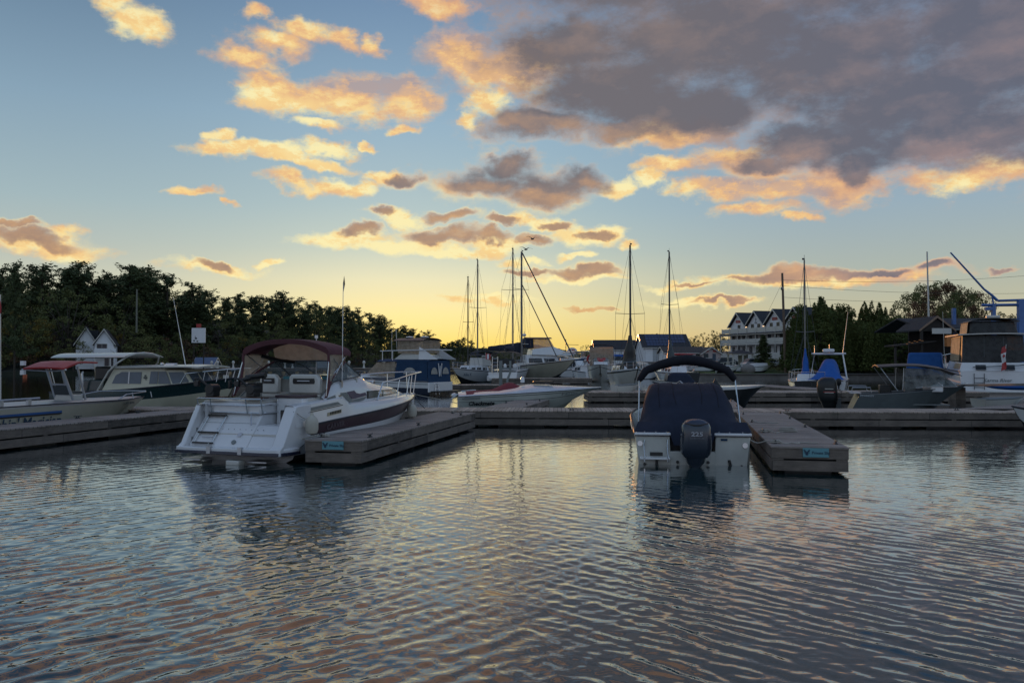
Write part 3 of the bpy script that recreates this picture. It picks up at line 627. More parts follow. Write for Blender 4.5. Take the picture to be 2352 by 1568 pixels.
def outboard(name,label,loc,rz,s=1.0,cowl=None,parent=None,txt=None,tilt=0,group=None):
    """an outboard motor hung behind the transom; origin at the transom top centre"""
    e=bpy.data.objects.new(name,None); COL.objects.link(e); e.empty_display_size=.2; e.location=loc; e.rotation_euler=(0,0,rz)
    if parent: e.parent=parent
    sec=[(.27,.42,.02,-.10),(.33,.50,.10,-.10),(.36,.54,.25,-.12),(.35,.55,.55,-.14),(.335,.53,.72,-.14),(.30,.47,.80,-.13),(.21,.36,.87,-.12),(.10,.22,.90,-.12)]
    rings=[]
    for (a,b_,z,y) in sec:
        rings.append([(s*a*math.copysign(abs(math.cos(q))**.6,math.cos(q))*1.0, s*(y-.30+b_*.62*math.copysign(abs(math.sin(q))**.7,math.sin(q))), s*z) for q in [2*PI*k/20 for k in range(20)]])
    MB().loft(rings).build('motor_cowl',cowl or BLACK,e,ang=50)
    mb=MB(); mb.loft([[(s*a*math.cos(q),s*(y+b_*math.sin(q)),s*z) for q in [2*PI*k/12 for k in range(12)]] for a,b_,z,y in((.24,.30,.02,-.36),(.2,.24,-.12,-.36),(.11,.2,-.22,-.36),(.10,.2,-.8,-.36),(.06,.2,-1.1,-.36))]); mb.build('motor_leg',cowl or BLACK,e)
    mb=MB(); mb.box((0,-.07*s,-.02*s),(.24*s,.16*s,.4*s)); mb.build('mounting_bracket',DKGREY,e)
    return e
def rodholder(parent,x,y,z,h=.3): return
def fender(x,y,z,label,r=.13,h=.5,m=None,loc=None):
    rings=[[(rr*math.cos(2*PI*k/14),rr*math.sin(2*PI*k/14),zz) for k in range(14)] for rr,zz in((.02,-h/2),(r*.8,-h/2+.04),(r,-h/2+.12),(r,h/2-.12),(r*.75,h/2-.03),(r*.3,h/2+.02),(.03,h/2+.08))]
    o=MB().loft(rings).build('fender',m or VBROWN); o.location=(x,y,z); return tag(o,label,'fender','fenders hung from boats')
# ---------------- 1. maroon striped cabin cruiser -------------------------
def carver():
    S=(-6.15,19.0,0); yaw=20; rz=-R(yaw)
    t=thing('cabin_cruiser','white cabin cruiser with maroon stripe and maroon canvas top at the left finger dock','boat',S,rz)
    L=8.6
    sh=hullshape(L,2.9,.80,1.20,rake=.20,t0=.32,p=2.3,keel=-.5,chine=.08,chb=.90,n=26,zpow=.9,bowh=.52,stern_w=.965,trake=.42)
    hull(t,sh,[(0,3),(.12,0),(.66,2),(.69,1),(.97,2)],[W_,MAROONP,DECKB,BOT,BOT],deck=False,bulge=.02,rub=.022,tm=0)
    def hbw(y): return gun(sh,L,y)[0]
    def gz(y): return gun(sh,L,y)[2]
    # topsides moulding: from rub rail up to the side deck, running into the bow
    zd=lambda y: (1.28+.06*y if y<2.0 else (1.40-(y-2.0)*.55 if y<2.3 else 1.235+(y-2.3)*.002))
    ys=[0.0,.25,.6,1.0,1.4,1.8,2.0,2.1,2.2,2.3,2.45,2.8,3.4,4.0,4.6,5.2,5.8,6.4,6.9,7.4,7.8,8.2,8.45,8.6]
    for sd in(1,-1):
        rings=[]
        for y in ys:
            hb=max(hbw(y),.03); g=gz(y); z=max(zd(y),g+.035)
            inn=min(.30,hb*.9)
            rings.append([(sd*(hb),y,g-.01),(sd*(hb-.015),y,g+.4*(z-g)),(sd*(hb-.05),y,z-.03),(sd*(hb-.09),y,z),(sd*(hb-inn),y,z+.01),(sd*(hb-inn-.005),y,.70)])
        MB().loft(rings if sd>0 else [r[::-1] for r in rings],closed=False).build('topside_moulding',W_,t,ang=40)
    # dark recessed stripe on the coaming, grey and mauve panels on the cabin side
    def sidex(y,z):  # outer x of moulding at height z
        hb=hbw(y); g=gz(y); return hb-.05*(z-g)/max(.1,zd(y)-g)
    for (pts,m,nm) in (([(-.05,1.17),(1.75,1.30),(1.85,1.245),(1.9,1.235),(-.05,1.09)],GREYP,'coaming_stripe'),([(-.05,1.075),(1.95,1.222),(1.95,1.205),(-.05,1.058)],BLACK,'coaming_pinstripe')):
        for sd in(1,-1):
            mb=MB(); q=[(sd*(sidex(max(a,0),z)+.006),a,z) for a,z in pts]; mb.prism(q if sd<0 else q[::-1],(sd*.004,0,0)); mb.build(nm,m,t)
    # cockpit: floor, inner sides, transom
    mb=MB(); mb.box((0,1.3,.62),(2.3,2.9,.04)); mb.build('cockpit_floor',W2,t)
    # raked transom: local x from -1.38 (port) to .38, then the walk-through step, then starboard quarter wing
    TW=1.42
    zt=1.05
    prof=[(-.38,.33),(.16,zt-.06),(.24,zt),(.80,zt),(.84,.62),(.30,.20)]
    MB().prism([(-TW+.16,y,z) for y,z in prof],(TW-.16+.34,0,0)).build('transom',W_,t,bevel=.03)
    MB().prism([(.34,y,z) for y,z in [(-.36,.33),(.02,.79),(.10,.82),(.8,.82),(.8,.3)]],(.72,0,0)).build('transom_step',W_,t,bevel=.02)
    # quarter wings: slanted sides going down from the coaming to the platform
    for sd in(1,-1):
        pr=[(-.58,.36),(-.46,.44),(.02,1.27),(.12,1.29),(.62,1.31),(.62,.50),(.30,.36),(-.15,.20),(-.6,.20)]
        x0=(1.10 if sd>0 else -1.39)
        th=.29 if sd>0 else .13
        MB().prism([(x0,y,z) for y,z in pr],(th,0,0)).build('quarter_wing',W_,t,bevel=.03)
    # swim platform with dark rub edge
    def plat(z0,z1,g,nm,m,bev):
        o=[(-1.42-g,.1),(-1.45-g,-.3),(-1.40-g,-.60-g),(-1.1,-.66-g),(1.05,-.66-g),(1.34+g,-.58-g),(1.46+g,-.25),(1.44+g,.1)]
        MB().prism([(x,y,z0) for x,y in o],(0,0,z1-z0)).build(nm,m,t,bevel=bev)
    plat(.27,.36,0,'swim_platform',W_,.02); plat(.215,.285,.025,'platform_rub_edge',NAVYP,.01)
    # ladder folded on the transom
    def tp(x,v,o=.03): # point on the sloping transom
        return (x,-.38+.54*v-o*.78,.33+.66*v+o*.62)
    for x in(-1.12,-.62): MB().tube([tp(x-.06,.06,.06),tp(x,.12,.04),tp(x+.03,1.02,.04)],.014,6).build('ladder_rail',STEEL,t)
    for v in(.10,.44,1.0): MB().box((tp(-.86,v,.05)),(.56,.05,.035)).build('ladder_step',BLACK,t)
    MB().tube([tp(-1.0,.3,.05),tp(-.65,.3,.05)],.012,6).build('ladder_brace',STEEL,t)
    for (x,v) in ((.02,.42),(-.05,.18)):
        p=Vector(tp(x,v,0)); n=Vector((0,-.78,.62)); MB().tube([p,p+n*.03],.055,14).build('transom_fitting',STEEL if v>.3 else GREYP,t)
    for (x,v) in ((-1.28,.55),(-1.28,.25)): MB().box(tp(x,v,.0),(.09,.04,.09)).build('hull_light',GREYP,t)
    for k in range(9): MB().ell(tp(-.7+k*.16,.60,.0),(.012,.012,.012),6,4).build('stud',GREYP,t)
    MB().tube([tp(-1.2,.80,.0),tp(.3,.80,.0)],.006,4).build('panel_seam',GREYP,t)
    for x in(-.42,.42): MB().box((x,-.66,.31),(.10,.08,.16)).build('tie_bracket',ALU,t)
    MB().prism([(.05,-.70,-.02),(.4,-.70,-.02),(.4,-.70,.10),(.05,-.70,.10)],(0,.25,0)).build('drive_top',W2,t,bevel=.03)
    for x in(-1.1,.7): MB().box((x,-.25,.05),(.5,.4,.03)).build('trim_tab',ALU,t)
    # railing round the aft seat box on the transom top
    zr=[1.10,1.27,1.42]
    x0,x1=-1.42,.42
    mb=MB()
    for z,yy in ((1.10,.14),(1.27,.08),(1.42,.04)):
        mb.tube([(x0+.05,.85,z),(x0,yy+.1,z),(x0+.08,yy,z),(x1-.15,yy,z),(x1,yy+.1,z),(x1+.02,.9,z)],.016,6)
    for x in(x0+.05,-1.0,.0,x1): mb.tube([(x,.12,1.08),(x,.04,1.42)],.016,6)
    mb.tube([(.02+.1,.10,1.08),(.26,-.08,.83)],.014,6)
    mb.build('stern_rail',STEEL,t)
    MB().box((-.50,.50,1.19),(1.72,.72,.26)).build('stern_locker',W_,t,bevel=.05)
    MB().box((-.50,.50,1.34),(1.66,.55,.05)).build('locker_cushion',W2,t,bevel=.02)
    for (a,b_) in ((-.95,.5),(.12,.45)): MB().box((a,.22,1.44),(b_ if a<0 else .6,.24,.03)).build('rod_board',mat('brown_board',(.10,.05,.03),.6),t)
    # downriggers
    for k,(x,y,z) in enumerate([(-1.05,.2,1.46),(.02,.30,1.46)]):
        m=BLACK; mb=MB(); mb.box((x,y,z+.06),(.22,.24,.12)); mb.box((x,y,z+.18),(.16,.2,.12)); mb.tube([(x,y-.14,z+.17),(x,y+.14,z+.17)],.12,14)
        mb.tube([(x-.05,y,z+.16),(x-.32,y-.1,z+.42),(x-.42,y-.15,z+.40)],.035,6); mb.box((x-.36,y-.12,z+.30),(.12,.09,.14)); mb.build('fishing_winch',m,t,bevel=.012)
    mb=MB(); x,y,z=-.12,.55,1.40; mb.box((x,y,z+.26),(.28,.22,.24)); mb.tube([(x-.25,y,z+.5),(x+.3,y,z+.56)],.07,8); mb.tube([(x-.1,y,z+.5),(x-.32,y-.2,z+.42)],.05,8); mb.tube([(x-.2,y-.05,z+.34),(x-.62,y-.1,z+.37)],.02,6); mb.box((x-.64,y-.1,z+.33),(.06,.08,.2)); mb.build('kicker_control',BLACK,t,bevel=.03)
    # helm seats: narrow on the port side, wide to starboard, both seen from behind
    def seat(x,w,y,nm):
        zt_,zb_=1.97,1.50
        c=[(-w/2,zb_),(w/2,zb_),(w/2,zt_-.12),(w/2-.10,zt_),(-w/2+.05,zt_),(-w/2,zt_-.08)]
        s=MB().prism([(x+a,y,z) for a,z in c],(0,.18,0)).build('seat_back',W2,t,bevel=.04)
        s['label']=nm
        MB().prism([(x-w*.34,y-.012,1.74),(x+w*.34,y-.012,1.74),(x+w*.36,y-.012,1.80),(x+w*.34,y-.012,1.87),(x-w*.34,y-.012,1.87),(x-w*.36,y-.012,1.80)],(0,.02,0)).build('seat_back_inset',BLACK,s)
        MB().tube([(x-w*.2,y-.02,1.81),(x+w*.2,y-.02,1.81)],.012,6).build('grab_bar',W_,s)
        MB().box((x,y+.35,1.45),(w*.92,.6,.12)).build('seat_cushion',W2,t,bevel=.04)
        MB().box((x,y+.35,1.05),(w*.5,.4,.7)).build('seat_base',W2,t,bevel=.02)
    seat(-.34,.52,1.35,'narrow helm seat back on the port side'); seat(.72,.86,1.30,'wide bench seat back on the starboard side')
    MB().box((.75,.95,1.12),(.72,.55,.62)).build('cooler_box',W_,t,bevel=.03); MB().box((.75,.95,1.46),(.78,.62,.06)).build('cooler_cushion',MAROONP,t,bevel=.02)
    MB().box((.95,.30,1.02),(.34,.05,.30)).build('speaker_box',BLACK,t,bevel=.05)
    # cabin: sections along the boat
    def cab(y):
        # half width at deck, half width at top, top z
        if y<1.95: return (1.30,1.22,1.76)
        pts=[(1.9,1.28,1.18,1.77),(2.6,1.26,1.14,1.82),(3.4,1.22,1.06,1.87),(3.9,1.16,.98,1.74),(4.6,1.05,.86,1.63),(5.4,.88,.70,1.56),(6.2,.68,.50,1.50),(6.9,.45,.28,1.42),(7.3,.28,.14,1.33),(7.6,.12,.05,1.25)]
        for a,b_ in zip(pts,pts[1:]):
            if a[0]<=y<=b_[0]:
                q=(y-a[0])/(b_[0]-a[0]); return tuple(a[i]+(b_[i]-a[i])*q for i in(1,2,3))
        return (.05,.03,1.24)
    rings=[]
    for y in [1.35,1.5,1.65,1.9,2.3,2.6,3.0,3.4,3.65,3.9,4.3,4.6,5.0,5.4,5.8,6.2,6.6,6.9,7.1,7.3,7.6]:
        a,b_,z=cab(y); 
        if y<1.9: z=1.42+(y-1.35)/.55*.35
        cr=.07*b_
        rings.append([(-a,y,1.2),(-a+.01,y,1.2+.5*(z-1.2)),(-b_-.03,y,z-.05),(-b_+.04,y,z),(-b_*.5,y,z+cr*.8),(0,y,z+cr),(b_*.5,y,z+cr*.8),(b_-.04,y,z),(b_+.03,y,z-.05),(a-.01,y,1.2+.5*(z-1.2)),(a,y,1.2)])
    # open over the cockpit and helm: use only the sides aft of the windshield
    aft=[r for r in rings if r[0][1]<=3.0]; fwd=[r for r in rings if r[0][1]>=3.0]
    MB().loft([r[:4] for r in aft],closed=False).build('cabin_side',W_,t,ang=50); MB().loft([r[7:] for r in aft],closed=False).build('cabin_side',W_,t,ang=50)
    MB().loft(fwd,closed=False).build('cabin_trunk',W_,t,ang=50)
    for sd in(1,-1):
        MB().loft([[(sd*1.14,y,1.0),(sd*1.12,y,z)] for y,z in((.9,1.38),(1.35,1.42),(1.9,1.76),(3.0,1.82))],closed=False).build('inner_liner',W2,t)
    MB().box((0,3.05,1.25),(2.3,.05,1.2)).build('dashboard_bulkhead',W2,t); MB().box((-.3,2.9,1.85),(1.2,.3,.08)).build('dashboard',mat('teal_dash',(.10,.35,.42),.5),t)
    MB().box((-.02,2.2,1.3),(.1,.1,.9)).build('helm_post',BLACK,t)
    # cabin side decoration and window (starboard and port)
    def cx(y,z,o=.004):
        a,b_,zt_=cab(y); f=(z-1.2)/(zt_-1.2); return (a-.01)+(b_+.03-a+.01)*max(0,(f-.5)/.5) if f>.5 else a-.01*f*2
    def deco(pts,m,nm,o,sub=False):
        for sd in(1,-1):
            q=[(sd*(cx(y,z)+o),y,z) for y,z in pts]; n=len(q)
            mb=MB(); mb.prism(q if sd<0 else q[::-1],(sd*.004,0,0)); mb.build(nm,m,t)
    deco([(1.42,1.40),(2.05,1.505),(2.32,1.505),(2.62,1.30),(3.45,1.36),(3.25,1.27),(2.75,1.225),(2.5,1.24),(2.15,1.43),(1.42,1.30)],GREYP,'grey_side_graphic',.010)
    deco([(2.36,1.51),(2.75,1.54),(2.85,1.47),(3.05,1.445),(3.35,1.47),(3.42,1.385),(2.68,1.325),(2.6,1.335)],MAUVE,'mauve_side_graphic',.012)
    def strip(z0,z1,m,nm,o,ya,yb,n=8,parent=t):
        for sd in(1,-1):
            mb=MB(); v=[]
            for i in range(n+1):
                y=ya+(yb-ya)*i/n; a=z0(y); b_=z1(y); v+= [(sd*(cx(y,a)+o),y,a),(sd*(cx(y,b_)+o),y,b_)]
            mb.add(v,[((2*i,2*i+2,2*i+3,2*i+1) if sd>0 else (2*i,2*i+1,2*i+3,2*i+2)) for i in range(n)]); mb.build(nm,m,parent)
    strip(lambda y:1.30+.018*(y-3.5),lambda y:1.50-.012*(y-3.5),BLACK,'window_frame',.010,3.45,6.15)
    strip(lambda y:1.32+.018*(y-3.5),lambda y:1.48-.012*(y-3.5),mat('curtained_window',(.28,.27,.22),.12,var=.3,scale=2),'cabin_window',.014,3.55,6.05)
    MB().box((cx(4.6,1.4)+.016,4.6,1.4),(.012,.03,.17)).build('window_mullion',BLACK,t)
    # air vent and name on the starboard side
    def hx(y,z): 
        g=gz(y); return sidex(y,z) if z>g else gun(sh,L,y)[0]-(g-z)*.13+.02
    q=[(1.25,.98),(1.85,1.03),(1.87,1.115),(1.27,1.06)]
    MB().prism([(sidex(y,z)+.004,y,z) for y,z in q][::-1],(.014,0,0)).build('vent_frame',mat('vent_cream',(.42,.36,.24),.5),t)
    mb=MB()
    for k in range(7):
        y=1.36+k*.068; mb.prism([(sidex(y,1.04)+.019,y+a,z+(y-1.36)*.08) for a,z in((0,1.005),(.045,1.008),(.05,1.075),(.005,1.072))][::-1],(.004,0,0))
    mb.build('vent_slots',BLACK,t)
    text('lettering','CARVER',.17,mat('pale_letter',(.12,.09,.10),.6),t,basis((gun(sh,L,1.55)[0]-.004,1.62,.735),(-.01,1,.07),(1,0,-.10)),bold=.004,sx=1.25)
    # windshield
    W1=[(1.28,1.55,1.78),(1.20,2.5,1.84),(1.08,3.35,1.90),(.55,3.75,1.93),(-.55,3.75,1.93),(-1.08,3.35,1.90),(-1.20,2.5,1.84),(-1.28,1.55,1.78)]
    W2_=[(1.22,1.75,1.80),(1.14,2.2,2.10),(1.05,2.62,2.27),(.55,2.85,2.30),(-.55,2.85,2.30),(-1.05,2.62,2.27),(-1.14,2.2,2.10),(-1.22,1.75,1.80)]
    g=MB(); f=MB()
    for i in range(7): g.add([W1[i],W1[i+1],W2_[i+1],W2_[i]],[(0,1,2,3)])
    g.build('windshield',GLASS,t); f.tube(W1,.014,5); f.tube(W2_,.02,5)
    for i in(2,3,4,5): f.tube([W1[i],W2_[i]],.022,5)
    f.build('windshield_frame',DKGREY,t)
    # canvas: maroon top
    Y0,Y1=1.55,2.55
    def top(u,v):
        s=v*2-1; q=min(1,abs(s)*1.10); x=1.24*math.copysign(q,s); e=max(0,abs(s)-.90)/.10
        y=Y0+(Y1-Y0)*u+.06*(1-s*s)*(-1 if u<.5 else 1)
        z=2.58+.23*(1-q**2.4)-.14*e-.03*u
        return (x,y,z+.02*math.sin(PI*u))
    MB().sheet(top,8,28,th=.02).build('canvas_top',MAROON,t,ang=60)
    mb=MB()   # aft valance that follows the arch
    def val(u,v):
        x,y,z=top(0,v); s=v*2-1; dr=.10+.10*max(0,abs(s)-.45)
        return (x*(1-.0*u),y-.005+.03*u,z-dr*u)
    mb.sheet(val,3,28,th=.012); mb.build('canvas_valance',MAROON,t,ang=60)
    # clear front panel between top and windshield
    mb=MB()
    def fp(u,v):
        a=top(1,.10+.80*v); i=v*2-1; xx=-1.05*i if False else 1.05*i; zz=2.28+.03*(1-i*i); yy=2.62+.23*(1-i*i)
        return (a[0]*(1-u)+xx*u,a[1]*(1-u)+yy*u,a[2]*(1-u)+zz*u)
    mb.sheet(fp,4,16,th=.004); mb.build('clear_front_panel',VINYL,t,ang=60)
    # clear side panels with maroon edging
    for sd in(1,-1):
        A=(sd*1.24,1.62,2.48); Bq=(sd*1.22,2.52,2.46); C=(sd*1.08,2.6,2.28); Dq=(sd*1.2,1.85,1.86); E=(sd*1.30,1.52,1.72); Fq=(sd*1.33,1.30,1.44)
        mb=MB(); wob=lambda p,k:(p[0]+sd*.03*math.sin(k*2.1),p[1],p[2])
        gp=[[A,Bq],[ (sd*1.24,1.60,2.25),(sd*1.13,2.42,2.24)],[(sd*1.27,1.58,2.0),(sd*1.2,2.02,1.98)],[E,Dq]]
        rr=[]
        for i,(p,q_) in enumerate(gp):
            rr.append([tuple(Vector(p).lerp(Vector(q_),k/6)+Vector((sd*.018*math.sin(k*1.9+i*1.3),0,0))) for k in range(7)])
        for i in range(3):
            for j in range(6): mb.add([rr[i][j],rr[i][j+1],rr[i+1][j+1],rr[i+1][j]],[(0,1,2,3)])
        mb.build('clear_side_panel',VINYL,t,ang=60)
        MB().tube([(sd*1.25,1.55,2.48),(sd*1.25,1.56,2.2),(sd*1.28,1.50,1.75),(sd*1.33,1.32,1.42)],.032,6).build('canvas_edge',MAROON,t)
        MB().prism([(sd*1.30,1.62,1.80),(sd*1.31,1.42,1.80),(sd*1.335,1.24,1.40),(sd*1.335,1.36,1.42)],(sd*.012,0,0)).build('canvas_corner',MAROON,t)
        MB().tube([(sd*1.22,1.70,1.83),(sd*1.16,2.15,2.07),(sd*1.07,2.58,2.27)],.03,6).build('canvas_edge',MAROON,t)
    boatframe(t,[[(s_*1.24,1.60,2.46),(s_*1.34,1.30,1.45)] for s_ in(1,-1)]+[[(s_*1.22,1.65,2.45),(s_*1.16,2.4,2.02)] for s_ in(1,-1)]+[[(s_*1.20,2.45,2.50),(s_*1.2,1.9,1.9)] for s_ in(1,-1)]+[[(s_*1.18,2.1,2.12),(s_*1.25,1.5,1.78)] for s_ in(1,-1)],r=.014)
    MB().tube([(-1.15,2.15,2.42),(-.75,2.45,2.30),(-.55,2.75,2.26)],.045,8).build('rolled_canvas',BLACK,t)
    MB().tube([top(.15,.15),top(.15,.3),top(.12,.5)],.012,5).build('canopy_bow',STEEL,t)
    # bow rail, antenna and small fittings
    mb=MB()
    for sd in(1,-1):
        pts=[(sd*(hbw(3.85)-.12),3.85,1.25),(sd*(hbw(4.2)-.13),4.22,1.70),(sd*(hbw(5.4)-.10),5.4,1.78),(sd*(hbw(6.6)-.06),6.6,1.86),(sd*.62,7.6,1.91),(sd*.30,8.5,1.93)]
        mb.tube(pts,.019,7)
        for y,lean in((5.3,.12),(6.55,.12),(7.55,.05),(8.35,.05)):
            b_=(sd*(max(hbw(y)-.13,.1)),y,1.25 if y<8 else 1.22); z=1.70+.23*((y-4.2)/4.3); mb.tube([b_,(sd*max(hbw(y)-.09,.18),y+lean,z)],.014,6)
    mb.tube([(.30,8.5,1.93),(.18,8.72,1.93),(-.18,8.72,1.93),(-.30,8.5,1.93)],.019,7)
    mb.build('bow_rail',STEEL,t)
    an=MB().tube([(1.26,2.15,1.70),(1.25,2.2,4.25)],.012,6,r2=.007).build('antenna',W_,t)
    MB().box((1.25,2.12,1.72),(.06,.06,.16)).build('antenna_mount',STEEL,an)
    MB().prism([(1.25,2.2,4.0),(1.25,2.28,4.22),(1.25,2.24,4.42),(1.25,2.19,4.24)],(.004,0,0)).build('pennant',BLACK,an)
    MB().box((0.45,5.0,1.69),(.22,.16,.12)).build('spotlight',STEEL,t,bevel=.03)
    MB().tube([(-.05,3.0,1.9),(-.05,3.0,2.9)],.012,5).build('stern_light_pole',ALU,t); MB().box((-.05,3.0,2.93),(.06,.06,.08)).build('pole_light',W_,t)
    for y in(2.0,7.6): MB().box((hbw(y)-.17,y,1.27 if y>3 else 1.43),(.05,.16,.04)).build('deck_cleat',STEEL,t)
    # blower/extra dark opening behind the wide seat
    MB().prism([(.55,2.6,1.75),(1.1,2.6,1.75),(1.1,2.6,2.12),(.8,2.6,2.12)],(0,.06,0)).build('companion_hatch',BLACK,t)
    return t,S,rz,sh
cv,cS,crz,csh=carver()
p=to_world(cS,crz,(1.58,.32,.66)); fender(p.x+.02,p.y,p.z+.17,'white fender between the cruiser stern and its finger dock',r=.15,h=.42)
p=to_world(cS,crz,(.72,6.55,.66)); fender(p.x+.22,p.y,p.z+.12,'yellowed white fender below the cruiser bow',r=.15,h=.40)
a=to_world(cS,crz,(1.40,.05,1.12)); b_=to_world(cS,crz,(1.52,.30,.95)); 
rope([a,to_world(cS,crz,(1.44,.12,1.05)),b_,to_world(cS,crz,(1.58,.32,1.05-.1))],'thin line from the cruiser coaming to its stern fender',r=.009)
a=to_world(cS,crz,(.5,7.7,1.22)); rope([a,(a.x+.12,a.y-.1,1.0),(a.x+.3,a.y,.8)],'dark short line hanging off the cruiser bow',r=.012,m=DKGREY)
a=to_world(cS,crz,(0,8.6,1.2)); rope([a,onC(.9,9.6,.85),onC(.7,9.4,.62)]+coil((.72,9.4),.09,1,onC),'bow line from the cruiser to the walkway cleat',r=.012)
rope([a,(a.x+.03,a.y+.02,.6)],'thin vertical line hanging from the cruiser bow tip',r=.010)
# ---------------- 2. outboard bowrider under navy cover --------------------
def bowrider():
    S=(4.0,18.36,0); rz=-R(7.5)
    t=thing('outboard_boat','white outboard boat under a navy cover with folded navy bimini, seen from behind','boat',S,rz)
    L=6.4; sh=hullshape(L,2.62,.68,1.15,rake=.2,t0=.45,p=2.4,keel=-.35,chine=.03,chb=.90,n=22,zpow=1.3,stern_w=.96)
    HC_=mat('transom_gelcoat',(.58,.585,.54),.3,coat=.3,var=.10,scale=1.6)
    # hull without its stern plate: the stern is built with the motor cut-out
    hull(t,sh,[(0,0),(.94,1)],[HC_,W_,BOT],deck=False,rub=.03,tm=-1)
    # transom in three pieces round the motor well
    for x0,x1,xb0,xb1 in((-1.25,-.50,-1.17,-.46),(.50,1.25,.46,1.17)):
        MB().hexa([(xb0,-.03,-.12),(xb1,-.03,-.12),(xb1,.35,-.12),(xb0,.35,-.12)],[(x0,-.03,.63),(x1,-.03,.63),(x1,.35,.63),(x0,.35,.63)]).build('transom_wing',HC_,t,bevel=.02)
        MB().box(((x0+x1)/2,.12,.665),(x1-x0+.05,.36,.075)).build('transom_cap',W_,t,bevel=.02)
        MB().box(((x0+x1)/2,-.065,.640),(x1-x0+.03,.012,.02)).build('cap_trim',DECKB,t)
    MB().box((0,-.005,.08),(.98,.06,.42)).build('transom_centre',HC_,t,bevel=.01); MB().box((0,.32,.42),(1.0,.05,.5)).build('well_back',DECKB,t); MB().box((0,.17,.27),(1.0,.36,.03)).build('well_floor',W_,t)
    # hull side walls are visible above the water on the port side too; deck band
    # cover
    Hc=[(-.02,1.22,.70,.70),(.20,1.20,.76,.90),(.55,1.18,.78,1.02),(.9,1.16,.80,1.28),(1.3,1.13,.84,1.50),(1.9,1.09,.88,1.70),(2.4,1.06,.90,1.74),(3.0,1.0,.95,1.70),(3.6,.9,1.0,1.45),(4.4,.7,1.05,1.25),(5.2,.5,1.12,1.2)]
    rings=[]
    for (y,w,ze,zt) in Hc:
        row=[]
        for k in range(25):
            s=k/12-1; a=abs(s)
            zz=ze+(zt-ze)*(1-a**(12.0 if 1.0<y<3.2 else 4.0))*(1+.0*s); zz+= (.016*math.sin(k*1.1+y*5)+.010*math.sin(k*2.7-y*9))*(1-a*.5)+ (.02*math.sin(k*5+y*7) if a>.8 else 0)
            x=w*s*(1-(.16 if y>1.0 else 0)*(1-a**2)*0)
            if y>.9: x=w*math.copysign(min(1,a**.85),s)*(1-.05*max(0,(zz-ze)/(zt-ze+.01)))
            if y<.5 and a<.38: zz=.42+(y>.1)*.28
            row.append((x,y,zz))
        rings.append(row)
    for kx in(5,9,15,19):
        MB().tube([(r[kx][0],r[kx][1],r[kx][2]+.004) for r in rings[3:10]],.007,5).build('cover_seam',NAVYD,t)
    # hem down over the gunwale
    mb=MB(); mb.loft(rings,closed=False); 
    mb.loft([[(r[0][0]*1.03,r[0][1],r[0][2]-.10) for r in rings],[r[0] for r in rings]],closed=False); mb.loft([[r[-1] for r in rings],[(r[-1][0]*1.03,r[-1][1],r[-1][2]-.10) for r in rings]],closed=False)
    mb.build('cockpit_cover',NAVY,t,ang=60)
    for x in(-.88,.88): MB().prism([(x-.40,-.01,.71),(x+.40,-.01,.71),(x+.34,.32,.90),(x-.30,.32,.90)],(0,.05,.02)).build('cover_flap',NAVY,t,bevel=.02)
    mb=MB()
    for x in(-1.05,-.8,-.57,.57,.8,1.08): mb.ell((x,-.03,.715),(.014,.012,.014),8,5)
    each(mb,'snap_fastener',STEEL,t)
    mb=MB()
    for k in range(3): mb.prism([(.55+.08*k,.86,1.12+.0*k),(.60+.10*k,.86,1.18),(.53+.12*k,.86,1.17)],(0,-.004,0))
    # folded bimini sleeve
    pts=[]
    for k in range(15):
        s=k/7-1; z=1.98+.34*(1-abs(s)**1.7)-.0; pts.append((s*1.12,1.55,z-(.13 if abs(s)>.97 else 0)))
    pts=[(-1.14,1.55,1.80)]+pts+[(1.14,1.55,1.84)]
    mb=MB(); rr=[.055]+[.085,.11,.115,.12,.13,.135,.14,.14,.14,.135,.13,.12,.12,.11,.085]+[.055]
    rings=[]
    for i,p_ in enumerate(pts):
        a=Vector(pts[max(i-1,0)]); c=Vector(pts[min(i+1,len(pts)-1)]); d=(c-a).normalized(); u=Vector((0,1,0)); w=d.cross(u)
        rings.append([Vector(p_)+u*math.cos(q)*rr[i]*1.15*.88*(1+.08*math.sin(i*2+q*2))+w*math.sin(q)*rr[i]*.88*(1+.06*math.sin(i*3+q)) for q in [2*PI*k/12 for k in range(12)]])
    mb.loft(rings); mb.build('folded_bimini',NAVYD,t,ang=70)
    for s_ in(-1,1): MB().tube([(s_*1.13,1.52,1.86),(s_*1.16,.95,.86)],.015,7).build('bimini_pole',STEEL,t)
    # port side decorations and rail, windshield tips
    MB().tube([(-.18,2.75,1.70),(-.08,2.6,1.78),(.0,2.5,1.70)],.018,5).build('wiper_arm',ALU,t)
    MB().prism([(.70,2.4,1.72),(.76,2.4,1.86),(.82,2.4,1.76),(.95,2.4,1.60)],(0,.03,0)).build('windshield_corner',DKGREY,t)
    mb=MB(); mb.tube([gun(sh,L,y,-.02,-.1,-1) for y in(1.5,2.5,3.5)],.012,5); mb.build('side_trim',STEEL,t)
    # boarding ladder platform to port
    MB().box((-.83,-.14,.15),(.66,.24,.05)).build('ladder_platform',W_,t,bevel=.01); MB().box((-.80,-.20,.245),(.28,.04,.08)).build('ladder_step',BLACK,t)
    for x in(-1.06,-.55): MB().tube([(x,-.05,.54),(x,-.10,.42),(x,-.26,.16),(x,-.25,.08)],.016,6).build('ladder_rail',STEEL,t)
    mb=MB()
    for (x,z) in((-1.15,.46),(1.13,.44)): mb.tube([(x,-.03,z),(x,-.05,z)],.06,14)
    each(mb,'stern_eye',STEEL,t)
    mb=MB()
    for (x,z) in((-1.05,-.0),(-.33,.06),(.33,.06),(1.05,-.02)): mb.tube([(x,-.04,z),(x,-.07,z)],.035,10)
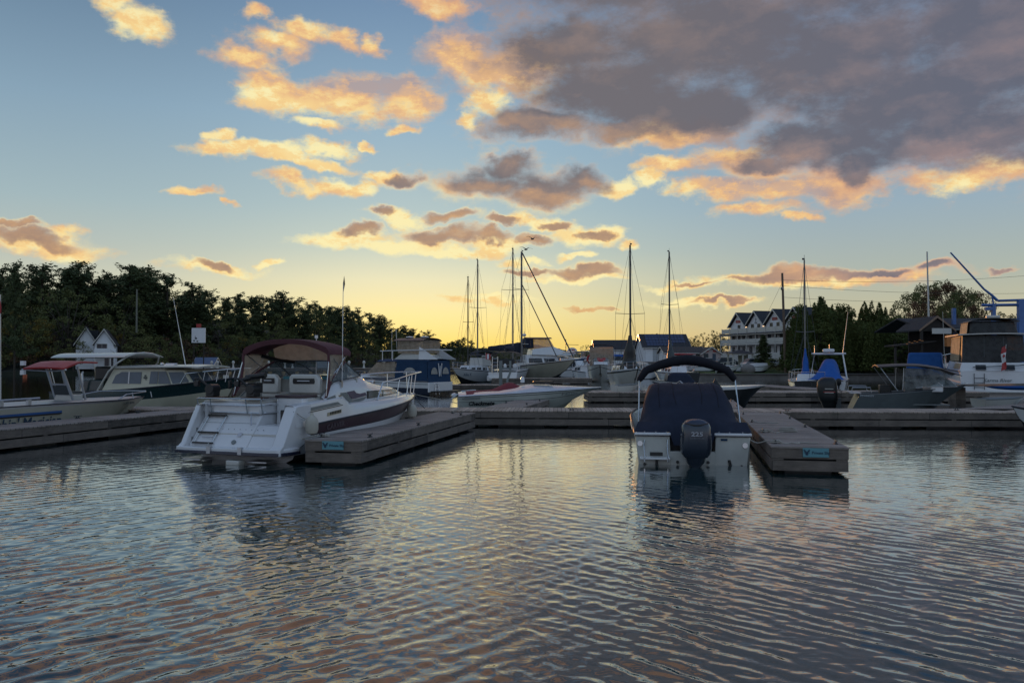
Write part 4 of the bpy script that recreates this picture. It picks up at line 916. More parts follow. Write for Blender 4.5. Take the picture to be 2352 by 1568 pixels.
    for (x,) in((-.78,),(.78,)): mb.tube([(x,-.06,.12),(x+.05*(1 if x>0 else -.3),-.10,-.1)],.03,8)
    each(mb,'transom_fitting',BLACK,t)
    MB().box((.68,-.045,.56),(.14,.01,.045)).build('registration_sticker',BLUEC,t)
    MB().box((1.18,.2,.1),(.14,.2,.6)).build('side_fender',VBROWN,t,bevel=.05)
    COWL=mat('blue_grey_cowl',(.024,.032,.052),.25,coat=.6,var=.05)
    e=outboard('outboard_motor','',(0.03,-.05,.20),0,s=.94,cowl=COWL,parent=t)
    text('lettering','225',.125,mat('silver_letter',(.45,.46,.5),.4),e,basis((0,-.775,.54),(1,0,0),(0,-1,.05)),bold=.003,sx=1.35)
    text('lettering','FOUR STROKE',.035,mat('grey_letter',(.25,.26,.3),.5),e,basis((0,-.78,.455),(1,0,0),(0,-1,.03)),sx=1.3)
    MB().sheet(lambda u,v:((v*2-1)*.235,-.70+.10*abs(v*2-1)**2-.01,.745-.035*(1-(v*2-1)**2)+u*.03),1,12,th=.01).build('cowl_vent',BLACK,e)
bowrider()
# ---------------- 3. work boat at the left edge ---------------------------
def slab(parent,name,b,t,m,bevel=.01): return MB().hexa(b,t).build(name,m,parent,bevel=bevel)
def workboat():
    bow=(-13.75,30.3); L=10.5; yaw=11.8; S=(bow[0]-L*math.sin(R(yaw)),bow[1]-L*math.cos(R(yaw)),0); rz=-R(yaw)
    t=thing('work_boat','beige aluminium work boat with red roof canopy and blue side stripe at the left edge','boat',S,rz)
    sh=hullshape(L,2.5,1.02,.98,rake=.13,t0=.72,p=2.0,keel=-.2,chine=.02,chb=.94,n=16,zpow=1.0,bowh=.5,bowmin=.25)
    hull(t,sh,[(0,0),(.93,1)],[BEIGE,ALU,ALU],deck=True,deckm=1,rub=.02)
    def sx(y,z): g=gun(sh,L,y); return g[0]-(g[2]-z)*.09+.026
    SI=mat('stripe_blue',(.03,.11,.32),.4)
    y1=5.35
    for z0,z1,m,nm in((.735,.80,SI,'side_stripe'),(.695,.735,BLACK,'side_stripe')):
        MB().prism([(sx(1,z0),1,z0),(sx(y1,z0),y1,z0),(sx(y1,z1),y1,z1),(sx(1,z1),1,z1)],(.008,0,0)).build(nm,m,t)
    text('lettering',"Fishin' Magician",.44,INK,t,basis((sx(3.8,.50)+.012,y1+.02,.50),(0,1,0),(1,0,-.08)),align='RIGHT',bold=.006,shear=.12)
    text('registration_lettering','30D 80994',.10,DKGREY,t,basis((sx(8.5,.86)+.01,8.6,.86),(-.0,1,0),(1,0,-.05)),bold=.002)
    # arch with red roof
    for s_ in(1,-1):
        MB().tube([(s_*.32,6.95,.95),(s_*.28,6.45,2.04)],.045,8).build('roof_leg',ALU,t); MB().tube([(s_*.32,7.5,.95),(s_*.30,7.1,2.1)],.035,8).build('roof_leg',ALU,t)
    MB().tube([(-.30,6.68,1.54),(.30,6.68,1.54)],.03,6).build('grab_bar',ALU,t)
    MB().prism([(-.29,6.80,1.20),(.29,6.80,1.20),(.28,6.68,1.50),(-.28,6.68,1.50)],(0,.02,0)).build('wind_panel',DKGREY,t)
    MB().sheet(lambda u,v:((v*2-1)*.74,6.0+u*1.5,2.05+.20*min(1,u*2.2)-.03*max(0,u-.5)-.03*(v*2-1)**2),8,8,th=.05).build('roof_canopy',RED,t)
    MB().tube([(-.8,6.0,2.02),(-.2,6.3,1.98),(.2,6.3,1.98),(.8,6.0,2.02)],.03,6).build('roof_frame',ALU,t)
    MB().box((0,7.1,1.02),(.62,.55,.35)).build('console',W2,t,bevel=.03)
    for z in(2.22,1.93): MB().box((-.68,5.92,z),(.13,.10,.14)).build('work_light',W_,t)
    mb=MB(); mb.tube([(1.15,8.0,1.0),(1.15,8.4,1.16),(.95,9.7,1.2),(.45,10.4,1.2),(-.45,10.4,1.2),(-.95,9.7,1.2),(-1.15,8.0,1.0)],.02,6)
    for y in(8.9,9.9): mb.tube([(1.05,y,1.0),(1.0,y,1.2)],.015,5)
    mb.build('bow_rail',ALU,t)
    mb=MB(); mb.tube([(1.1,1.2,1.18),(1.1,4.6,1.20)],.035,6); mb.box((1.1,3.2,1.1),(.08,.12,.18)); mb.box((1.1,4.2,1.1),(.08,.12,.18)); mb.build('side_rail',ALU,t)
    # flag staff
    x,y=.92,3.38
    f=MB().tube([(x,y,1.0),(x-.04,y-.02,4.15)],.024,8,r2=.018).build('flag_staff',W2,t)
    MB().sheet(lambda u,v:(x-.03-u*.10+.03*math.sin(v*9),y-.05-u*.22+.04*math.sin(v*7+u*3),4.05-v*1.5),4,12,th=.004).build('flag',RED,f,ang=70)
    MB().sheet(lambda u,v:(x-.028-u*.09+.032*math.sin((.3+v*.35)*9),y-.055-u*.2+.045*math.sin((.3+v*.35)*7+u*3)-.006,4.05-.45-v*.55),4,6,th=.012).build('flag_white_band',W_,f,ang=70)
workboat()
# ---------------- 4. green and cream trawler cabin boat --------------------
def greenboat():
    S,rz,L=frame(168,35.9,545,33.6); L=8.3
    t=thing('cabin_boat','cream cabin boat with dark green sheer band and long curved white canopy','boat',S,rz)
    sh=hullshape(L,2.7,.98,1.62,rake=.13,t0=.5,p=2.3,keel=-.5,chine=.03,chb=.85,n=22,zpow=1.9,bowh=.35)
    hull(t,sh,[(0,0),(.60,1),(.955,2)],[CREAM,GREEN,GREEN,BOT],deck=True,deckm=0,deckfrom=.32,rub=.03,bulge=.05)
    # lower part of the band ends before the bow: a cream triangle
    def sx(y,z): g=gun(sh,L,y); return g[0]-(g[2]-z)*.12+.045
    cabin(t,2.45,5.9,1.12,1.02,.95,2.0,rf=.45,rb=.62,m=CREAM,wins=[],wfront=.95,zf=2.0,bevel=.05)
    cb=[(1.12,2.45),( .95,5.9)]
    def wx(y,z): f=(z-.95)/1.05; a=1.12+(.95-1.12)*(y-2.45)/3.45; return a*(1-.09*f)+.006
    def win(pts,nm,m,o=.004):
        for s_ in(1,-1):
            q=[(s_*(wx(y,z)+o),y,z) for y,z in pts]; MB().prism(q if s_<0 else q[::-1],(s_*.006,0,0)).build(nm,m,t)
    win([(3.02,1.36),(3.78,1.36),(3.78,1.84),(3.24,1.84)],'window',GGLASS); win([(3.84,1.36),(4.38,1.36),(4.40,1.84),(3.84,1.84)],'window',GGLASS)
    for y in (3.81,): win([(y-.025,1.35),(y+.025,1.35),(y+.025,1.85),(y-.025,1.85)],'window_mullion',ALU,.008)
    win([(4.78,1.36),(5.16,1.36),(5.16,1.86),(4.82,1.86)],'window',GGLASS); win([(5.20,1.36),(5.78,1.36),(5.52,1.86),(5.20,1.86)],'window',GGLASS)
    # shamrock
    mb=MB()
    for a in(90,210,330): mb.prism([(wx(4.58,1.62)+.004,4.58+.055*math.cos(R(a))+.045*math.cos(R(q)),1.63+.055*math.sin(R(a))+.045*math.sin(R(q))) for q in range(0,360,45)],(.006,0,0))
    mb.prism([(wx(4.58,1.6)+.004,4.57,1.60),(wx(4.58,1.6)+.004,4.60,1.60),(wx(4.58,1.6)+.004,4.64,1.50),(wx(4.58,1.6)+.004,4.61,1.50)],(.006,0,0)); mb.build('shamrock_emblem',GREEN,t)
    # wheelhouse windscreen block
    slab(t,'wheelhouse_front',[(-.93,5.85,1.1),(.93,5.85,1.1),(.70,6.75,1.25),(-.70,6.75,1.25)],[(-.86,5.45,1.93),(.86,5.45,1.93),(.70,6.25,1.93),(-.70,6.25,1.93)],CREAM,.03)
    mb=MB(); mb.panel([(.93,5.85,1.1),(.70,6.75,1.25),(.70,6.25,1.93),(.86,5.45,1.93)],.12,.88,.30,.88,.006); mb.build('window',GGLASS,t)
    mb=MB(); mb.panel([(.70,6.75,1.25),(-.70,6.75,1.25),(-.70,6.25,1.93),(.70,6.25,1.93)],.06,.47,.2,.88,.006); mb.build('window',GGLASS,t)
    mb=MB(); mb.panel([(.70,6.75,1.25),(-.70,6.75,1.25),(-.70,6.25,1.93),(.70,6.25,1.93)],.53,.94,.2,.88,.006); mb.build('window',GGLASS,t)
    MB().sheet(lambda u,v:((v*2-1)*1.12*(1-.25*max(0,u-.8)*4*.3),3.0+u*4.15,1.99+.07*(1-(v*2-1)**2)+.05*u-.09*max(0,u-.85)*3),12,8,th=.05).build('cabin_roof',W2,t,ang=50)
    slab(t,'foredeck_trunk',[(-.65,6.7,1.2),(.65,6.7,1.2),(.4,7.5,1.35),(-.4,7.5,1.35)],[(-.6,6.7,1.46),(.6,6.7,1.46),(.35,7.3,1.46),(-.35,7.3,1.46)],CREAM,.03)
    # long canopy over the cockpit: a half barrel whose front hoop stands on the roof
    def can(u,v):
        s=v*2-1; a=s*.95; yy=-.25+u*3.95+(.0 if u<1 else 0); w=1.44; zz=2.16+.46*math.cos(a)-.02*(1-u)
        if u<.12: w*=.80+.2*u/.12*1.0
        return (w*math.sin(a)*1.0,yy,zz)
    MB().sheet(can,10,18,th=.025).build('cockpit_canopy',W2,t,ang=60)
    mb=MB()
    for s_ in(1,-1): mb.tube([(s_*1.1,2.3,1.0),(s_*1.18,2.95,1.85),(s_*1.20,3.4,2.20),(s_*.95,3.66,2.47),(s_*.5,3.70,2.60),(0,3.70,2.63)],.035,7); mb.tube([(s_*1.15,.3,.95),(s_*1.2,.0,2.05)],.02,6)
    mb.build('canopy_hoop',W2,t)
    MB().box((-.0,1.7,1.05),(1.5,1.2,.9)).build('engine_box',GREEN,t,bevel=.05); MB().tube([(.9,1.35,1.0),(.95,1.45,1.5),(.9,1.35,1.75),(.8,1.3,1.82)],.045,8).build('engine_stack',W_,t)
    MB().box((-.2,1.9,1.75),(.9,1.1,.6)).build('cockpit_screen',BLACK,t,bevel=.08)
    MB().tube([(.3,6.0,2.05),(.35,5.4,4.9)],.02,6,r2=.008).build('whip_antenna',W_,t)
    mb=MB(); mb.box((.5,5.4,2.13),(.1,.5,.06)); mb.ell((.5,5.0,2.16),(.08,.08,.07),8,5); mb.tube([(.5,5.2,2.16),(.5,5.75,2.16)],.035,8); mb.build('roof_horns',STEEL,t)
    mb=MB()
    rr=[(1.0,6.15,1.15),(.98,6.55,1.78),(.80,7.3,1.86),(.45,8.1,1.95),(.15,8.75,1.99)]
    mb.tube(rr+[(-.15,8.75,1.99)]+[(-x,y,z) for x,y,z in rr[::-1][1:]],.026,7)
    for x,y in((.80,7.3),(.55,7.75),(.45,8.1)):
        for s_ in(1,-1): mb.tube([(s_*x*.95,y-.12,1.45),(s_*x,y,1.86+.1*(y-7.3))],.02,6)
    mb.build('bow_pulpit',STEEL,t)
    MB().box((0,7.7,1.60),(.16,.16,.22)).build('mooring_bitt',W2,t)
    text('registration_lettering','64E 29065',.17,GREYP,t,basis((sx(7.35,1.25)+.03-.12,7.2,1.22),(-.2,1,.03),(1,.2,-.12)),bold=.002,shear=.2)
    MB().prism([(sx(6.2,1.2)+.012,5.75,.88),(sx(6.3,1.2)-.01,6.55,.95),(sx(6.3,1.2)-.0,6.85,1.38),(sx(6.3,1.2)+.012,6.2,1.30)][::-1],(.01,0,0)) 
greenboat()
# ---------------- generic cruisers and sailing boats ------------------------
def cruiser(label,S,rz,L,B,zs=1.0,zb=1.5,bands=None,mats=None,cab=None,ws=None,bim=None,bimm=None,rail=True,name='motor_boat',group=None,side=None,arch=None,rub=.025,p=2.3,cover=None,ob=None,cabm=None,deckfrom=0,enc=None):
    t=thing(name,label,'boat',S,rz,group)
    sh=hullshape(L,B,zs,zb,rake=.17,t0=.4,p=p,keel=-.5,chine=.05,chb=.88,n=14,zpow=1.4)
    hull(t,sh,bands or [(0,0),(.9,1)],mats or [W_,DECKB,BOT],deck=True,deckm=0,rub=rub,bulge=.03)
    if cab:
        y0,y1,w,z1=cab; cabin(t,L*y0,L*y1,B/2*w,B/2*w*.88,zs*.9,z1,rf=.28*(z1-zs)*2,rb=.05,wins=side or [(.1,.5,.35,.75),(.56,.9,.35,.75)],m=cabm or W_,wfront=B/2*w*.65,zf=z1-.08)
    if ws:
        y0,y1,w,z0,z1=ws; windshield(t,L*y0,L*y1,B/2*w,z0,z1,rf=(z1-z0)*.9)
    if bim:
        y0,y1,w,z=bim; bimini(t,L*y0,L*y1,B/2*w,z,crown=.16,drop=.14,m=bimm or NAVY)
        boatframe(t,[[(s_*B/2*w,L*y0+.05,z-.05),(s_*B/2*.95,L*(y0*.4+y1*.6),zs+.05)] for s_ in(1,-1)]+[[(s_*B/2*w,L*y1-.05,z-.05),(s_*B/2*.95,L*(y0*.7+y1*.3),zs+.05)] for s_ in(1,-1)])
        if enc:
            w_=B/2*w
            for s_ in(1,-1): MB().prism([(s_*w_,L*y0,zs+.1),(s_*w_,L*y1,zs+.3),(s_*w_,L*y1,z-.1),(s_*w_,L*y0,z-.1)],(s_*.008,0,0)).build('clear_curtain',VINYL,t)
            MB().prism([(-w_,L*y0,zs+.1),(w_,L*y0,zs+.1),(w_,L*y0,z-.1),(-w_,L*y0,z-.1)],(0,.008,0)).build('clear_curtain',VINYL,t)
            MB().prism([(-w_,L*y1,zs+.4),(w_,L*y1,zs+.4),(w_,L*y1,z-.1),(-w_,L*y1,z-.1)],(0,.008,0)).build('clear_curtain',VINYL,t)
    if arch:
        y,z,h=arch
        MB().tube([(-B*.46,L*y,zs),(-B*.42,L*y+.3,z),(-B*.3,L*y+.35,z+h),(B*.3,L*y+.35,z+h),(B*.42,L*y+.3,z),(B*.46,L*y,zs)],.07,6).build('radar_arch',W_,t)
    if rail: bowrail(t,sh,L,L*.5,.55,n=4)
    if ob: outboard('outboard_motor','',(0,-.1,zs-.45),0,s=ob,parent=t)
    return t,sh
# 5 blue canvas sport cruiser
def bluecanvas():
    S=(-4.85,55.6,0); rz=R(63); L=10.2;B=3.3
    t,sh=cruiser('navy and white flybridge cruiser with blue canvas enclosure, a W of white tape on it',S,rz,L,B,1.22,1.75,bands=[(0,1),(.52,0),(.80,2),(.86,0)],mats=[W_,NAVYP,GREYP,BOT],rail=True)
    MB().box((0,-.05,.75),(B*.94,.14,.9)).build('transom_face',W_,t,bevel=.03)
    slab(t,'coaming',[(-1.5,.1,1.15),(1.5,.1,1.15),(1.25,7.0,1.4),(-1.25,7.0,1.4)],[(-1.42,.1,1.55),(1.42,.1,1.55),(1.0,6.3,1.9),(-1.0,6.3,1.9)],W_,.04)
    for s_ in(1,-1): MB().prism([(s_*1.53,1.2,1.30),(s_*1.45,4.2,1.40),(s_*1.36,5.8,1.50),(s_*1.34,5.8,1.62),(s_*1.46,3.0,1.62),(s_*1.5,1.2,1.52)],(s_*.03,0,0)).build('side_stripe',NAVYP,t)
    # blue canvas box
    def wall(pts,off,nm='canvas_side',m=BLUEC): return MB().prism(pts,off).build(nm,m,t)
    MB().sheet(lambda u,v:((v*2-1)*1.48,.05+u*4.4,3.22+.12*(1-(v*2-1)**2)-.12*abs(v*2-1)**8),8,12,th=.03).build('canvas_roof',BLUEC,t,ang=60)
    for s_ in(1,-1): wall([(s_*1.5,.05,1.3),(s_*1.5,2.9,1.35),(s_*1.46,2.7,3.2),(s_*1.46,.15,3.2)],(s_*.02,0,0))
    wall([(-1.5,.0,1.15),(1.5,.0,1.15),(1.46,.1,3.2),(-1.46,.1,3.2)],(0,.02,0),'canvas_back')
    def port(c,n,u,w,h,nm='canvas_window'):
        q=[]; c=Vector(c);n=Vector(n);u=Vector(u)
        for k in range(9):
            a=PI*k/8; q.append(c+u*math.cos(a)*w+Vector((0,0,1))*math.sin(a)*h)
        MB().prism(q,n*.012).build(nm,mat('cream_vinyl',(.42,.42,.40),.3,var=.25,scale=3),t)
    port((-1.535,1.55,1.95),(-1,0,0),(0,1,0),.55,.62); port((-.75,-.01,1.95),(0,-1,0),(1,0,0),.42,.62); port((.75,-.01,1.95),(0,-1,0),(1,0,0),.42,.62)
    mb=MB()
    for k,(a,b_) in enumerate(((.0,.5),(.5,.75),(.5,.8),(1.0,.5))): pass
    mb.tube([(-.25,-.03,2.95),(-.10,-.03,1.75),(.0,-.03,2.7),(.1,-.03,1.75),(.2,-.03,2.95)],.05,4); mb.build('white_tape',W_,t)
    for s_ in(1,-1): MB().prism([(s_*1.46,2.95,1.75),(s_*1.20,5.7,1.85),(s_*1.25,4.6,3.05),(s_*1.44,2.85,3.1)],(s_*.01,0,0)).build('clear_curtain',VINYL,t)
    windshield(t,2.9,6.2,1.35,1.8,2.6,rf=1.1)
    MB().sheet(lambda u,v:((v*2-1)*1.0,5.0+u*1.2,2.55-u*.75),4,6,th=.01).build('dark_mesh_cover',BLACK,t)
    # flybridge
    slab(t,'flybridge',[(-1.2,.4,3.3),(1.2,.4,3.3),(.9,3.4,3.3),(-.9,3.4,3.3)],[(-1.1,.9,3.75),(1.1,.9,3.75),(.8,2.7,3.95),(-.8,2.7,3.95)],W2,.04)
    for s_ in(1,-1): MB().prism([(s_*1.2,-.6,3.3),(s_*1.2,1.0,3.3),(s_*1.1,1.0,4.5)],(s_*.05,0,0)).build('bridge_wing',W_,t)
    MB().sheet(lambda u,v:((v*2-1)*1.25,.6+u*2.6,5.15+.15*(1-(v*2-1)**2)-.12*abs(v*2-1)**6),6,10,th=.03).build('bridge_top',DKGREY,t,ang=60)
    MB().hexa([(-1.15,.8,3.9),(1.15,.8,3.9),(.95,3.0,3.9),(-.95,3.0,3.9)],[(-1.2,.7,5.1),(1.2,.7,5.1),(1.1,2.9,5.1),(-1.1,2.9,5.1)]).build('clear_bridge_curtain',VINYL,t)
    MB().tube([(-1.3,4.3,4.1),(-1.3,-.2,4.2),(1.3,-.2,4.2),(1.3,4.3,4.1)],.05,6).build('bridge_rail',W_,t)
    mb=MB()
    for y in(4.1,3.2): mb.tube([(-1.3,y,4.12),(-1.3,y,3.0)],.03,5)
    each(mb,'rail_post',W_,t)
    for y in(1.1,2.4): MB().ell((-.3,y,5.4),(.30,.30,.10),12,6).build('radar_dome',W_,t)
    MB().tube([(.5,4.6,1.9),(.4,4.5,6.2)],.025,6,r2=.012).build('antenna',W_,t); MB().tube([(-.2,3.6,4.1),(-.2,3.7,6.2)],.02,6).build('antenna',W_,t)
    MB().box((0,-.55,.38),(2.9,.8,.06)).build('swim_platform',BLACK,t,bevel=.02)
    mb=MB()
    for x in(-.9,-.45): mb.tube([(x,-.12,1.2),(x,-.25,.1)],.025,5)
    for z in(.5,.8,1.05): mb.tube([(-.9,-.2,z),(-.45,-.2,z)],.02,5)
    mb.build('ladder',STEEL,t); t.scale=(.95,.93,.72)
bluecanvas()
def sailboat(label,S,rz,L,B,zs,zb,mh,my=.55,mats=None,bands=None,spread=(),boom=None,cab=(.28,.72,.62,.55),dodger=None,furl=None,lean=0,mm=None,cover=None,rail=True,mr=.075,group='sailing boats in the marina',extra=None,furl2=None,shape=None,backstay=True):
    t=thing('sailing_boat',label,'sailing boat',S,rz,group)
    sh=hullshape(L,B,zs,zb,rake=.16,t0=.45,p=2.0,keel=-.6,chine=-.1,chb=.72,n=16,zpow=1.5,stern_w=shape or .72)
    hull(t,sh,bands or [(0,2),(.12,0),(.88,1),(.94,0)],mats or [W_,NAVYP,BOT,BOT],deck=True,deckm=0,bulge=.10)
    y0,y1,w,h=cab; cabin(t,L*y0,L*y1,B/2*w,B/2*w*.85,zs*.85,zs+h,rf=.6,rb=.05,wins=[(.1,.3,.35,.7),(.38,.58,.35,.7),(.66,.84,.35,.7)],front=[(.15,.85,.3,.75)] ,m=mats[0] if mats else W_,wfront=B/2*w*.6)
    M_=mm or MAST; z0=zs+h; top=mh
    MB().tube([(0,L*my,z0-.2),(lean,L*my,top)],mr,8,r2=mr*.8,mi=0).build('mast',M_,t)
    wr=MB(); r=.011
    if furl!=False: wr.tube([(0,L*.98,zb+.1),(lean,L*my,top-.1)],r,4)
    if backstay: wr.tube([(0,.1,zs+.1),(lean,L*my,top)],r,4)
    for (z,sw) in spread or []:
        sp=MB().tube([(-sw,L*my-.1,z+.06),(0,L*my,z),(sw,L*my-.1,z+.06)],.025,5).build('spreader',M_,t)
        for s_ in(1,-1):
            wr.tube([(s_*B*.45,L*my-.1,zs+.1),(s_*sw,L*my-.1,z+.06),(lean,L*my,top-.15)],r,4); wr.tube([(s_*B*.42,L*my+.5,zs+.1),(0,L*my,z)],r,4); wr.tube([(s_*B*.42,L*my-.7,zs+.1),(0,L*my,z-.1)],r,4)
    wr.build('rigging_wire',DKGREY,t)
    hd=MB(); hd.tube([(lean,L*my,top),(lean,L*my,top+.35)],.012,4); hd.box((lean-.05,L*my+.1,top+.08),(.18,.05,.12)); hd.build('masthead_fitting',DKGREY,t)
    if boom:
        bl,bz,bm,br=boom
        bo=MB().tube([(0,L*my-.15,bz),(0,L*my-bl,bz+.05)],.06,8).build('boom',M_,t)
        if bm:
            rings=[]
            for k in range(11):
                q=k/10; rr=br*(1.15-.75*q)*(1+.06*math.sin(k*2.2)); rings.append([(rr*.75*math.cos(a),L*my-.1-(bl-.15)*q,bz+.16+rr*1.1*math.sin(a)) for a in [2*PI*j/10 for j in range(10)]])
            MB().loft(rings).build('sail_cover',bm,t,ang=60)
    if cover:
        cz0,cz1,cm,cr=cover; rings=[]
        for k in range(9):
            q=k/8; rr=cr*(1-.84*q)*(1+.12*math.sin(k*1.7)); rings.append([(rr*math.cos(a),L*my-.1-cr*.7*(1-q)+rr*1.2*math.sin(a),cz0+(cz1-cz0)*q) for a in [2*PI*j/10 for j in range(10)]])
        MB().loft(rings).build('sail_cover',cm,t,ang=60)
    if furl: MB().tube([(0,L*.97,zb+.35),(lean,L*my+.1,top-.15)],furl,7).build('furled_sail',DKGREY,t)
    if furl2: MB().tube([(0,L*furl2[0],zb+.3),(lean,L*my+.1,furl2[1])],furl2[2],7).build('furled_staysail',DKGREY,t)
    if dodger:
        dm,dz=dodger; bimini(t,L*.05,L*.30,B*.38,dz,crown=.2,drop=.3,m=dm,name='cockpit_top')
        boatframe(t,[[(s_*B*.38,L*.06,dz-.1),(s_*B*.36,L*.12,zs)] for s_ in(1,-1)]+[[(s_*B*.38,L*.29,dz-.1),(s_*B*.36,L*.24,zs)] for s_ in(1,-1)])
    if rail:
        bowrail(t,sh,L,L*.78,.6,n=2,inset=.05,r=.018,mid=True)
        mb=MB()
        for s_ in(1,-1):
            mb.tube([gun(sh,L,y,.05,.55,s_) for y in (L*.05,L*.3,L*.55,L*.78)],.009,4)
            for y in(L*.05,L*.25,L*.42,L*.6): mb.tube([gun(sh,L,y,.05,0,s_),gun(sh,L,y,.05,.55,s_)],.014,5)
        g=gun(sh,L,.1,.05,.6); mb.tube([g,(g[0],0,g[2]),(-g[0],0,g[2]),(-g[0],.1,g[2])],.018,5); mb.build('guard_rail',STEEL,t)
    return t,sh
# 6 white sailing boat with a name on its transom
t,_=sailboat('white sailing boat with grey hard dodger and lettered transom, left of the rowed masts',*frame(1124,92.5,1040,85.0)[:2],8.4,2.9,1.15,1.55,11.1,my=.60,spread=[(PZ(742,90),.65)],cab=(.22,.75,.66,.65),boom=(3.4,2.9,None,.1),mm=MASTD)
slab(t,'hard_dodger',[(-1.0,1.2,1.7),(1.0,1.2,1.7),(.85,3.2,1.7),(-.85,3.2,1.7)],[(-.95,1.7,2.55),(.95,1.7,2.55),(.75,3.2,2.6),(-.75,3.2,2.6)],W2,.06); MB().panel([(.95+.02,1.65,1.75),(.85,3.55,1.75),(.76,3.2,2.5),(.94,1.7,2.5)],.1,.9,.15,.85,.02).build('dodger_window',VINYL,t)
MB().tube([(-.9,.2,2.9),(-.9,3.5,2.75)],.07,6).build('furled_awning',W2,t)
text('lettering','Allie K',.40,INK,t,basis((-1.02,7.0,.85),(-.40,-1,0),(-1,.35,0)),shear=.2,bold=.005)
fender(PX(1125,86),86,.45,'round white fender at the quarter of the white sailing boat',r=.3,h=.65,m=W_)
# sail boat behind with navy awning (mast 1097)
sailboat('sailing boat with long navy awning, its mast lined with steps',(PX(1097,100)-9.5*0.45*math.sin(R(-14)),100-9.5*0.45*math.cos(R(-14)),0),-R(-14),9.5,3.0,1.2,1.6,PZ(597,100),my=.45,spread=[(PZ(707,100),1.05)],boom=(3.6,2.9,NAVY,.28),dodger=(NAVY,3.2),mr=.095,mm=MAST)
# 7 canoe stern yacht seen from behind
t,_=sailboat('white round sterned yacht with black dodger and stern ladder, gas bottle on the rail',(PX(1178,88)-9.8*0.5*math.sin(R(12)),88-9.8*0.5*math.cos(R(12)),0),-R(12),9.8,3.35,1.25,1.75,PZ(572,88),my=.5,spread=[(PZ(666,88),1.2)],dodger=(BLACK,3.0),shape=.80,mr=.09,boom=(4.2,3.4,NAVY,.28))
MB().box((0,.5,2.0),(2.3,.8,.9)).build('cockpit_screen',BLACK,t,bevel=.1)
mb=MB()
for x in(-.55,.0): mb.tube([(x-.5,-.1,2.7),(x-.5,-.2,1.0)],.035,5)
for z in(1.3,1.7,2.1,2.5): mb.tube([(-1.05,-.15,z),(-.5,-.15,z)],.03,5)
mb.build('stern_ladder',STEEL,t)
MB().ell((.25,-.05,1.75),(.17,.17,.27),10,8).build('gas_bottle',W_,t); MB().ell((1.2,.1,1.75),(.22,.1,.25),10,8).build('life_ring',W_,t)
mb=MB(); mb.prism([(-1.5,-.02,1.15),(-1.42,-.06,.6),(-.8,-.12,.15),(0,-.14,0),(.8,-.12,.15),(1.42,-.06,.6),(1.5,-.02,1.15)],(0,.03,0)); mb.build('transom_face',W_,t)
# small flag on it
mb=MB(); mb.sheet(lambda u,v:(-1.75+u*.5,-.1-.05*math.sin(u*5),3.05-v*.6-u*.1),6,3,th=.01); f=mb.build('flag',RED,t); MB().box((-1.5,-.15,2.7),(.22,.02,.5)).build('flag_white_band',W_,f); MB().tube([(-1.75,-.1,1.4),(-1.78,-.1,3.1)],.02,5).build('flag_staff',W2,t)
# yacht with beige hull, bow to the right, tall furled sails
S=(PX(1120,95),95,0); bw=(PX(1322,86),86); d=Vector((bw[0]-S[0],bw[1]-S[1])); 
t,_=sailboat('large beige sailing yacht, bow to the right, with two thick furled headsails',S,-math.atan2(d.x,d.y),d.length,3.7,1.5,2.45,PZ(577,91),my=.41,mats=[W2,MAROONP,BEIGE,BOT],bands=[(0,2),(.90,1),(.95,0)],spread=[(PZ(664,91),1.3)],boom=(5.2,PZ(802,92),NAVY,.50),furl=.075,furl2=(.80,PZ(650,89),.055),mr=.125,cab=(.30,.68,.6,.55))
# flybridge trawler behind
S=(PX(1180,116),116,0)
t,sh=cruiser('white flybridge trawler with black and clear bridge curtains behind the beige yacht',S,-R(78),11,3.8,1.5,2.3,cab=(.12,.62,.82,3.1),name='motor_yacht')
slab(t,'flybridge',[(-1.6,2.2,3.1),(1.6,2.2,3.1),(1.2,8.6,3.0),(-1.2,8.6,3.0)],[(-1.6,2.4,3.9),(1.6,2.4,3.9),(1.0,5.4,4.3),(-1.0,5.4,4.3)],W_,.05)
MB().hexa([(-1.4,2.6,4.0),(1.4,2.6,4.0),(1.0,5.6,4.2),(-1.0,5.6,4.2)],[(-1.3,2.7,5.4),(1.3,2.7,5.4),(1.0,4.9,5.4),(-1.0,4.9,5.4)]).build('clear_bridge_curtain',VINYL,t)
MB().sheet(lambda u,v:((v*2-1)*1.4,1.6+u*3.6,5.35+.2*(1-(v*2-1)**2)),6,8,th=.04).build('bridge_top',BLACK,t); MB().box((0,2.0,4.7),(2.6,1.1,1.3)).build('dark_curtain',NAVY,t,bevel=.1)
MB().box((0,.9,4.6),(2.8,1.8,.08)).build('awning',W2,t); MB().tube([(0,1.5,4.6),(0,1.5,6.4)],.05,5).build('radar_mast',W2,t); MB().ell((0,1.5,5.9),(.3,.3,.22),10,6).build('radar_dome',W_,t)
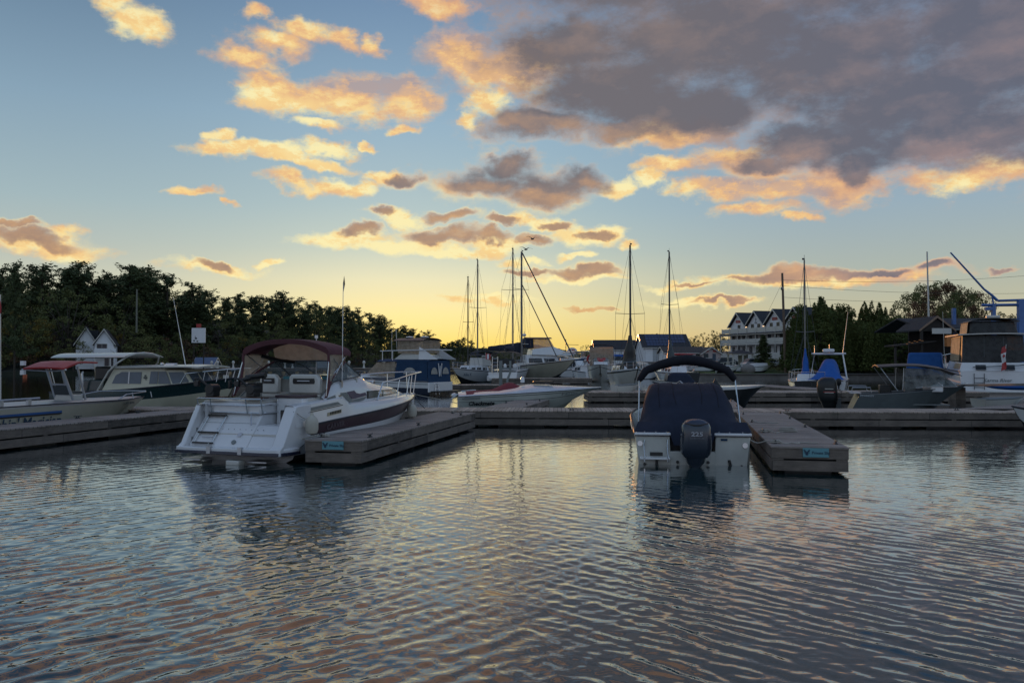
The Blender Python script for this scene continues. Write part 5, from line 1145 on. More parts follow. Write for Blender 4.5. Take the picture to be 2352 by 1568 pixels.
# 9 speedboat
def speedboat():
    S,rz,L=frame(1052,37.6,1380,38.2)
    t=thing('speedboat','long white speedboat with red and white bands and a sagging red cover','boat',S,rz)
    sh=hullshape(L,2.25,.70,1.05,rake=.24,t0=.35,p=2.0,keel=-.3,chine=.06,chb=.78,n=22,zpow=1.0,bowh=.72)
    hull(t,sh,[(0,0),(.60,1),(.625,0),(.86,2),(.89,0)],[mat('pale_green_white',(.50,.53,.49),.3,coat=.4,var=.05),BLACK,BLACK,mat('speedboat_bottom',(.34,.37,.33),.35)],deck=False,rub=.016)
    DM=mat('speedboat_deck',(.64,.65,.68),.25,coat=.5)
    rings=[]
    for k,c,g in sh:
        if g[1]<L*.02: pass
        f=g[1]/L; h=.30*max(0,1-abs(f-.50)/.45) if f>.3 else .12
        rings.append([(-g[0],g[1],g[2]),(-g[0]*.93,g[1],g[2]+.05),(-g[0]*.6,g[1],g[2]+.05+h*.7),(0,g[1],g[2]+.05+h),(g[0]*.6,g[1],g[2]+.05+h*.7),(g[0]*.93,g[1],g[2]+.05),(g[0],g[1],g[2])])
    MB().loft(rings,closed=False).build('deck',DM,t,ang=40)
    MB().sheet(lambda u,v:((v*2-1)*.92*(1-.2*u),.35+u*2.75,.78+.13*(1-(v*2-1)**2)+.34*math.exp(-((u-.72)/.2)**2)*(1-abs(v*2-1)**1.5)+.06*u),14,10,th=.02).build('cockpit_cover',REDC,t,ang=60)
    MB().loft([[(r_*math.cos(a),2.95+r_*math.sin(a),z) for a in [2*PI*k/10 for k in range(10)]] for r_,z in((.10,1.30),(.09,1.50),(.06,1.56))]).build('cover_pole_cap',W_,t)
    MB().box((0,3.9,1.335),(.75,.9,.04)).build('deck_hatch',BLACK,t,bevel=.01)
    def sx(y,z): g=gun(sh,L,y); return g[0]-(g[2]-z)*.30+.034
    for z0,z1,m,nm in((.50,.53,BLACK,'side_pinstripe'),):
        pass
    MB().prism([(sx(.6,.62)+.004,.12,.58),(sx(.6,.62)+.004,.95,.60),(sx(.6,.62)+.01,.95,.70),(sx(.6,.62)+.01,.3,.70)][::-1],(.01,0,0)).build('side_vent',GREYP,t)
    text('lettering','Checkmate',.25,BLACK,t,basis((sx(1.1,.42)+.014,1.0,.40),(-.0,1,.02),(1,0,-.28)),bold=.010,shear=.25)
    text('registration_lettering','70F 42388',.17,GREYP,t,basis((sx(4.9,.82)+.01,4.9,.80),(-.10,1,.06),(1,0,-.28)),bold=.003,sx=1.3)
    MB().tube([(-.3,-.3,.55),(-.3,.2,.9),(-.25,.8,.95),(-.2,.9,.75)],.03,6).build('stern_handle',STEEL,t)
    MB().ell((-.6,-.15,.70),(.2,.15,.12),10,6).build('drive_cap',W_,t)
speedboat()
mb=MB(); mb.tube([(0,0,.5),(0,0,2.3)],.09,8); mb.tube([(.35,0,.5),(.35,0,1.3),(.5,.2,1.7),(.5,.2,2.3)],.06,8); mb.tube([(0,0,1.9),(.45,.1,1.9)],.04,6)
o=mb.build('mooring_post',GREYP); o.location=(PX(1150,43),43,0); tag(o,'pair of pale mooring pipes standing behind the red boat cover','mooring post')
# 10 express cruiser, bow toward us
t,sh=cruiser('white express cruiser bow on with navy canopy, red ring and heart on its foredeck',(PX(1384,96),96,0),R(180-8),9.0,3.2,1.5,1.9,cab=(.22,.80,.78,2.25),ws=(.25,.55,.80,2.1,3.0),bim=(.10,.50,.80,3.9),enc=True,bands=[(0,0),(.66,1),(.72,0)],mats=[W2,DKGREY,GREYP,W2])
mb=MB()
for k in range(16):
    pass
mb.tube([(1.25+.30*math.cos(a),4.3,2.45+.42*math.sin(a)) for a in [2*PI*k/12 for k in range(12)]],.13,6,closed=True); mb.build('red_tube_ring',RED,t)
mb=MB(); mb.prism([(0,6.2,2.05),(.45,5.9,2.40),(.35,5.8,2.62),(.1,5.8,2.55),(0,5.85,2.48),(-.1,5.8,2.55),(-.4,5.8,2.62),(-.55,5.9,2.4)],(0,.06,.02)); mb.build('red_heart_cover',RED,t)
# 11 sailing boat bow on, black sail cover
t,_=sailboat('white sailing boat bow on with a black gathered sail cover and dark mast',(PX(1448,73)-8.6*0.62*math.sin(R(-183)),73-8.6*0.62*math.cos(R(-183)),0),-R(-183),8.6,2.95,1.35,1.65,PZ(562,72.8),my=.62,spread=[(PZ(721,73),1.3)],mats=[W_,BLACK,W2,W2],bands=[(0,2),(.80,1),(.9,0)],cover=(PZ(852,73),PZ(770,73),BLACK,.85),mm=MASTD,mr=.10,cab=(.15,.70,.72,.50),rail=True,shape=.8)
# 12 sailing boat behind the outboard boat
sailboat('sailing boat hidden behind the navy folded bimini, dark cover round its mast foot',(PX(1538,80)-8.4*0.55*math.sin(R(-12)),80-8.4*0.55*math.cos(R(-12)),0),-R(-12),8.4,2.8,1.2,1.5,PZ(578,80),my=.55,spread=[(PZ(700,80),.9)],cover=(PZ(862,79),PZ(780,79),DKGREY,.62),mm=MASTD,mr=.095)
# 13 navy covered motor boat
t,sh=cruiser('small white and blue motor boat under a navy cover seen beneath the folded bimini',(PX(1600,64),64,0),R(88),3.6,2.2,.55,.85,rail=False,bands=[(0,1),(.6,0)],mats=[W_,BLUEC,BOT],name='motor_boat')
MB().sheet(lambda u,v:((v*2-1)*.95*(1-.2*u),.2+u*2.2,.62+.75*(1-(v*2-1)**4)*min(1,u*4,(1-u)*3+.35)),10,10,th=.02).build('boat_cover',NAVY,t,ang=60)
MB().prism([(-.8,2.4,.8),(.8,2.4,.8),(.6,2.3,1.35),(-.6,2.3,1.35)],(0,.02,0)).build('windshield',VINYL,t)
# black low boat right of the outboard boat
S,rz,L=frame(1600,40.5,1762,40.0)
t=thing('motor_boat','low black boat with white gunwale just right of the navy covered boat','boat',S,rz); sh=hullshape(L,1.9,1.0,1.12,rake=.3,t0=.3,p=2.0,keel=-.3,chine=.05,chb=.8,n=16,bowh=.75,zpow=1)
hull(t,sh,[(0,0),(.86,1)],[BLACK,W_,BLACK],rub=None,deckm=1)
# 14 small blue sail boat, stern on
t,_=sailboat('small white sailing boat with a blue wrapped sail, moored stern on at the right walkway',(PX(1849,57)-6.2*0.5*math.sin(R(14)),57-6.2*0.5*math.cos(R(14)),0),-R(14),6.2,2.3,.95,1.1,PZ(597,57),my=.50,spread=[(PZ(763,57),.60)],mm=MAST,mr=.06,cab=(.35,.72,.6,.45),cover=(PZ(866,57),PZ(800,57),BRBLUE,.32),shape=.85,rail=True,backstay=True)
for x in(-.5,.1,.55): MB().box((x,-.03,.55),(.03,.02,.7)).build('transom_strip',DKGREY,t)
# 15 fishing boat under a bright blue cover
t,sh=cruiser('white fishing boat with bright blue cover, white arch and radar, stern on',(PX(1898,54),54,0),-R(24),7.2,2.5,.95,1.3,rail=False,mats=[W_,DECKB,BOT])
MB().sheet(lambda u,v:((v*2-1)*(1.2-.5*math.sin(min(1,u*1.6)*PI/2)),.35+u*3.6,1.05+1.35*math.sin(min(1,u*1.25)*PI/2)*(1-abs(v*2-1)**3.5)),12,14,th=.02).build('boat_cover',BRBLUE,t,ang=60)
MB().tube([(-1.15,2.2,1.1),(-.9,2.6,2.75),(.9,2.6,2.75),(1.15,2.2,1.1)],.06,7).build('arch',W_,t); MB().tube([(-1.1,2.6,2.78),(1.1,2.6,2.78)],.06,7).build('arch_bar',W_,t)
MB().box((0,2.6,2.98),(.75,.5,.25)).build('radar_dome',W_,t,bevel=.08)
for x,z,lx in((-.9,3.35,0),(0.05,3.4,0),(.9,5.6,.35)): MB().tube([(x,2.6,2.8),(x+lx,2.6,z)],.025,5,r2=.015).build('antenna',W2,t)
text('lettering','AXEL',.28,DKGREY,t,basis((-.1,-.04,.82),(1,0,0),(0,-1,0)),bold=.008)
e=outboard('kicker_motor','',(.75,-.15,.75),0,s=.45,parent=t,cowl=BLACK)
# 17 grey aluminium boat with black motor
def greyboat():
    S,rz,L=frame(1945,38.4,2220,37.0)
    t=thing('outboard_boat','dark grey aluminium boat with black canopy and black outboard motor','boat',S,rz)
    sh=hullshape(L,2.3,.80,1.22,rake=.26,t0=.45,p=2.2,keel=-.3,chine=.06,chb=.86,n=20,zpow=1.6,trake=.45)
    hull(t,sh,[(0,0),(.95,1)],[ALUH,ALU,ALUH],deck=True,deckm=0,deckfrom=.72,rub=.02,bulge=.02)
    # cockpit liner
    MB().box((0,2.3,.35),(1.9,3.6,.04)).build('cockpit_floor',GREYP,t)
    def sx(y,z): g=gun(sh,L,y); return g[0]-(g[2]-z)*.16+.026
    text('lettering','STANLEY',.11,STEEL,t,basis((sx(.7,.72)+.006,.72,.72),(0,1,.0),(1,0,-.15)),bold=.004,sx=1.3)
    MB().box((0,.25,.84),(1.9,.5,.05)).build('transom_top',ALU,t)
    mb=MB(); mb.tube([(.75,.1,.85),(.75,.15,1.08),(.75,.9,1.08),(.75,.95,.85)],.025,6); mb.tube([(-.75,.1,.85),(-.75,.15,1.12),(-.75,.9,1.12),(-.75,.95,.85)],.025,6); mb.build('grab_rail',ALU,t)
    MB().box((0,3.6,1.08),(1.9,.5,.35)).build('console',W_,t,bevel=.05)
    windshield(t,3.2,4.5,.98,1.15,1.62,rf=.5,wf=.5)
    MB().sheet(lambda u,v:((v*2-1)*1.05,1.2+u*2.6,1.98+.10*(1-(v*2-1)**2)+.06*math.sin(PI*u)-.22*max(0,u-.7)*3.3*.4),8,10,th=.03).build('canopy_top',BLACK,t,ang=60)
    MB().sheet(lambda u,v:((v*2-1)*(1.04-.12*u),3.75+u*.85,1.93-u*.32+.08*(1-(v*2-1)**2)),4,8,th=.02).build('canopy_front',BLACK,t,ang=60)
    for s_ in(1,-1):
        MB().prism([(s_*1.03,2.2,1.0),(s_*1.0,3.3,1.18),(s_*.98,4.2,1.62),(s_*1.03,3.6,1.94),(s_*1.03,2.25,1.96)],(s_*.008,0,0)).build('clear_side_panel',VINYL2,t)
        MB().tube([(s_*1.03,2.2,1.0),(s_*1.03,2.25,1.97)],.016,6).build('canopy_pole',ALU,t); MB().tube([(s_*1.03,1.3,1.97),(s_*1.03,2.0,.95)],.016,6).build('canopy_pole',ALU,t)
    MB().box((.1,1.6,.95),(.5,.5,.5)).build('seat',BLACK,t,bevel=.05); MB().box((.3,2.6,1.05),(.45,.45,.6)).build('seat',GREYP,t,bevel=.05)
    bowrail(t,sh,L,L*.72,.10,n=3,inset=.1)
    e=outboard('outboard_motor','',(0,-.30,.34),0,s=1.32,cowl=BLACK,parent=t)
    for z,w_,m in((.56,.28,W2),(.42,.40,RED),(.38,.3,W2)): MB().box((.46,-.52,z+.1),(.02,w_*1.3,.03)).build('cowl_stripe',m,e)
greyboat()
# 18 blue canvas boat
t,sh=cruiser('white boat with tall royal blue canvas back between grey boat canopy and large motor yacht',(PX(2122,56),56,0),-R(30),8,2.7,1.05,1.4,mats=[W_,DECKB,BOT],rail=False,cab=(.45,.8,.7,1.9))
MB().hexa([(-1.2,.1,1.2),(1.2,.1,1.2),(1.1,2.6,1.3),(-1.1,2.6,1.3)],[(-1.0,.5,2.85),(1.0,.5,2.85),(1.0,2.6,2.85),(-1.0,2.6,2.85)]).build('canvas_enclosure',mat('royal_canvas',(.012,.09,.30),.85,bump=.006,bscale=4),t,bevel=.12)
MB().tube([(1.25,.5,1.0),(1.15,.2,5.6)],.03,6,r2=.012).build('whip_antenna',W2,t)
text('registration_lettering','61E 110387',.22,GREYP,t,basis((0,-.04,.62),(1,0,0),(0,-1,0)),bold=.004)
# 19 large motor yacht
def motoryacht():
    S=(PX(2285,50.5),50.5,0); yaw=19; rz=-R(yaw); L=13; B=4.1
    t=thing('motor_yacht','large white motor yacht with black enclosed aft deck and red and white flag','boat',S,rz)
    sh=hullshape(L,B,1.72,2.35,rake=.15,t0=.45,p=2.2,keel=-.6,chine=.15,chb=.93,n=16,zpow=1.6)
    hull(t,sh,[(0,0),(.55,1),(.565,0)],[W_,GREYP,BOT,BOT],deck=True,deckm=0,rub=.04)
    slab(t,'aft_cabin',[(-1.95,.05,1.7),(1.95,.05,1.7),(1.9,5,1.8),(-1.9,5,1.8)],[(-1.75,.25,2.30),(1.75,.25,2.30),(1.7,5,2.45),(-1.7,5,2.45)],W_,.06)
    for x in(-.75,.80):
        MB().prism([(x-.28,.0,1.82),(x+.28,.0,1.82),(x+.28,.12,2.15),(x-.28,.12,2.15)],(0,.1,0)).build('window',DGLASS,t,bevel=.02)
    MB().panel([(-1.95,5,1.75),(-1.95,.05,1.75),(-1.75,.25,2.3),(-1.7,5,2.4)],.55,.95,.25,.85,.01).build('window',mat('warm_curtain_window',(.42,.32,.16),.3),t)
    # dark screened aft deck and canvas
    SC=glassmat('dark_mesh_screen',(.03,.03,.03),.82,.5)
    MB().hexa([(-1.75,.35,2.35),(1.75,.35,2.35),(1.7,4.6,2.4),(-1.7,4.6,2.4)],[(-1.65,.6,4.05),(1.65,.6,4.05),(1.6,4.4,4.05),(-1.6,4.4,4.05)]).build('screened_deck',SC,t)
    MB().box((0,2.5,2.75),(3.2,3.4,.7)).build('deck_furniture',BLACK,t,bevel=.05)
    mb=MB()
    for x in(-1.7,-.5,.6,1.7):mb.tube([(x,.38,2.35),(x*.95,.6,4.05)],.03,5)
    each(mb,'screen_post',DKGREY,t)
    MB().sheet(lambda u,v:(-1.95+v*4.3,.2+u*4.8,4.08+.06*(1-(v*2-1)**2)),4,12,th=.07).build('hard_top',W2,t)
    MB().hexa([(-1.2,.9,4.15),(1.5,.9,4.15),(1.4,3.6,4.15),(-1.2,3.6,4.15)],[(-1.1,1.1,5.0),(1.3,1.1,5.0),(1.3,3.5,5.1),(-1.1,3.5,5.1)]).build('bridge_enclosure',SC,t,bevel=.1)
    MB().sheet(lambda u,v:(-1.25+v*2.8,.85+u*2.9,5.05+.12*(1-(v*2-1)**2)-.1*abs(v*2-1)**6),4,12,th=.04).build('bridge_canvas_top',DKGREY,t,ang=60)
    MB().box((.35,2.2,5.34),(.75,.5,.2)).build('radar_dome',W2,t,bevel=.06)
    CV=mat('tan_canvas',(.42,.34,.22),.7,var=.25,bump=.01,bscale=6)
    MB().prism([(-1.78,1.0,2.4),(-1.74,4.4,2.4),(-1.66,4.3,4.0),(-1.68,1.0,4.0)],(-.02,0,0)).build('side_curtain',CV,t); MB().prism([(-1.3,1.2,4.2),(-1.3,3.6,4.2),(-1.2,3.5,5.0),(-1.2,1.3,5.0)],(-.02,0,0)).build('side_curtain',CV,t)
    text('lettering','Karma River',.30,GREYP,t,basis((.10,-.07,1.15),(1,0,0),(0,-1,0)),shear=.25,bold=.004)
    mb=MB()
    for x in(-1.15,-.6): mb.tube([(x,-.08,1.6),(x,-.08,.55)],.02,5)
    for z in(.7,1.0,1.3): mb.tube([(-1.15,-.08,z),(-.6,-.08,z)],.02,5)
    mb.build('stern_ladder',DKGREY,t)
    MB().tube([(-1.2,.0,2.0),(1.3,-.12,2.12),(2.0,.1,2.25)],.03,6).build('boat_hook',DKGREY,t)
    MB().box((0,-.35,.42),(3.8,.7,.07)).build('swim_platform',W2,t,bevel=.02)
    f=MB().tube([(.42,-.1,1.9),(.52,-.45,3.45)],.022,6).build('flag_staff',W2,t)
    mb=MB(); mb.sheet(lambda u,v:(.52-.16*v*0-.06*math.sin(u*8)*.6-u*.10,-.42+.30*v*.3+.04*math.sin(u*5),3.38-v*1.45+u*.0-.0),6,14,th=.01); 
    F=[]
    for nm,m,v0,v1 in(('flag_red_band',RED,0,.28),('flag_white_band',W_,.28,.68),('flag_red_band',RED,.68,1)):
        MB().sheet(lambda u,v:(.50-u*.24+.03*math.sin((v0+(v1-v0)*v)*9+u*2),-.44+.04*math.sin((v0+(v1-v0)*v)*8+u*4),3.38-(v0+(v1-v0)*v)*1.5-u*.12),4,6,th=.008).build(nm,m,f,ang=70)
    MB().prism([(.38,-.50,2.85),(.30,-.50,2.7),(.36,-.50,2.6),(.46,-.50,2.7)],(0,-.01,0)).build('leaf_emblem',RED,f)
    bowrail(t,sh,L,L*.4,.7,n=6,r=.03); t.scale=(1,1,.95)
motoryacht()
# gangway, kayak, dinghy, white bow at the right edge
mb=MB(); a=Vector((PX(2205,43.5),43.5,.95)); b_=Vector((PX(2420,33),33,1.30)); d=(b_-a); n=Vector((-d.y,d.x,0)).normalized()*.6
mb.hexa([a-n,b_-n,b_+n,a+n],[p+Vector((0,0,.10)) for p in(a-n,b_-n,b_+n,a+n)]); g=mb.build('walkway_plate',CONC); g.name='gangway'; tag(g,'grey sloping gangway running to the right edge','gangway')
MB().box((0,0,.45),(.5,.8,.9)).build('support_block',FASC,g,loc=(a.x-.2,a.y,0))
rings=[]
for k in range(15):
    q=k/14; w=math.sin(PI*q)**.6*.33+.01; rings.append([(-2.3+4.6*q,w*math.cos(a_),.22+w*.55*math.sin(a_)+.15*(2*q-1)**4) for a_ in [2*PI*j/10 for j in range(10)]])
o=MB().loft(rings).build('kayak',BRBLUE,ang=60); o.location=(PX(2345,46),46,.62); tag(o,'bright blue kayak lying on the far walkway at the right edge','kayak')
def dinghy(label,loc,rz,L=2.6,B=1.3,m=None,name='dinghy',group='dinghies on the docks'):
    t=thing(name,label,'dinghy',loc,rz,group); sh=hullshape(L,B,.42,.5,rake=.15,t0=.4,p=2.2,keel=-.05,chine=.05,chb=.8,n=10); hull(t,sh,[(0,0),(.85,1)],[m or W2,GREYP,m or W2],deck=True,deckm=1,camber=-.18); return t
dinghy('small white dinghy lying below the gangway',(PX(2245,41),41,.0),-R(80),2.6,1.2)
dinghy('grey inflatable dinghy beside the bow on express cruiser',(PX(1425,84),84,0),-R(-20),2.8,1.5,GREYP)
dinghy('upturned white dinghy on the walkway left of the navy covered boat',(PX(1410,47),47,.5),-R(70),1.6,1.0,W2)
t,sh=cruiser('white boat bow just entering the picture at the right edge',(PX(2480,26.0),26.0,0),R(82),2.0,1.5,.55,.85,rail=False)
# small marina boats in the distance
rb=random.Random(21)
far=[(1262,118,70,'blue',2.6),(1286,122,200,'white',2.8),(1325,112,160,'white',3.4),(1338,104,-20,'teal',2.4),(1424,118,70,'bluetop',3.0),(1400,126,30,'white',3.0),(1500,112,80,'express',2.4),(1478,104,60,'white',1.9),(1545,110,95,'low',1.6),(1590,104,100,'low',1.7),(1645,112,85,'green',2.1),(1690,106,95,'low',1.5),(1715,110,80,'low',1.7),(1760,108,75,'cover',1.6),(1350,130,20,'white',3.6),(1304,134,90,'house',3.4)]
for i,(px,Y,yw,k,zt) in enumerate(far):
    nb={'blue':'blue hulled','white':'white','teal':'teal topped','bluetop':'blue topped','express':'white sloping','low':'low open','green':'green covered','cover':'white covered','house':'boxy white'}[k]
    pos=['behind the beige yacht bow','under the fuel sign','left of the bow on cruiser','close left of the red ring cruiser','between the two bow on boats','behind the navy canopy cruiser','right of the black sail cover','behind the black sail cover','below the solar roof boathouse','below the red kayak rack','in front of the stone wall','beside the gazebo ramp','under the small spruce','on the lawn by the tall pole','behind the orange lit cabin','farthest left of the fuel dock'][i]
    hm={'blue':[BLUEC,W_,BOT],'green':[W_,GREEN,BOT]}.get(k,[W_,DKGREY,BOT])
    on_land=px>1540
    L=6.5 if k!='low' else 5
    z=.9 if on_land else 0
    d_=R(-yw)
    S=(PX(px,Y)-L/2*math.sin(R(yw)),Y-L/2*math.cos(R(yw)),z)
    t,sh=cruiser(f'{nb} small motor boat {pos}',S,d_,L,2.4,.9,1.3,mats=hm,cab=(.3,.75,.75,zt-.7 if k!='low' else 1.3),ws=(.3,.6,.75,1.3,1.8) if k in('express','white') else None,
        bim=(.1,.5,.8,zt) if k in('white','bluetop','teal','house') else None,bimm={'bluetop':BRBLUE,'teal':BLUEC}.get(k,W2),rail=k in('white','express'),group='small motor boats moored or parked in the distance')
    if on_land: t.scale=(.62,.62,.62)
    if k in('green','cover'): MB().sheet(lambda u,v:((v*2-1)*1.15*(1-.5*u*u),.2+u*5.2,.95+.8*(1-(v*2-1)**2)*math.sin(min(1,u*1.6+.2)*PI/2)),8,8,th=.02).build('boat_cover',mat('green_canvas',(.05,.10,.09),.8) if k=='green' else W2,t,ang=60)
# ---------------- land ----------------------------------------------------
def grass(name,c1,c2,sc=6):
    return mat(name,c1,.95,var=0,scale=sc,bump=.05,bscale=20,col2=c2)
GR=grass('lawn_grass',(.075,.115,.022),(.05,.085,.018),1.2); SOIL=grass('forest_floor',(.022,.026,.014),(.012,.016,.010),.3); GRAV=mat('gravel',(.16,.15,.14),.95,var=.2,scale=.8,bump=.03,bscale=30)
def gridmesh(name,P_,m,smooth=True,kind='structure'):
    nr=len(P_); nc=len(P_[0]); mb=MB(); mb.v=[tuple(p) for r in P_ for p in r]
    for i in range(nr-1):
        for j in range(nc-1): mb.f.append((i*nc+j,i*nc+j+1,(i+1)*nc+j+1,(i+1)*nc+j)); mb.m.append(0)
    o=mb.build(name,m,ang=60); tag(o,kind=kind); return o
SHX=[-900,-300,0,300,500,700,900,1000,1100,1200,1300,1345]; SHY=[100,118,132,140,160,205,290,345,430,520,600,640]
def shore(px): return float(np.interp(px,SHX,SHY))
def lz(px,off): # ground height behind the left shore
    s=.16 if px<600 else .16*max(.25,1-(px-600)/500)
    return .5+min(off,12)*.03+max(0,off-8)*s if off<95 else .5+.36+87*s
rows=[]
for off,zz in((-2,-1.2),(-.3,-.3),(0,.5),(6,None),(14,None),(30,None),(60,None),(95,None),(160,None),(260,None)):
    r_=[]
    for px in range(-900,1360,45):
        Y=shore(px)+off; z=zz if zz is not None else lz(px,off)+.5*math.sin(px*.05+off)
        r_.append((PX(px,shore(px))+ (px-CX)/F*max(off,0)*1.0,Y,z))
    rows.append(r_)
gridmesh('wooded_hillside',rows,SOIL)
# far hills across the bay
FOR=mat('hazed_far_forest',(.11,.10,.04),.95,var=.3,scale=.02,bump=3,bscale=.05)  # lifted olive: the fading of distant air is put into this forest colour
def ridge(name,Y,pts,dz,depth,m=FOR):
    xs=np.arange(pts[0][0],pts[-1][0]+1,3); ys=np.interp(xs,[p[0] for p in pts],[p[1] for p in pts]); rr=[]
    rg=np.random.default_rng(3)
    jit=rg.normal(size=len(xs))*.9
    for k,(f,dy) in enumerate(((-.02,-.55),(.0,-.5),(.35,-.2),(.7,-.08),(1,0),(1.4,.4))):
        rr.append([(PX(px,Y+dy*depth),Y+dy*depth,(PZ(y+(j_*.6 if k==4 else 0),Y)*f if f<=1 else PZ(y,Y)*.9)+(-2 if k==0 else 0)) for px,y,j_ in zip(xs,ys,jit)])
    gridmesh(name,rr,m)
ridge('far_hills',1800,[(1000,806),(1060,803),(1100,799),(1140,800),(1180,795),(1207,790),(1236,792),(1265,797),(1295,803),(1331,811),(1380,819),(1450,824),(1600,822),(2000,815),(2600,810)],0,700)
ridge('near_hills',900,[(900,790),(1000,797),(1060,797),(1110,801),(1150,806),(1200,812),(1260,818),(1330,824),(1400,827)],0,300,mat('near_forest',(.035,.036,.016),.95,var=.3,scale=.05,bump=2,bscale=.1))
# right bank: lawn by the sea wall, terrace behind
rows=[]
for Y,z in((103.4,-.6),(103.5,.62),(107,.72),(114,.90),(124,1.15),(139.9,1.35)):
    rows.append([(PX(px,139)*(.65+.35*Y/139) if px<1560 else PX(px,Y),Y+(0 if px>1540 else (1540-px)*.16*(1 if Y<125 else .3)),z) for px in range(1345,2900,40)])
gridmesh('lawn',rows,GR)
rows=[]
for Y,z in((140.1,1.3),(140.3,2.05),(190,2.1),(300,3.5),(500,8)):
    rows.append([(PX(px,Y),Y,z) for px in range(1335,3000,60)])
gridmesh('terrace_ground',rows,GRAV)
x0=PX(1562,103); 
w=MB().box(((x0+68)/2,103.3,.20),(68-x0,.5,.9)).build('sea_wall',mat('weathered_wall',(.24,.22,.20),.85,var=.25,scale=.8,bump=.02,bscale=4)); tag(w,'long grey sea wall edging the lawn on the right bank','sea wall')
MB().box(((x0+68)/2,103.2,.66),(68-x0,.8,.07)).build('wall_cap',CONC,w)
w=MB().box((PX(1640,140),139.8,1.6),(PX(1745,140)-PX(1535,140),.5,1.0)).build('stone_wall',STONE); tag(w,'brown stone retaining wall below the pink gabled house','stone wall')
# ---------------- buildings -----------------------------------------------
def gabled(name,label,x0,y0,w,d,z0,he,hr,rz=0,axis='x',wall=WHITEW,roof=ROOFD,wins=(),gwins=(),over=.35,cat='building'):
    """corner x0,y0 nearest left; ridge along local x or y"""
    t=thing(name,label,cat,(x0,y0,z0),rz); he-=z0; hr-=z0
    mb=MB()
    if axis=='x': mb.prism([(0,0,0),(0,d,0),(0,d,he),(0,d/2,hr-.12),(0,0,he)],(w,0,0))
    else: mb.prism([(0,0,0),(w,0,0),(w,0,he),(w/2,0,hr-.12),(0,0,he)],(0,d,0))
    mb.build('wall',wall,t)
    th=.14; 
    if axis=='x':
        sl=(hr-he)/(d/2)
        for s_ in(0,1):
            ya=-over if s_==0 else d+over; za=he-sl*over; yr=d/2
            mb=MB(); mb.prism([(-over,ya,za),(-over,yr,hr),(-over,yr,hr+th),(-over,ya,za+th)],(w+2*over,0,0)); mb.build('roof',roof,t)
        for x in(-over-.04,w+over):
            MB().prism([(x,-over,he-sl*over-.06),(x,d/2,hr-.06),(x,d+over,he-sl*over-.06),(x,d+over,he-sl*over+th),(x,d/2,hr+th+.02),(x,-over,he-sl*over+th)],(.04,0,0)).build('barge_board',W2,t)
        MB().box((w/2,-over-.05,he-sl*over+.02),(w+2*over,.08,.14)).build('gutter',W2,t)
    else:
        sl=(hr-he)/(w/2)
        for s_ in(0,1):
            xa=-over if s_==0 else w+over; za=he-sl*over
            mb=MB(); mb.prism([(xa,-over,za),(w/2,-over,hr),(w/2,-over,hr+th),(xa,-over,za+th)],(0,d+2*over,0)); mb.build('roof',roof,t)
        MB().prism([(-over,-over-.05,he-sl*over-.06),(w/2,-over-.05,hr-.06),(w+over,-over-.05,he-sl*over-.06),(w+over,-over-.05,he-sl*over+th),(w/2,-over-.05,hr+th+.02),(-over,-over-.05,he-sl*over+th)],(0,.04,0)).build('barge_board',W2,t)
    for (x,z,a,b_) in wins: window(t,x,-.01,z,a,b_)
    return t
def window(t,x,y,z,a,b_,m=None,fr=True,name='window'):
    o=MB().box((x,y-.02,z),(a,.04,b_)).build(name,m or DGLASS,t)
    if fr:
        mb=MB()
        for dx in(-a/2-.03,a/2+.03): mb.box((x+dx,y-.03,z),(.06,.07,b_+.12))
        for dz in(-b_/2-.03,b_/2+.03): mb.box((x,y-.03,z+dz),(a,.065,.06))
        mb.box((x,y-.045,z),(.035,.03,b_)); mb.build('window_frame',W2,o)
    return o
Y=190; X0=PX(1368,Y)
t=gabled('boathouse','white two storey boathouse with plain dark roof and dark lower awning roof',X0,Y,PX(1470,Y)-X0+1.5,8,2.0,PZ(802,Y),PZ(781,Y))
for px in(1396,1454): window(t,PX(px,Y)-X0,-.01,PZ(807,Y)-2.0,.8,1.1)
MB().prism([(0,-2.4,PZ(827,Y)-2),(0,0,PZ(815,Y)-2),(0,0,PZ(815,Y)-1.85),(0,-2.4,PZ(827,Y)-1.85)],(11,0,0)).build('awning_roof',ROOFD,t); MB().box((5.5,-2.3,.3),(10.8,.1,.3)).build('low_fence',W2,t)
Y=175; X0=PX(1478,Y)
t=gabled('boathouse','tall white boathouse with rows of solar panels on its dark roof',X0,Y,PX(1584,Y)-X0,10.5,2.0,PZ(797,Y),PZ(771,Y)+.4)
he=PZ(797,Y)-2; hr=PZ(771,Y)+.4-2; PVM=mat('solar_glass',(.03,.045,.10),.12,var=.1)
w_=PX(1584,Y)-X0
def rp(x,v,o=.17): return (x,5.25*v-.0,he+(hr-he)*v+o)
for r_ in range(4):
    for c_ in range(12 if r_>0 else 8):
        x=.9+c_*.70; v=.06+r_*.225; q=[rp(x,v),rp(x+.64,v),rp(x+.64,v+.205),rp(x,v+.205)]; n=Vector((0,-(hr-he),5.25)).normalized()*.03
        MB().hexa(q,[tuple(Vector(p)+n) for p in q]).build('solar_panel',PVM,t)
MB().box((w_*.5,-.02,1.6),(w_*.6,.02,3.0)).build('boat_door',mat('pale_door',(.46,.48,.50),.6),t); 
Y=150; X0=PX(1528,Y)
PINK=mat('pink_siding',(.50,.42,.40),.7,bump=.003,bscale=8)
t=gabled('low_house','long low grey roofed house with red window shutter behind the red kayaks',X0,Y,PX(1618,Y)-X0,7,2.05,PZ(810,Y),PZ(797,Y),roof=ROOFG)
window(t,5.8,-.01,1.0,.5,.9); window(t,6.5,-.01,1.0,.5,.9); MB().box((4.2,-.06,1.15),(1.1,.08,.6)).build('red_shutter',RED,t)
X0=PX(1612,Y-2)
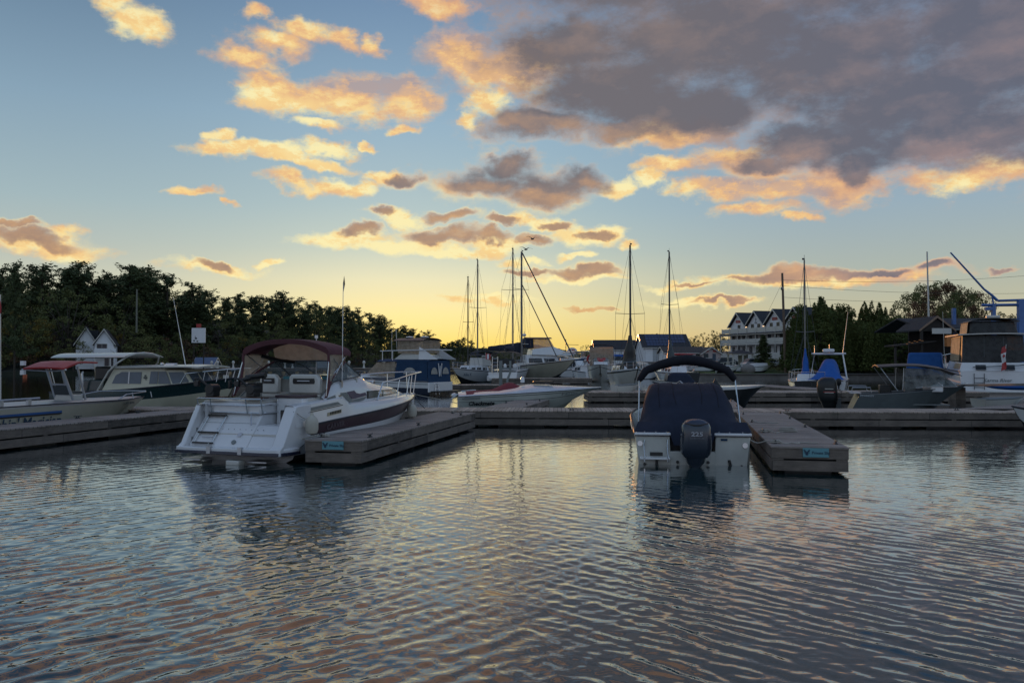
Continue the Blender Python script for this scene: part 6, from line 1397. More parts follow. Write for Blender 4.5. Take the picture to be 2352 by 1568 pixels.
t=gabled('gabled_house','pale pink house front with wide low gable and two red name boards',X0,Y-2,PX(1656,Y-2)-X0,8,2.05,PZ(812,Y-2),PZ(798,Y-2),axis='y',wall=PINK,roof=ROOFG)
for x in(.9,2.3): MB().box((x,-.05,1.95),(.6,.05,.28)).build('red_board',RED,t)
MB().box((.75,-.03,.75),(.8,.06,1.5)).build('door',DKGREY,t); MB().box((2.2,-.03,.8),(.6,.05,1.4)).build('window',GGLASS,t)
# hotel
def hotel():
    A=(PX(1677,177),177); B_=(PX(1853,152),152); d=Vector((B_[0]-A[0],B_[1]-A[1])); Lh=d.length; rz=math.atan2(d.y,d.x)
    z0=2.2; t=thing('hotel','white hotel with four steep gables in a row and two storeys of verandas','building',(A[0],A[1],z0),rz)
    P0=3.05-z0; P1=5.75-z0; P2_=7.9-z0; EA=9.4-z0; PK=12.25-z0; D=8; n=4; bw=Lh/n; WH=WHITEW
    MB().box((Lh/2,D/2+0.0,P2_/2),(Lh,D,P2_)).build('lower_wall',WH,t)
    RB=mat('red_sign_board',(.40,.05,.04),.5)
    for i in range(n):
        x=i*bw
        g=MB().prism([(x+.25,.0,P2_),(x+bw-.25,0,P2_),(x+bw-.25,0,EA),(x+bw/2,0,PK-.15),(x+.25,0,EA)],(0,D,0)).build('gable_wall',WH,t)
        for s_ in(0,1):
            xa=x-.15 if s_==0 else x+bw+.15; za=EA-.15; xm=x+bw/2
            MB().prism([(xa,-.6,za),(xm,-.6,PK),(xm,-.6,PK+.18),(xa,-.6,za+.18)],(0,D+.6,0)).build('roof',ROOFD,t)
            MB().prism([(xa,-.66,za-.12),(xm,-.66,PK-.12),(xm,-.66,PK+.20),(xa,-.66,za+.14)],(0,.05,0)).build('barge_board',W2,t)
        for dx in((bw*.32,bw*.66) if i else (bw*.55,)): window(t,x+dx,-.01,P2_+1.35,.95,1.0)
        if i!=1: MB().box((x+bw/2,-.06,PK-1.75+.0),(1.7,.06,.55)).build('sign_board',RB,t); MB().box((x+bw/2,-.10,PK-1.75),(1.0,.02,.10)).build('sign_lettering',mat('faded_letter',(.5,.3,.28),.6),t)
        if i==1:
            mb=MB(); mb.box((x+bw/2,-.05,PK-1.9),(.09,.05,1.1)); mb.box((x+bw/2,-.05,PK-1.55),(.45,.05,.08)); mb.tube([(x+bw/2+.4*math.cos(a),-.05,PK-2.1-.35*math.sin(a)) for a in [PI*k/6 for k in range(7)]],.04,5); mb.build('anchor_emblem',DKGREY,t)
        # top balcony with rails
        for (xa,xb) in((x+.1,x+bw*.45),(x+bw*.5,x+bw-.1)):
            MB().box(((xa+xb)/2,-2.0,P2_+.50),(xb-xa,.05,.9)).build('balcony_rail',W2,t)
            for xx in(xa,xb): MB().box((xx,-2.0,P2_+.55),(.12,.12,1.1)).build('rail_post',W2,t)
        # windows and doors of the two lower storeys
        for dx in(bw*.22,bw*.52,bw*.82):
            window(t,x+dx,-.01,P1+1.15,1.0,1.25); window(t,x+dx,-.01,P0+1.2,.95,1.9)
    # veranda floors, roof band, posts, rails
    MB().prism([(-.6,-2.6,P2_-.25),(-.6,-2.1,P2_-.02),(-.6,0,P2_+.02),(-.6,0,P2_-.25)],(Lh+1.2,0,0)).build('veranda_roof',ROOFD,t)
    MB().box((Lh/2,-1.2,P2_-.36),(Lh+1,2.5,.16)).build('veranda_beam',W2,t)
    MB().box((Lh/2,-1.15,P1-.14),(Lh+.6,2.3,.28)).build('veranda_floor',W2,t); MB().box((Lh/2,-1.15,P0-.45),(Lh+.6,2.3,.9)).build('veranda_base',W2,t)
    k=0
    while k<=8:
        x=k*Lh/8
        MB().box((x,-2.25,(P1+P2_)/2),(.14,.14,P2_-P1)).build('veranda_post',W2,t); MB().box((x,-2.25,(P0+P1)/2-.1),(.14,.14,P1-P0)).build('veranda_post',W2,t)
        if k<8:
            xm=x+Lh/16; MB().box((xm,-2.25,P1+.50),(Lh/8-.16,.04,.85)).build('veranda_rail',W2,t); MB().box((xm,-2.25,P0+.42),(Lh/8-.16,.04,.8)).build('veranda_rail',W2,t)
        k+=1
    for (x,z) in((bw*.98,P2_+1.4),(bw*1.9,P2_+1.4),(bw*.5,P1+1.9)):
        m=bpy.data.materials.get('lamp_glow')
        if not m:
            m=bpy.data.materials.new('lamp_glow'); m.use_nodes=True; b=m.node_tree.nodes['Principled BSDF']; b.inputs['Emission Color'].default_value=(1,.65,.35,1); b.inputs['Emission Strength'].default_value=3
        MB().ell((x,-.15,z),(.14,.14,.16),8,6).build('wall_lamp',m,t)
hotel()
# gazebo with ramp rails
Y=120; X=PX(1700,Y); t=thing('gazebo','white garden gazebo with dark pyramid roof in front of the hotel','gazebo',(X,Y,1.3),0)
zr=PZ(803,Y)-1.3; ze=PZ(812,Y)-1.3
MB().loft([[(1.7,1.7,ze),(-1.7,1.7,ze),(-1.7,-1.7,ze),(1.7,-1.7,ze)],[(.1,.1,zr),(-.1,.1,zr),(-.1,-.1,zr),(.1,-.1,zr)]]).build('roof',ROOFD,t); MB().box((0,0,ze-.06),(3.2,3.2,.14)).build('roof_beam',W2,t)
for a,b_ in((-1.4,-1.4),(1.4,-1.4),(1.4,1.4),(-1.4,1.4),(0,-1.4)): MB().box((a,b_,ze/2),(.2,.2,ze)).build('post',W2,t)
MB().box((.7,1.3,ze*.5),(1.3,.1,ze*.8)).build('back_panel',W2,t); MB().box((.7,-1.35,.35),(1.3,.06,.7)).build('railing',GREYP,t)
t=thing('ramp_railing','white handrail sloping up to the gazebo','railing',(PX(1655,118),118,1.25),0)
for k in range(6): MB().box((k*.42,0,.35+.04*k),(.06,.06,.8)).build('rail_post',W2,t)
MB().tube([(0,0,.72),(2.2,0,.98)],.04,5).build('hand_rail',W2,t); MB().tube([(0,0,.35),(2.2,0,.6)],.03,5).build('hand_rail',W2,t)
# red kayaks on a rack
for k,(px0,px1,m,lb) in enumerate(((1524,1600,RED,'long red kayak lying on top of the rack'),(1527,1560,W2,'short white kayak lying low on the rack'))):
    Y=139; L_=(px1-px0)/F*Y; rings=[]
    for j in range(13):
        q=j/12; w=math.sin(PI*q)**.6*.34+.01; rings.append([(-L_/2+L_*q,w*math.cos(a_),w*.6*math.sin(a_)+.12*(2*q-1)**4) for a_ in [2*PI*j2/8 for j2 in range(8)]])
    o=MB().loft(rings).build('kayak',m,ang=60); o.location=(PX((px0+px1)/2,Y),Y,PZ(814,Y)-k*.45); tag(o,lb,'kayak')
# small huts on and behind the breakwater
t=gabled('boat_hut','small pale hut with blue roof on the breakwater beyond the cream cabin boat',PX(418,148),154,PX(462,148)-PX(418,148),3,.9,PZ(835,150),PZ(822,150),wall=mat('pale_blue_siding',(.38,.42,.46),.7),roof=mat('blue_roof',(.12,.16,.26),.6))
o=MB().box((0,0,.75),(1.9,1.6,1.5)).build('storage_box',mat('pale_box',(.34,.38,.42),.7),bevel=.03); o.location=(PX(741,151),151.5,.95); tag(o,'square pale storage hut standing on the breakwater pier','hut')
o=MB().tube([(0,0,-.2),(0,0,.35)],.28,10).build('channel_buoy',ORANGE); o.location=(PX(58,118),118,0); tag(o,'small orange buoy by the wooded shore at the left','buoy')
# twin gabled white house in the wood
def villa():
    Y=137
    t=thing('white_house','white house with two steep gables and a balcony at the foot of the wooded hill','house',(PX(182,Y),Y,.9),R(20))
    s=Y/F
    def Z(y): return PZ(y,Y)-.9
    for i,(px0,px1,yp,ye,dy) in enumerate(((166,214,752,791,1.2),(207,252,756,790,0))):
        x0=(px0-178)*s; x1=(px1-178)*s; 
        MB().prism([(x0+.2,dy,0),(x1-.2,dy,0),(x1-.2,dy,Z(ye)),((x0+x1)/2,dy,Z(yp)-.15),(x0+.2,dy,Z(ye))],(0,6,0)).build('wall',WHITEW,t)
        for xa in(x0-.15,x1+.15):
            xm=(x0+x1)/2; MB().prism([(xa,dy-.4,Z(ye)-.2),(xm,dy-.4,Z(yp)),(xm,dy-.4,Z(yp)+.15),(xa,dy-.4,Z(ye)-.05)],(0,6.5,0)).build('roof',ROOFD,t)
            MB().prism([(xa,dy-.46,Z(ye)-.28),(xm,dy-.46,Z(yp)-.08),(xm,dy-.46,Z(yp)+.17),(xa,dy-.46,Z(ye)-.03)],(0,.05,0)).build('barge_board',W2,t)
    window(t,(225-178)*s,-.01,Z(797),1.5,1.1); MB().prism([(.8,2.6,Z(792)),(2.6,2.6,Z(792)),(2.4,2.6,Z(757)),(1.0,2.6,Z(757))],(0,3,0)).build('valley_roof',ROOFD,t)
    MB().box(((231-178)*s,-1.2,Z(812)),(3.9,2.3,.15)).build('balcony_floor',W2,t); MB().box(((235-178)*s,-2.3,Z(806)),(3.2,.06,.85)).build('balcony_rail',WHITEW,t)
    for px in(214,246): MB().box(((px-178)*s,-2.3,Z(812)/2),(.18,.18,Z(812))).build('balcony_post',W2,t)
    MB().tube([((246-178)*s,-2.3,Z(804)),((262-178)*s,-2.4,Z(813))],.06,5).build('stair_rail',W2,t); window(t,(240-178)*s,-.01,1.2,1.3,1.4)
villa()
# white notice board on the hillside
t=thing('notice_board','blank white square notice board with small red top sign before the dark wood','sign',(PX(456,140),140,.6),0)
w_=32/F*140; zt=PZ(753,140)-.6; zb=PZ(787,140)-.6
MB().box((0,0,(zt+zb)/2),(w_,.08,zt-zb)).build('board',W_,t); MB().box((-.0,0,zt+.38),(.80,.08,.62)).build('top_sign',RED,t)
for x in(-w_*.35,w_*.35): MB().box((x,.12,zb/2),(.14,.14,zb)).build('post',BARK,t)
mb=MB()
for (a,b_,c) in((-.75,.35,.30),(-.45,.75,.35),(-.2,.25,.28),(-.9,-.05,.2),(-.55,1.05,.16)): mb.box((a,-.05,zb+b_),(c,.02,c*.8))
mb.build('faded_marks',DKGREY,t)
def pole(label,px,Y,yt,yb_,lean=0,r=.16,m=BARK,name='utility_pole',cat='pole'):
    z0=PZ(yb_,Y); z1=PZ(yt,Y); o=MB().tube([(0,0,-.3),(lean,0,z1-z0)],r,8,r2=r*.75).build(name,m); o.location=(PX(px,Y),Y,z0); return tag(o,label,cat)
WOODP=mat('pole_wood',(.16,.11,.08),.8)
p_=pole('tall bare wooden utility pole with lamp standing on the lawn before the hotel',1804,107,627,852,-(6)/F*107,.19,WOODP)
MB().ell((-.42,-.2,PZ(663,107)-PZ(852,107)),(.22,.18,.25),8,6).build('lamp',GREYP,p_)
pole('pale bare trunk pole rising among the trees at the left',313,150,664,760,0,.17,mat('pale_trunk',(.22,.22,.18),.8)); 
wr=[]
def wire(p0,p1,sag,label,r=.018):
    a=Vector(p0);b_=Vector(p1); pts=[a.lerp(b_,k/16)-Vector((0,0,sag*4*(k/16)*(1-k/16))) for k in range(17)]
    o=MB().tube(pts,r,4).build('power_line',BLACK); tag(o,label,'power line','power lines from the tall pole')
wire((PX(1799,107),107,PZ(646,101)),(PX(2420,120),120,PZ(672,120)),.5,'upper power line running right from the tall pole'); wire((PX(1801,107),107,PZ(674,101)),(PX(2420,120),120,PZ(690,120)),.5,'lower power line running right from the tall pole')
wire((PX(1798,107),107,PZ(632,101)),(PX(2420,112),112,PZ(628,112)),.6,'topmost power line running right from the tall pole'); wire((PX(1797,107),107,PZ(640,101)),(PX(1762,150),150,PZ(722,150)),0,'guy wire sloping left from the tall pole to the hotel')
pole('white flag pole rising above the dark roofed shelter',2134,84,578,735,-2/F*84,.10,W2,'flag_pole')
# fuel sign
Y=140; t=thing('fuel_sign','oval white sign on a post reading FUEL in red letters','sign',(PX(1314,Y),Y,1.0),0); zc=PZ(806,Y)-1.0
MB().prism([(.86*math.cos(a),0,zc+.60*math.sin(a)) for a in [2*PI*k/24 for k in range(24)]][::-1],(0,.12,0)).build('sign_face',W_,t); MB().box((0,.1,zc/2-.2),(.1,.1,zc)).build('post',W2,t)
text('lettering','FUEL',.55,RED,t,basis((0,-.02,zc+.07),(1,0,0),(0,-1,0)),bold=.02); MB().box((0,-.02,zc-.34),(.8,.03,.13)).build('red_strip',mat('faded_red',(.45,.16,.15),.6),t)
t=thing('light_mast','thin grey mast with a cross arm just left of the fuel sign','mast',(PX(1299,138),138,.8),0); MB().tube([(0,0,0),(.05,0,PZ(779,138)-.8)],.06,6).build('mast_pole',BLACK,t); MB().tube([(0,0,PZ(791,138)-.8),(2.2,0,PZ(792,138)-.8)],.035,5).build('cross_arm',BLACK,t)
# orange lit cabin at the left end of the boathouses
OC=mat('cabin_wood',(.55,.40,.25),.6); t=thing('fuel_cabin','little cabin catching orange sunlight above the navy canopy of the bow on cruiser','cabin',(PX(1369,150),150,1.0),0)
MB().box((0,0,PZ(806,150)-1-.6),(2.0,2.4,1.6)).build('wall',WHITEW,t); MB().box((0,0,PZ(802,150)-1+.1),(2.3,2.7,.14)).build('roof',W2,t); MB().box((0,0,1.0),(1.8,2.2,2.0)).build('base',GREYP,t)
# dark shelter at the right
def shelter():
    Y=84; X0=PX(2108,Y); BR=mat('dark_timber',(.035,.028,.024),.8)
    t=thing('open_shelter','long dark roofed timber shelter with small front gable at the right','building',(X0,Y,1.0),0)
    zr=PZ(729,Y)-1; ze=PZ(757,Y)-1; Wd=22
    MB().prism([(0,-1.0,ze),(0,4.5,zr),(0,4.5,zr+.15),(0,-1.0,ze+.15)],(Wd,0,0)).build('roof',ROOFD,t); MB().prism([(0,10,ze),(0,4.5,zr),(0,4.5,zr+.15),(0,10,ze+.15)],(Wd,0,0)).build('roof',ROOFD,t)
    MB().box((Wd/2,-1.0,ze),(Wd,.08,.16)).build('gutter',GREYP,t)
    g0=-1.0;g1=2.6; gz=PZ(731,Y)-1; ge=PZ(762,Y)-1
    for s_,xa in((0,g0),(1,g1)): xm=(g0+g1)/2; MB().prism([(xa,-2.4,ge),(xm,-2.4,gz),(xm,-2.4,gz+.14),(xa,-2.4,ge+.14)],(0,5,0)).build('porch_roof',ROOFD,t); MB().prism([(xa,-2.46,ge-.05),(xm,-2.46,gz-.08),(xm,-2.46,gz+.16),(xa,-2.46,ge+.15)],(0,.05,0)).build('barge_board',mat('warm_board',(.3,.2,.14),.7),t)
    MB().prism([(g0+.3,-2.2,ge),(g1-.3,-2.2,ge),((g0+g1)/2,-2.2,gz-.1)],(0,.1,0)).build('gable_board',BR,t)
    MB().box((1.15,-2.5,PZ(762,Y)-1),(1.9,.08,.55)).build('white_sign',W2,t)
    for x in(-.7,2.3,6,10,14,18): MB().box((x,-.8 if x>3 else -2.2,ze/2),(.22,.22,ze)).build('post',BR,t)
    MB().tube([(2.6,-1.5,ze-.1),(5.2,-1.2,ze-1.6)],.09,5).build('brace',BR,t)
    MB().box((Wd/2,3,ze*.5),(Wd-1,.2,ze)).build('back_wall',BR,t); MB().prism([(-3.6,-2.6,ge-1.55),(.6,-2.6,ge-1.05),(.6,-2.6,ge-.95),(-3.6,-2.6,ge-1.4)],(0,2.2,0)).build('lean_to_roof',BR,t)
    MB().box((-3.4,-2.4,(ge-1.5)/2),(.18,.18,ge-1.5)).build('post',BR,t)
    OR=mat('orange_banner',(.60,.22,.06),.6); MB().box((1.9,-2.3,ge-.95),(.55,.5,1.15)).build('orange_panel',OR,t)
    mb=MB()
    for k in range(7): mb=MB(); mb.ell((-2.4+.28*k*.9,-2.75,ge-1.28+.05*k+(.12 if k%2 else 0)),(.12,.05,.06),6,4); mb.build('string_light',OR,t)
shelter()
def lift():
    Y=78; BL=mat('blue_steel',(.06,.16,.42),.4,coat=.2); t=thing('travel_lift','blue steel boat travel lift with jib arm rising to the left','boat lift',(PX(2283,Y),Y,1.0),0); s=Y/F
    def q(px,y): return ((px-2283)*s,PZ(y,Y)-1)
    x,z=q(2283,697)
    MB().box((x,0,z/2),(.32,.32,z)).build('leg',BL,t); x2,_=q(2337,697); MB().box((x2,-.6,z/2+.2),(.55,.4,z+.3)).build('leg',BL,t); MB().box((x,7,z/2),(.32,.32,z)).build('leg',BL,t)
    xa,za=q(2256,701); xb,zb=q(2440,699); MB().tube([(xa,0,za),(xb,-.2,zb)],.14,4).build('cross_beam',BL,t); xa,za=q(2297,690); xb,zb=q(2440,686); MB().tube([(xa,.3,za),(xb,.1,zb)],.11,4).build('upper_beam',BL,t)
    MB().box((q(2275,710)[0],0,q(2275,709)[1]),(.9,.3,.3)).build('hoist_box',BL,t)
    pts=[q(2186,580),q(2262,664),q(2280,678),q(2292,690)]; MB().tube([(a,0,b_) for a,b_ in pts],.07,6,r2=.14).build('jib_arm',BL,t); MB().tube([(q(2280,678)[0],0,q(2280,678)[1]),(q(2283,697)[0],0,q(2283,697)[1])],.08,5).build('jib_strut',BL,t)
lift()
# ---------------- trees -----------------------------------------------------
def leafmat(name,c1,c2):
    m=bpy.data.materials.new(name); m.use_nodes=True; nt=m.node_tree; N=nt.nodes; L=nt.links; b=N['Principled BSDF']; b.inputs['Roughness'].default_value=.8; b.inputs['Specular IOR Level'].default_value=.2
    g=N.new('ShaderNodeNewGeometry'); oi=N.new('ShaderNodeObjectInfo'); ad=N.new('ShaderNodeMath'); ad.operation='MULTIPLY_ADD'; L.new(oi.outputs['Random'],ad.inputs[0]); ad.inputs[1].default_value=.5
    mu=N.new('ShaderNodeMath'); mu.operation='MULTIPLY'; L.new(g.outputs['Random Per Island'],mu.inputs[0]); mu.inputs[1].default_value=.6; L.new(mu.outputs[0],ad.inputs[2])
    mx=N.new('ShaderNodeMix'); mx.data_type='RGBA'; L.new(ad.outputs[0],mx.inputs[0]); mx.inputs[6].default_value=(*c1,1); mx.inputs[7].default_value=(*c2,1); L.new(mx.outputs[2],b.inputs['Base Color']); return m
LP=leafmat('pine_needles',(.050,.075,.036),(.10,.12,.052)); LB=leafmat('green_leaves',(.095,.115,.040),(.16,.165,.06)); LY=leafmat('autumn_leaves',(.13,.11,.025),(.22,.15,.035)); LC=leafmat('cedar_foliage',(.05,.078,.022),(.11,.125,.036)); LR=leafmat('rusty_leaves',(.10,.055,.035),(.16,.09,.05))
def quads(C,S,rg,flat=0,asp=1.0):
    n=len(C); a=rg.normal(size=(n,3)); b=rg.normal(size=(n,3)); a[:,2]*=(1-flat); b[:,2]*=(1-flat)
    a/=np.linalg.norm(a,axis=1)[:,None]; b-=a*(a*b).sum(1)[:,None]; b/=np.linalg.norm(b,axis=1)[:,None]
    a*=S[:,None]*asp; b*=S[:,None]
    return np.stack([C-a,C-b*.6,C+a,C+b*.6],1).reshape(-1,3)
def crownmesh(name,V,m):
    n=len(V)//4; me=bpy.data.meshes.new(name); me.vertices.add(len(V)); me.vertices.foreach_set('co',V.astype(np.float32).ravel()); me.loops.add(4*n); me.loops.foreach_set('vertex_index',np.arange(4*n)); me.polygons.add(n); me.polygons.foreach_set('loop_start',np.arange(0,4*n,4)); me.update(); me.materials.append(m); return me
def limbs(segs,r0=.012):
    mb=MB()
    for a,b,r in segs: mb.tube([a,tuple((np.array(a)+np.array(b))/2+np.array([0,0,.01])),b],r,5,r2=r*.4)
    return mb
def proto_pine(seed,m,n=40,dense=1.0):
    rg=np.random.default_rng(seed); C=[];S=[];segs=[((0,0,-.05),(rg.normal()*.01,0,.95),.014)]
    for k in range(n):
        f0=k/n; h=.16+.82*f0+rg.normal()*.010; a=rg.uniform(0,2*PI)
        prof=.045+.15*(1-f0)**.75*(.75+.35*math.sin(f0*23+seed)) 
        L=prof*rg.uniform(.55,1.25); up=rg.uniform(.05,.35)+.55*f0; e=np.array([math.cos(a)*L,math.sin(a)*L,up*L]); p0=np.array([0,0,h]); segs.append((tuple(p0),tuple(p0+e),.004))
        nt=int(30*L/.15*dense)+6
        for q in range(nt):
            f=rg.uniform(.12,1.1); c=p0+e*f+np.array([0,0,.025*f*f])+rg.normal(size=3)*np.array([.020,.020,.008])*(.6+f*.7)
            for _ in range(6): C.append(c+rg.normal(size=3)*np.array([.011,.011,.008])); S.append(rg.uniform(.006,.013))
    for q in range(14):
        c=np.array([rg.normal()*.01,rg.normal()*.01,rg.uniform(.93,1.0)])
        for _ in range(4): C.append(c+rg.normal(size=3)*.008); S.append(.009)
    V=quads(np.array(C),np.array(S),rg,.1,1.5)
    return crownmesh('crown',V,m),limbs(segs)
def proto_skypine(seed,m,n=24):
    rg=np.random.default_rng(seed); C=[];S=[]; bx=rg.normal()*.02; segs=[((0,0,-.05),(bx,0,.97),.013)]
    for k in range(n):
        f0=k/n; h=.34+.63*f0+rg.normal()*.012; a=rg.uniform(0,2*PI); L=(.10+.11*math.sin(PI*min(1,f0*1.15+.12)))*rg.uniform(.4,1.35)*(1 if f0<.85 else .6)
        up=rg.uniform(.1,.5)+.35*f0; e=np.array([math.cos(a)*L,math.sin(a)*L,up*L]); p0=np.array([bx*h,0,h]); segs.append((tuple(p0),tuple(p0+e),.0045))
        for q in range(int(34*L/.15)+6):
            f=rg.uniform(.2,1.1); c=p0+e*f+np.array([0,0,.03*f*f])+rg.normal(size=3)*np.array([.016,.016,.006])*(.6+f*.8)
            for _ in range(6): C.append(c+rg.normal(size=3)*np.array([.010,.010,.007])); S.append(rg.uniform(.005,.011))
    return crownmesh('crown',quads(np.array(C),np.array(S),rg,.2,1.6),m),limbs(segs)
def proto_leafy(seed,m,w=.42,ncl=46,per=75,h0=.18,leaf=.011,spread=.055,top=1.0,loose=1.0):
    rg=np.random.default_rng(seed); C=[];S=[];segs=[((0,0,-.05),(0,0,.5),.022)]
    for k in range(ncl):
        th=rg.uniform(0,2*PI); u=rg.uniform(-1,1); r=rg.uniform(.35,1)**.5; hz=h0+(top-h0)*(.5+.5*u*.92)
        wr=w*math.sqrt(max(.05,1-(u*.95)**2))*r*rg.uniform(.8,1.15)*(1.15 if u<0 else 1); c=np.array([math.cos(th)*wr,math.sin(th)*wr,hz-.03])
        if rg.uniform()<.5: segs.append(((0,0,rg.uniform(.2,.5)),tuple(c*np.array([.9,.9,1])),.007))
        sp=spread*rg.uniform(.7,1.35)
        P_=rg.normal(size=(per,3)); P_/=np.linalg.norm(P_,axis=1)[:,None]; P_*=(rg.uniform(.3,1,per)**.5)[:,None]*sp*np.array([1.15,1.15,.8])*loose
        C.append(c+P_); S.append(rg.uniform(.6,1.4,per)*leaf)
    V=quads(np.concatenate(C),np.concatenate(S),rg); return crownmesh('crown',V,m),limbs(segs)
def proto_cone(seed,m,w=.2,n=9000,leaf=.013,layers=0,tips=10,h0=.02):
    rg=np.random.default_rng(seed); C=[];S=[]
    if layers:
        segs=[((0,0,-.05),(0,0,.97),.014)]
        for k in range(layers):
            h=h0+.1+(.88-h0)*k/layers; R_=w*(1-(h-.05)/1.0)*rg.uniform(.85,1.1)
            for j in range(9):
                a=rg.uniform(0,2*PI); L=R_*rg.uniform(.7,1.15)
                for q in range(int(n/layers/9)):
                    f=rg.uniform(.15,1); C.append([math.cos(a)*L*f,math.sin(a)*L*f,h-.25*L*f+rg.normal()*.006]); C[-1]=np.array(C[-1])+rg.normal(size=3)*[.012,.012,.004]; S.append(leaf*rg.uniform(.6,1.3))
        return crownmesh('crown',quads(np.array(C),np.array(S),rg,.6,1.3),m),limbs(segs)
    sp=[(rg.uniform(-w*.6,w*.6),rg.uniform(-w*.6,w*.6),rg.uniform(.62,1.0)) for _ in range(tips)]; sp[0]=(0,0,1.0)
    for k in range(n):
        x0,y0,ht=sp[rg.integers(tips)]; t=rg.uniform(0,1)**.8; R_=w*.62*(1-t)**.75*(1+.2*math.sin(t*40+x0*90)); a=rg.uniform(0,2*PI); rr=R_*rg.uniform(.55,1)**.5
        C.append([x0*(1-.2*t)+math.cos(a)*rr,y0*(1-.2*t)+math.sin(a)*rr,h0+t*(ht-h0)+rg.normal()*.01]); S.append(leaf*rg.uniform(.5,1.5)*(1-.4*t))
    V=quads(np.array(C),np.array(S),rg,0,1.4); return crownmesh('crown',V,m),limbs([((0,0,-.05),(0,0,.6),.02)])
PR={'skypine':[proto_skypine(31,LP),proto_skypine(32,LP,20),proto_skypine(33,LP,28),proto_skypine(34,LP,22)],'pine':[proto_pine(1,LP),proto_pine(2,LP,34),proto_pine(3,LP,44,1.1),proto_pine(8,LP,30,.85)],'leafy':[proto_leafy(4,LB),proto_leafy(5,LB,.36,40)],'autumn':[proto_leafy(6,LY,.40),proto_leafy(16,LB,.45,50)],'bush':[proto_leafy(7,LB,.75,40,70,.05,.02,.13),proto_leafy(9,LR,.7,36,60,.05,.02,.13)],
    'cedar':[proto_cone(10,LC),proto_cone(11,LC,.24),proto_leafy(41,LC,.26,70,110,.06,.012,.06)],'spruce':[proto_cone(12,LP,.36,11000,.017,22)],'loose':[proto_leafy(13,LB,.42,60,85,.18,.0125,.055,1.0,1.25),proto_leafy(14,LR,.38,50,80,.22,.0125,.055,1.0,1.25)]}
made={}
rt=random.Random(5)
def tree(kind,v,x,y,z,h,ws=1.0,label='',group=None,name=None,rz=None):
    key=(kind,v%len(PR[kind])); me,lm=PR[kind][key[1]]
    nm=name or {'skypine':'pine_tree','pine':'pine_tree','leafy':'broadleaf_tree','autumn':'autumn_tree','bush':'bush','cedar':'cedar_tree','spruce':'spruce_tree','loose':'tall_tree'}[kind]
    t=thing(nm,label,'bush' if kind=='bush' else 'tree',(x,y,z),rt.uniform(0,6.28) if rz is None else rz,group); t.scale=(h*ws,h*ws,h)
    c=bpy.data.objects.new('crown',me); COL.objects.link(c); c.parent=t
    if key not in made: made[key]=lm.build('trunk',BARK,t).data
    else:
        k=bpy.data.objects.new('trunk',made[key]); COL.objects.link(k); k.parent=t
    return t
SILX=[-250,-60,0,20,60,110,140,175,215,240,280,300,330,355,395,420,440,470,500,560,610,640,665,700,740,765,800,830,870,900,930,960,990,1005,1022,1048,1062,1090,1120,1160,1230,1345]
SILY=[606,604,606,614,606,602,598,612,602,604,612,606,602,630,622,650,665,648,668,664,662,668,684,670,680,690,700,708,726,736,746,757,764,776,784,776,786,792,798,801,806,818]
def sil(px): return float(np.interp(px,SILX,SILY))
px=-240; i=0
while px<1340:      # the skyline row
    Y=shore(px)+rt.uniform(28,46); off=Y-shore(px); z=lz(px,off); yt=sil(px)+rt.uniform(-4,26)*(shore(0)/Y)**.5
    h=max(5,(PZ(yt,Y)-z)*.96); 
    if rt.random()<.22: tree('leafy',i,PX(px,Y),Y,z-.3,h*.97,rt.uniform(.7,.9),'round crowned leafy tree on the skyline of the wooded hill','leafy trees on the skyline of the wooded hill')
    else: tree('skypine' if rt.random()<.75 else 'pine',i*7%4,PX(px,Y),Y,z-.3,h*1.02,rt.uniform(1.0,1.6),'tall dark white pine on the skyline of the wooded hill' if px<900 else 'small distant pine on the far end of the wooded shore','pines on the skyline of the wooded hill' if px<900 else 'small pines toward the far shore')
    px+=(rt.uniform(26,48) if px<500 else rt.uniform(20,36) if px<900 else rt.uniform(13,24)); i+=1
px=-240
while px<1330:      # second pine row, just under the skyline
    Y=shore(px)+rt.uniform(22,34); off=Y-shore(px); z=lz(px,off); yt=sil(px)+(828-sil(px))*rt.uniform(.05,.16); h=max(4,(PZ(yt,Y)-z)*.96)
    tree('pine' if rt.random()<.75 else 'leafy',i*3%4,PX(px,Y),Y,z-.3,h,rt.uniform(1.1,1.5) if px>0 else 1.3,'dark tree in the second row of the wooded hill','second row trees on the wooded hill')
    px+=(rt.uniform(24,40) if px<600 else rt.uniform(18,30) if px<900 else rt.uniform(14,24)); i+=1
px=-240
while px<1330:      # middle row fills the mass below
    Y=shore(px)+rt.uniform(15,27); off=Y-shore(px); z=lz(px,off); yt=sil(px)+ (828-sil(px))*rt.uniform(.14,.34); h=max(4,(PZ(yt,Y)-z)*.96)
    k='pine' if rt.random()<.55 else 'leafy'
    tree(k,i*5%4,PX(px,Y),Y,z-.3,h,rt.uniform(1.2,1.7) if k=='pine' else rt.uniform(.8,1.05),'dark pine in the middle of the wooded hill' if k=='pine' else 'dark leafy tree in the middle of the wooded hill','middle row pines on the wooded hill' if k=='pine' else 'middle row leafy trees on the wooded hill')
    px+=(rt.uniform(24,40) if px<600 else rt.uniform(18,32) if px<900 else rt.uniform(14,24)); i+=1
px=-240
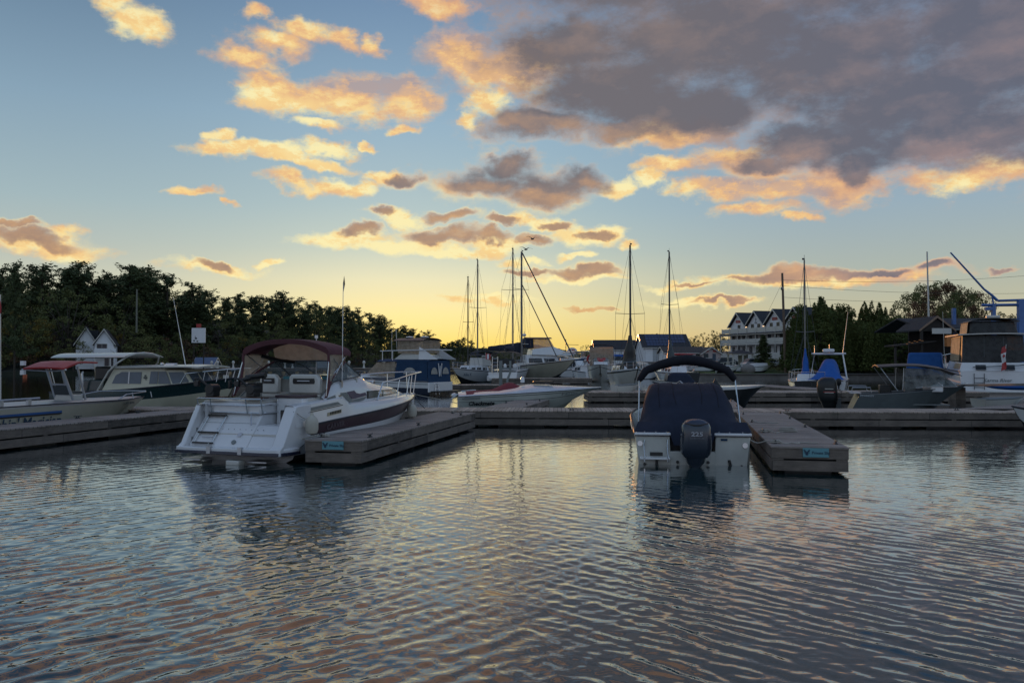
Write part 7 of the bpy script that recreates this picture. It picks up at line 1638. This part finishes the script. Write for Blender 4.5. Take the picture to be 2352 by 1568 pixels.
while px<1330:      # shore row
    Y=shore(px)+rt.uniform(4,11); z=lz(px,5); hh=(828-sil(px))*rt.uniform(.30,.52); 
    if 150<px<268: px+=12; continue
    yt=828-hh; h=max(2.5,(PZ(yt,Y)-z)*1.04); r_=rt.random(); k='leafy' if r_<.5 else 'autumn' if r_<.62 else 'bush'
    if k=='bush': h*=.6
    tree(k,i,PX(px,Y),Y,z-.2,h,rt.uniform(.9,1.25) if k!='bush' else 1.0,{'leafy':'green leafy tree at the wooded shore','autumn':'yellowing tree at the wooded shore','bush':'dark bush at the wooded shore'}[k],{'leafy':'leafy trees along the wooded shore','autumn':'yellowing trees along the wooded shore','bush':'bushes along the wooded shore'}[k])
    px+=rt.uniform(20,34) if px<700 else rt.uniform(15,26); i+=1
tree('leafy',0,PX(118,136),141,.9,PZ(652,141)-.9,1.15,'broad dull green tree with a rounded crown left of the twin gabled house')
tree('autumn',0,PX(15,132),136,.8,PZ(708,136)-.8,1.1,'olive yellow tree nearest the left edge of the picture')
tree('autumn',1,PX(165,134),134.5,.8,PZ(775,134)-.8,1.1,'low olive tree half hiding the twin gabled house')
tree('autumn',0,PX(235,147),149,1.5,PZ(738,149)-1.5,.8,'small yellow tree rising behind the twin gabled house')
tree('pine',0,PX(-12,100),104,.5,(PZ(590,104)-.5)*.94,.7,'pine whose branches reach in at the left edge of the picture')
for px_,yt in((1063,773),(1083,780),(1052,778),(1030,786),(930,746),(385,622),(440,645),(985,758),(870,722),(795,700),(650,668),(300,604),(180,596),(95,602)):
    Y=shore(px_)+20; tree('skypine',px_%4,PX(px_,Y),Y,lz(px_,20)-.3,(PZ(yt,Y)-lz(px_,20))*1.0,1.5,'pine standing clear above its neighbours on the wooded shore','pines standing clear above the skyline')
# right bank trees
for px_,yt,Y in((1346,789,235),(1358,796,225),(1352,806,215)): tree('leafy',px_,PX(px_,Y),Y,2,PZ(yt,Y)-2,.75,'sunlit tree at the left end of the white boathouse','trees beside the left boathouse')
for px_,yt in((1488,768),(1500,766),(1513,765),(1530,770),(1547,766),(1562,768),(1578,775)): tree('loose',px_,PX(px_,215),215,2,PZ(yt,215)-2,.6,'tree top showing above the solar panel roof','trees behind the solar panel boathouse')
for px_,yt in((1590,785),(1602,770),(1615,763),(1630,758),(1645,752),(1660,756),(1672,762),(1655,768)): tree('leafy' if px_%2 else 'autumn',px_,PX(px_,208),208+px_%7,2,PZ(yt,208)-2,.62,'green and ochre tree between the solar roof and the hotel','trees left of the hotel')
ced=[(1838,712,104),(1862,686,106),(1884,682,108),(1906,690,110),(1928,704,112),(1945,716,110),(1958,738,108),(1850,705,100),(1820,745,102),(1895,700,102),(1920,720,102),(1830,735,112),(1872,695,114),(1912,700,114),(1938,722,104),(1968,728,104),(1848,730,98),(1878,735,98),(1908,742,98),(1945,750,98)]
for px_,yt,Y in ced: tree('cedar',px_//3,PX(px_,Y+7),Y+7,.9,PZ(yt,Y+7)-.9,rt.uniform(1.15,1.6),'tall dense cedar in the dark clump right of the hotel','cedars right of the hotel')
for px_,yt,Y in((1975,722,112),(1990,700,114),(2003,692,115),(2020,715,114),(2035,706,115),(2050,716,112),(2070,728,112),(2088,735,112),(2030,735,104),(2060,745,104),(1985,745,104),(2005,740,102),(2085,755,100),(2105,750,108),(1972,740,100),(2000,735,98),(2030,742,98),(2060,750,98),(2100,742,112),(2120,735,116),(1980,705,118),(2048,708,118)): tree('cedar',px_//3,PX(px_,Y+6),Y+6,.9,PZ(yt,Y+6)-.9,rt.uniform(1.2,1.7),'cedar with greenish gold tip behind the grey outboard boat','cedars behind the grey outboard boat')
for k,(px_,yt,Y,v) in enumerate(((2095,668,150,0),(2125,648,152,0),(2160,642,155,0),(2190,646,150,1),(2222,660,152,0),(2248,668,156,1),(2145,660,146,1),(2205,665,146,0),(2110,690,140,1),(2180,690,140,0),(2240,700,140,1))): tree('loose',v,PX(px_,Y),Y,2,PZ(yt,Y)-2,.62,'loose crowned tall tree behind the dark roofed shelter','tall loose trees behind the shelter')
for px_,yt in((2305,712),(2330,715),(2352,710),(2380,705)): tree('autumn',px_,PX(px_,145),145,2,PZ(yt,145)-2,.6,'ochre tree seen between the blue lift legs','trees behind the blue lift')
tree('spruce',0,PX(1754,112),112,1.0,PZ(766,112)-1.0,1.15,'small dark spruce with layered branches in front of the hotel')
tree('bush',0,PX(1777,108),108,1.0,1.7,.8,'round dark green bush right of the small spruce'); tree('bush',1,PX(1790,109),109,1.0,1.2,.8,'low rusty bush at the foot of the tall pole'); tree('bush',0,PX(1750,109),109,1.0,1.0,.9,'low green shrub under the small spruce')
# rocks and parked cars
rg=np.random.default_rng(8)
mb=MB(); mb.ell((0,0,.35),(1.0,.6,.75),10,7); o=mb.build('boulder',mat('pale_granite',(.24,.22,.21),.85,bump=.06,bscale=3)); o.location=(PX(1718,107),107,.8); tag(o,'pale boulder standing on the lawn below the gazebo','boulder')
def car(px,Y,z,rz,c,label):
    t=thing('parked_car',label,'car',(PX(px,Y),Y,z),rz,'cars parked by the hotel')
    MB().prism([(-2.1,-.85,.3),(2.1,-.85,.3),(2.15,-.85,.75),(1.3,-.85,.9),(-1.9,-.85,.95),(-2.15,-.85,.7)],(0,1.7,0)).build('body',c,t,bevel=.06)
    MB().hexa([(-1.8,-.8,.9),(1.2,-.8,.88),(1.2,.8,.88),(-1.8,.8,.9)],[(-1.4,-.65,1.42),(.35,-.65,1.42),(.35,.65,1.42),(-1.4,.65,1.42)]).build('cabin_glass',DGLASS,t,bevel=.05)
    MB().box((-.5,0,1.43),(1.75,1.3,.05)).build('roof',c,t)
    for x in(-1.35,1.35):
        for y in(-.78,.78): MB().tube([(x,y-.1,.32),(x,y+.1,.32)],.32,12).build('wheel',BLACK,t)
SILV=mat('silver_car_paint',(.45,.46,.48),.3,coat=.5)
car(1738,116,1.15,R(12),SILV,'silver car parked half behind the small spruce'); car(1766,121,1.2,R(8),W_,'white car parked right of the small spruce'); car(1672,126,1.3,R(10),DKGREY,'dark car parked below the outside stair by the gazebo'); car(1628,130,1.3,R(-5),W_,'white car parked in front of the stone wall')
# two gulls by the mast tops
for px_,y_,lb in((1223,549,'gull flying high above the tall masts'),(1208,573,'gull gliding just right of the tallest mast')):
    mb=MB(); mb.ell((0,0,0),(.08,.22,.07),8,6); 
    for s_ in(1,-1): mb.prism([(0,.05,.03),(s_*.35,.10,.20),(s_*.75,-.02,.10),(s_*.35,-.02,.17),(0,-.08,.03)],(0,0,.012))
    o=mb.build('gull',DKGREY); o.location=(PX(px_,70),70,PZ(y_,70)); o.rotation_euler=(0,0,R(40)); tag(o,lb,'bird','gulls near the masts')

# ---------------- haze -------------------------------------------------------
def haze():
    m=bpy.data.materials.new('haze'); m.use_nodes=True; N=m.node_tree.nodes; L=m.node_tree.links; N.clear()
    o=N.new('ShaderNodeOutputMaterial'); v=N.new('ShaderNodeVolumePrincipled'); v.inputs['Color'].default_value=(.95,.93,.90,1); v.inputs['Density'].default_value=.00010; v.inputs['Anisotropy'].default_value=.3; L.new(v.outputs[0],o.inputs['Volume'])
    h=MB().box((0,1250,74),(7000,3300,162)).build('haze',m); tag(h,kind='stuff')
#haze()
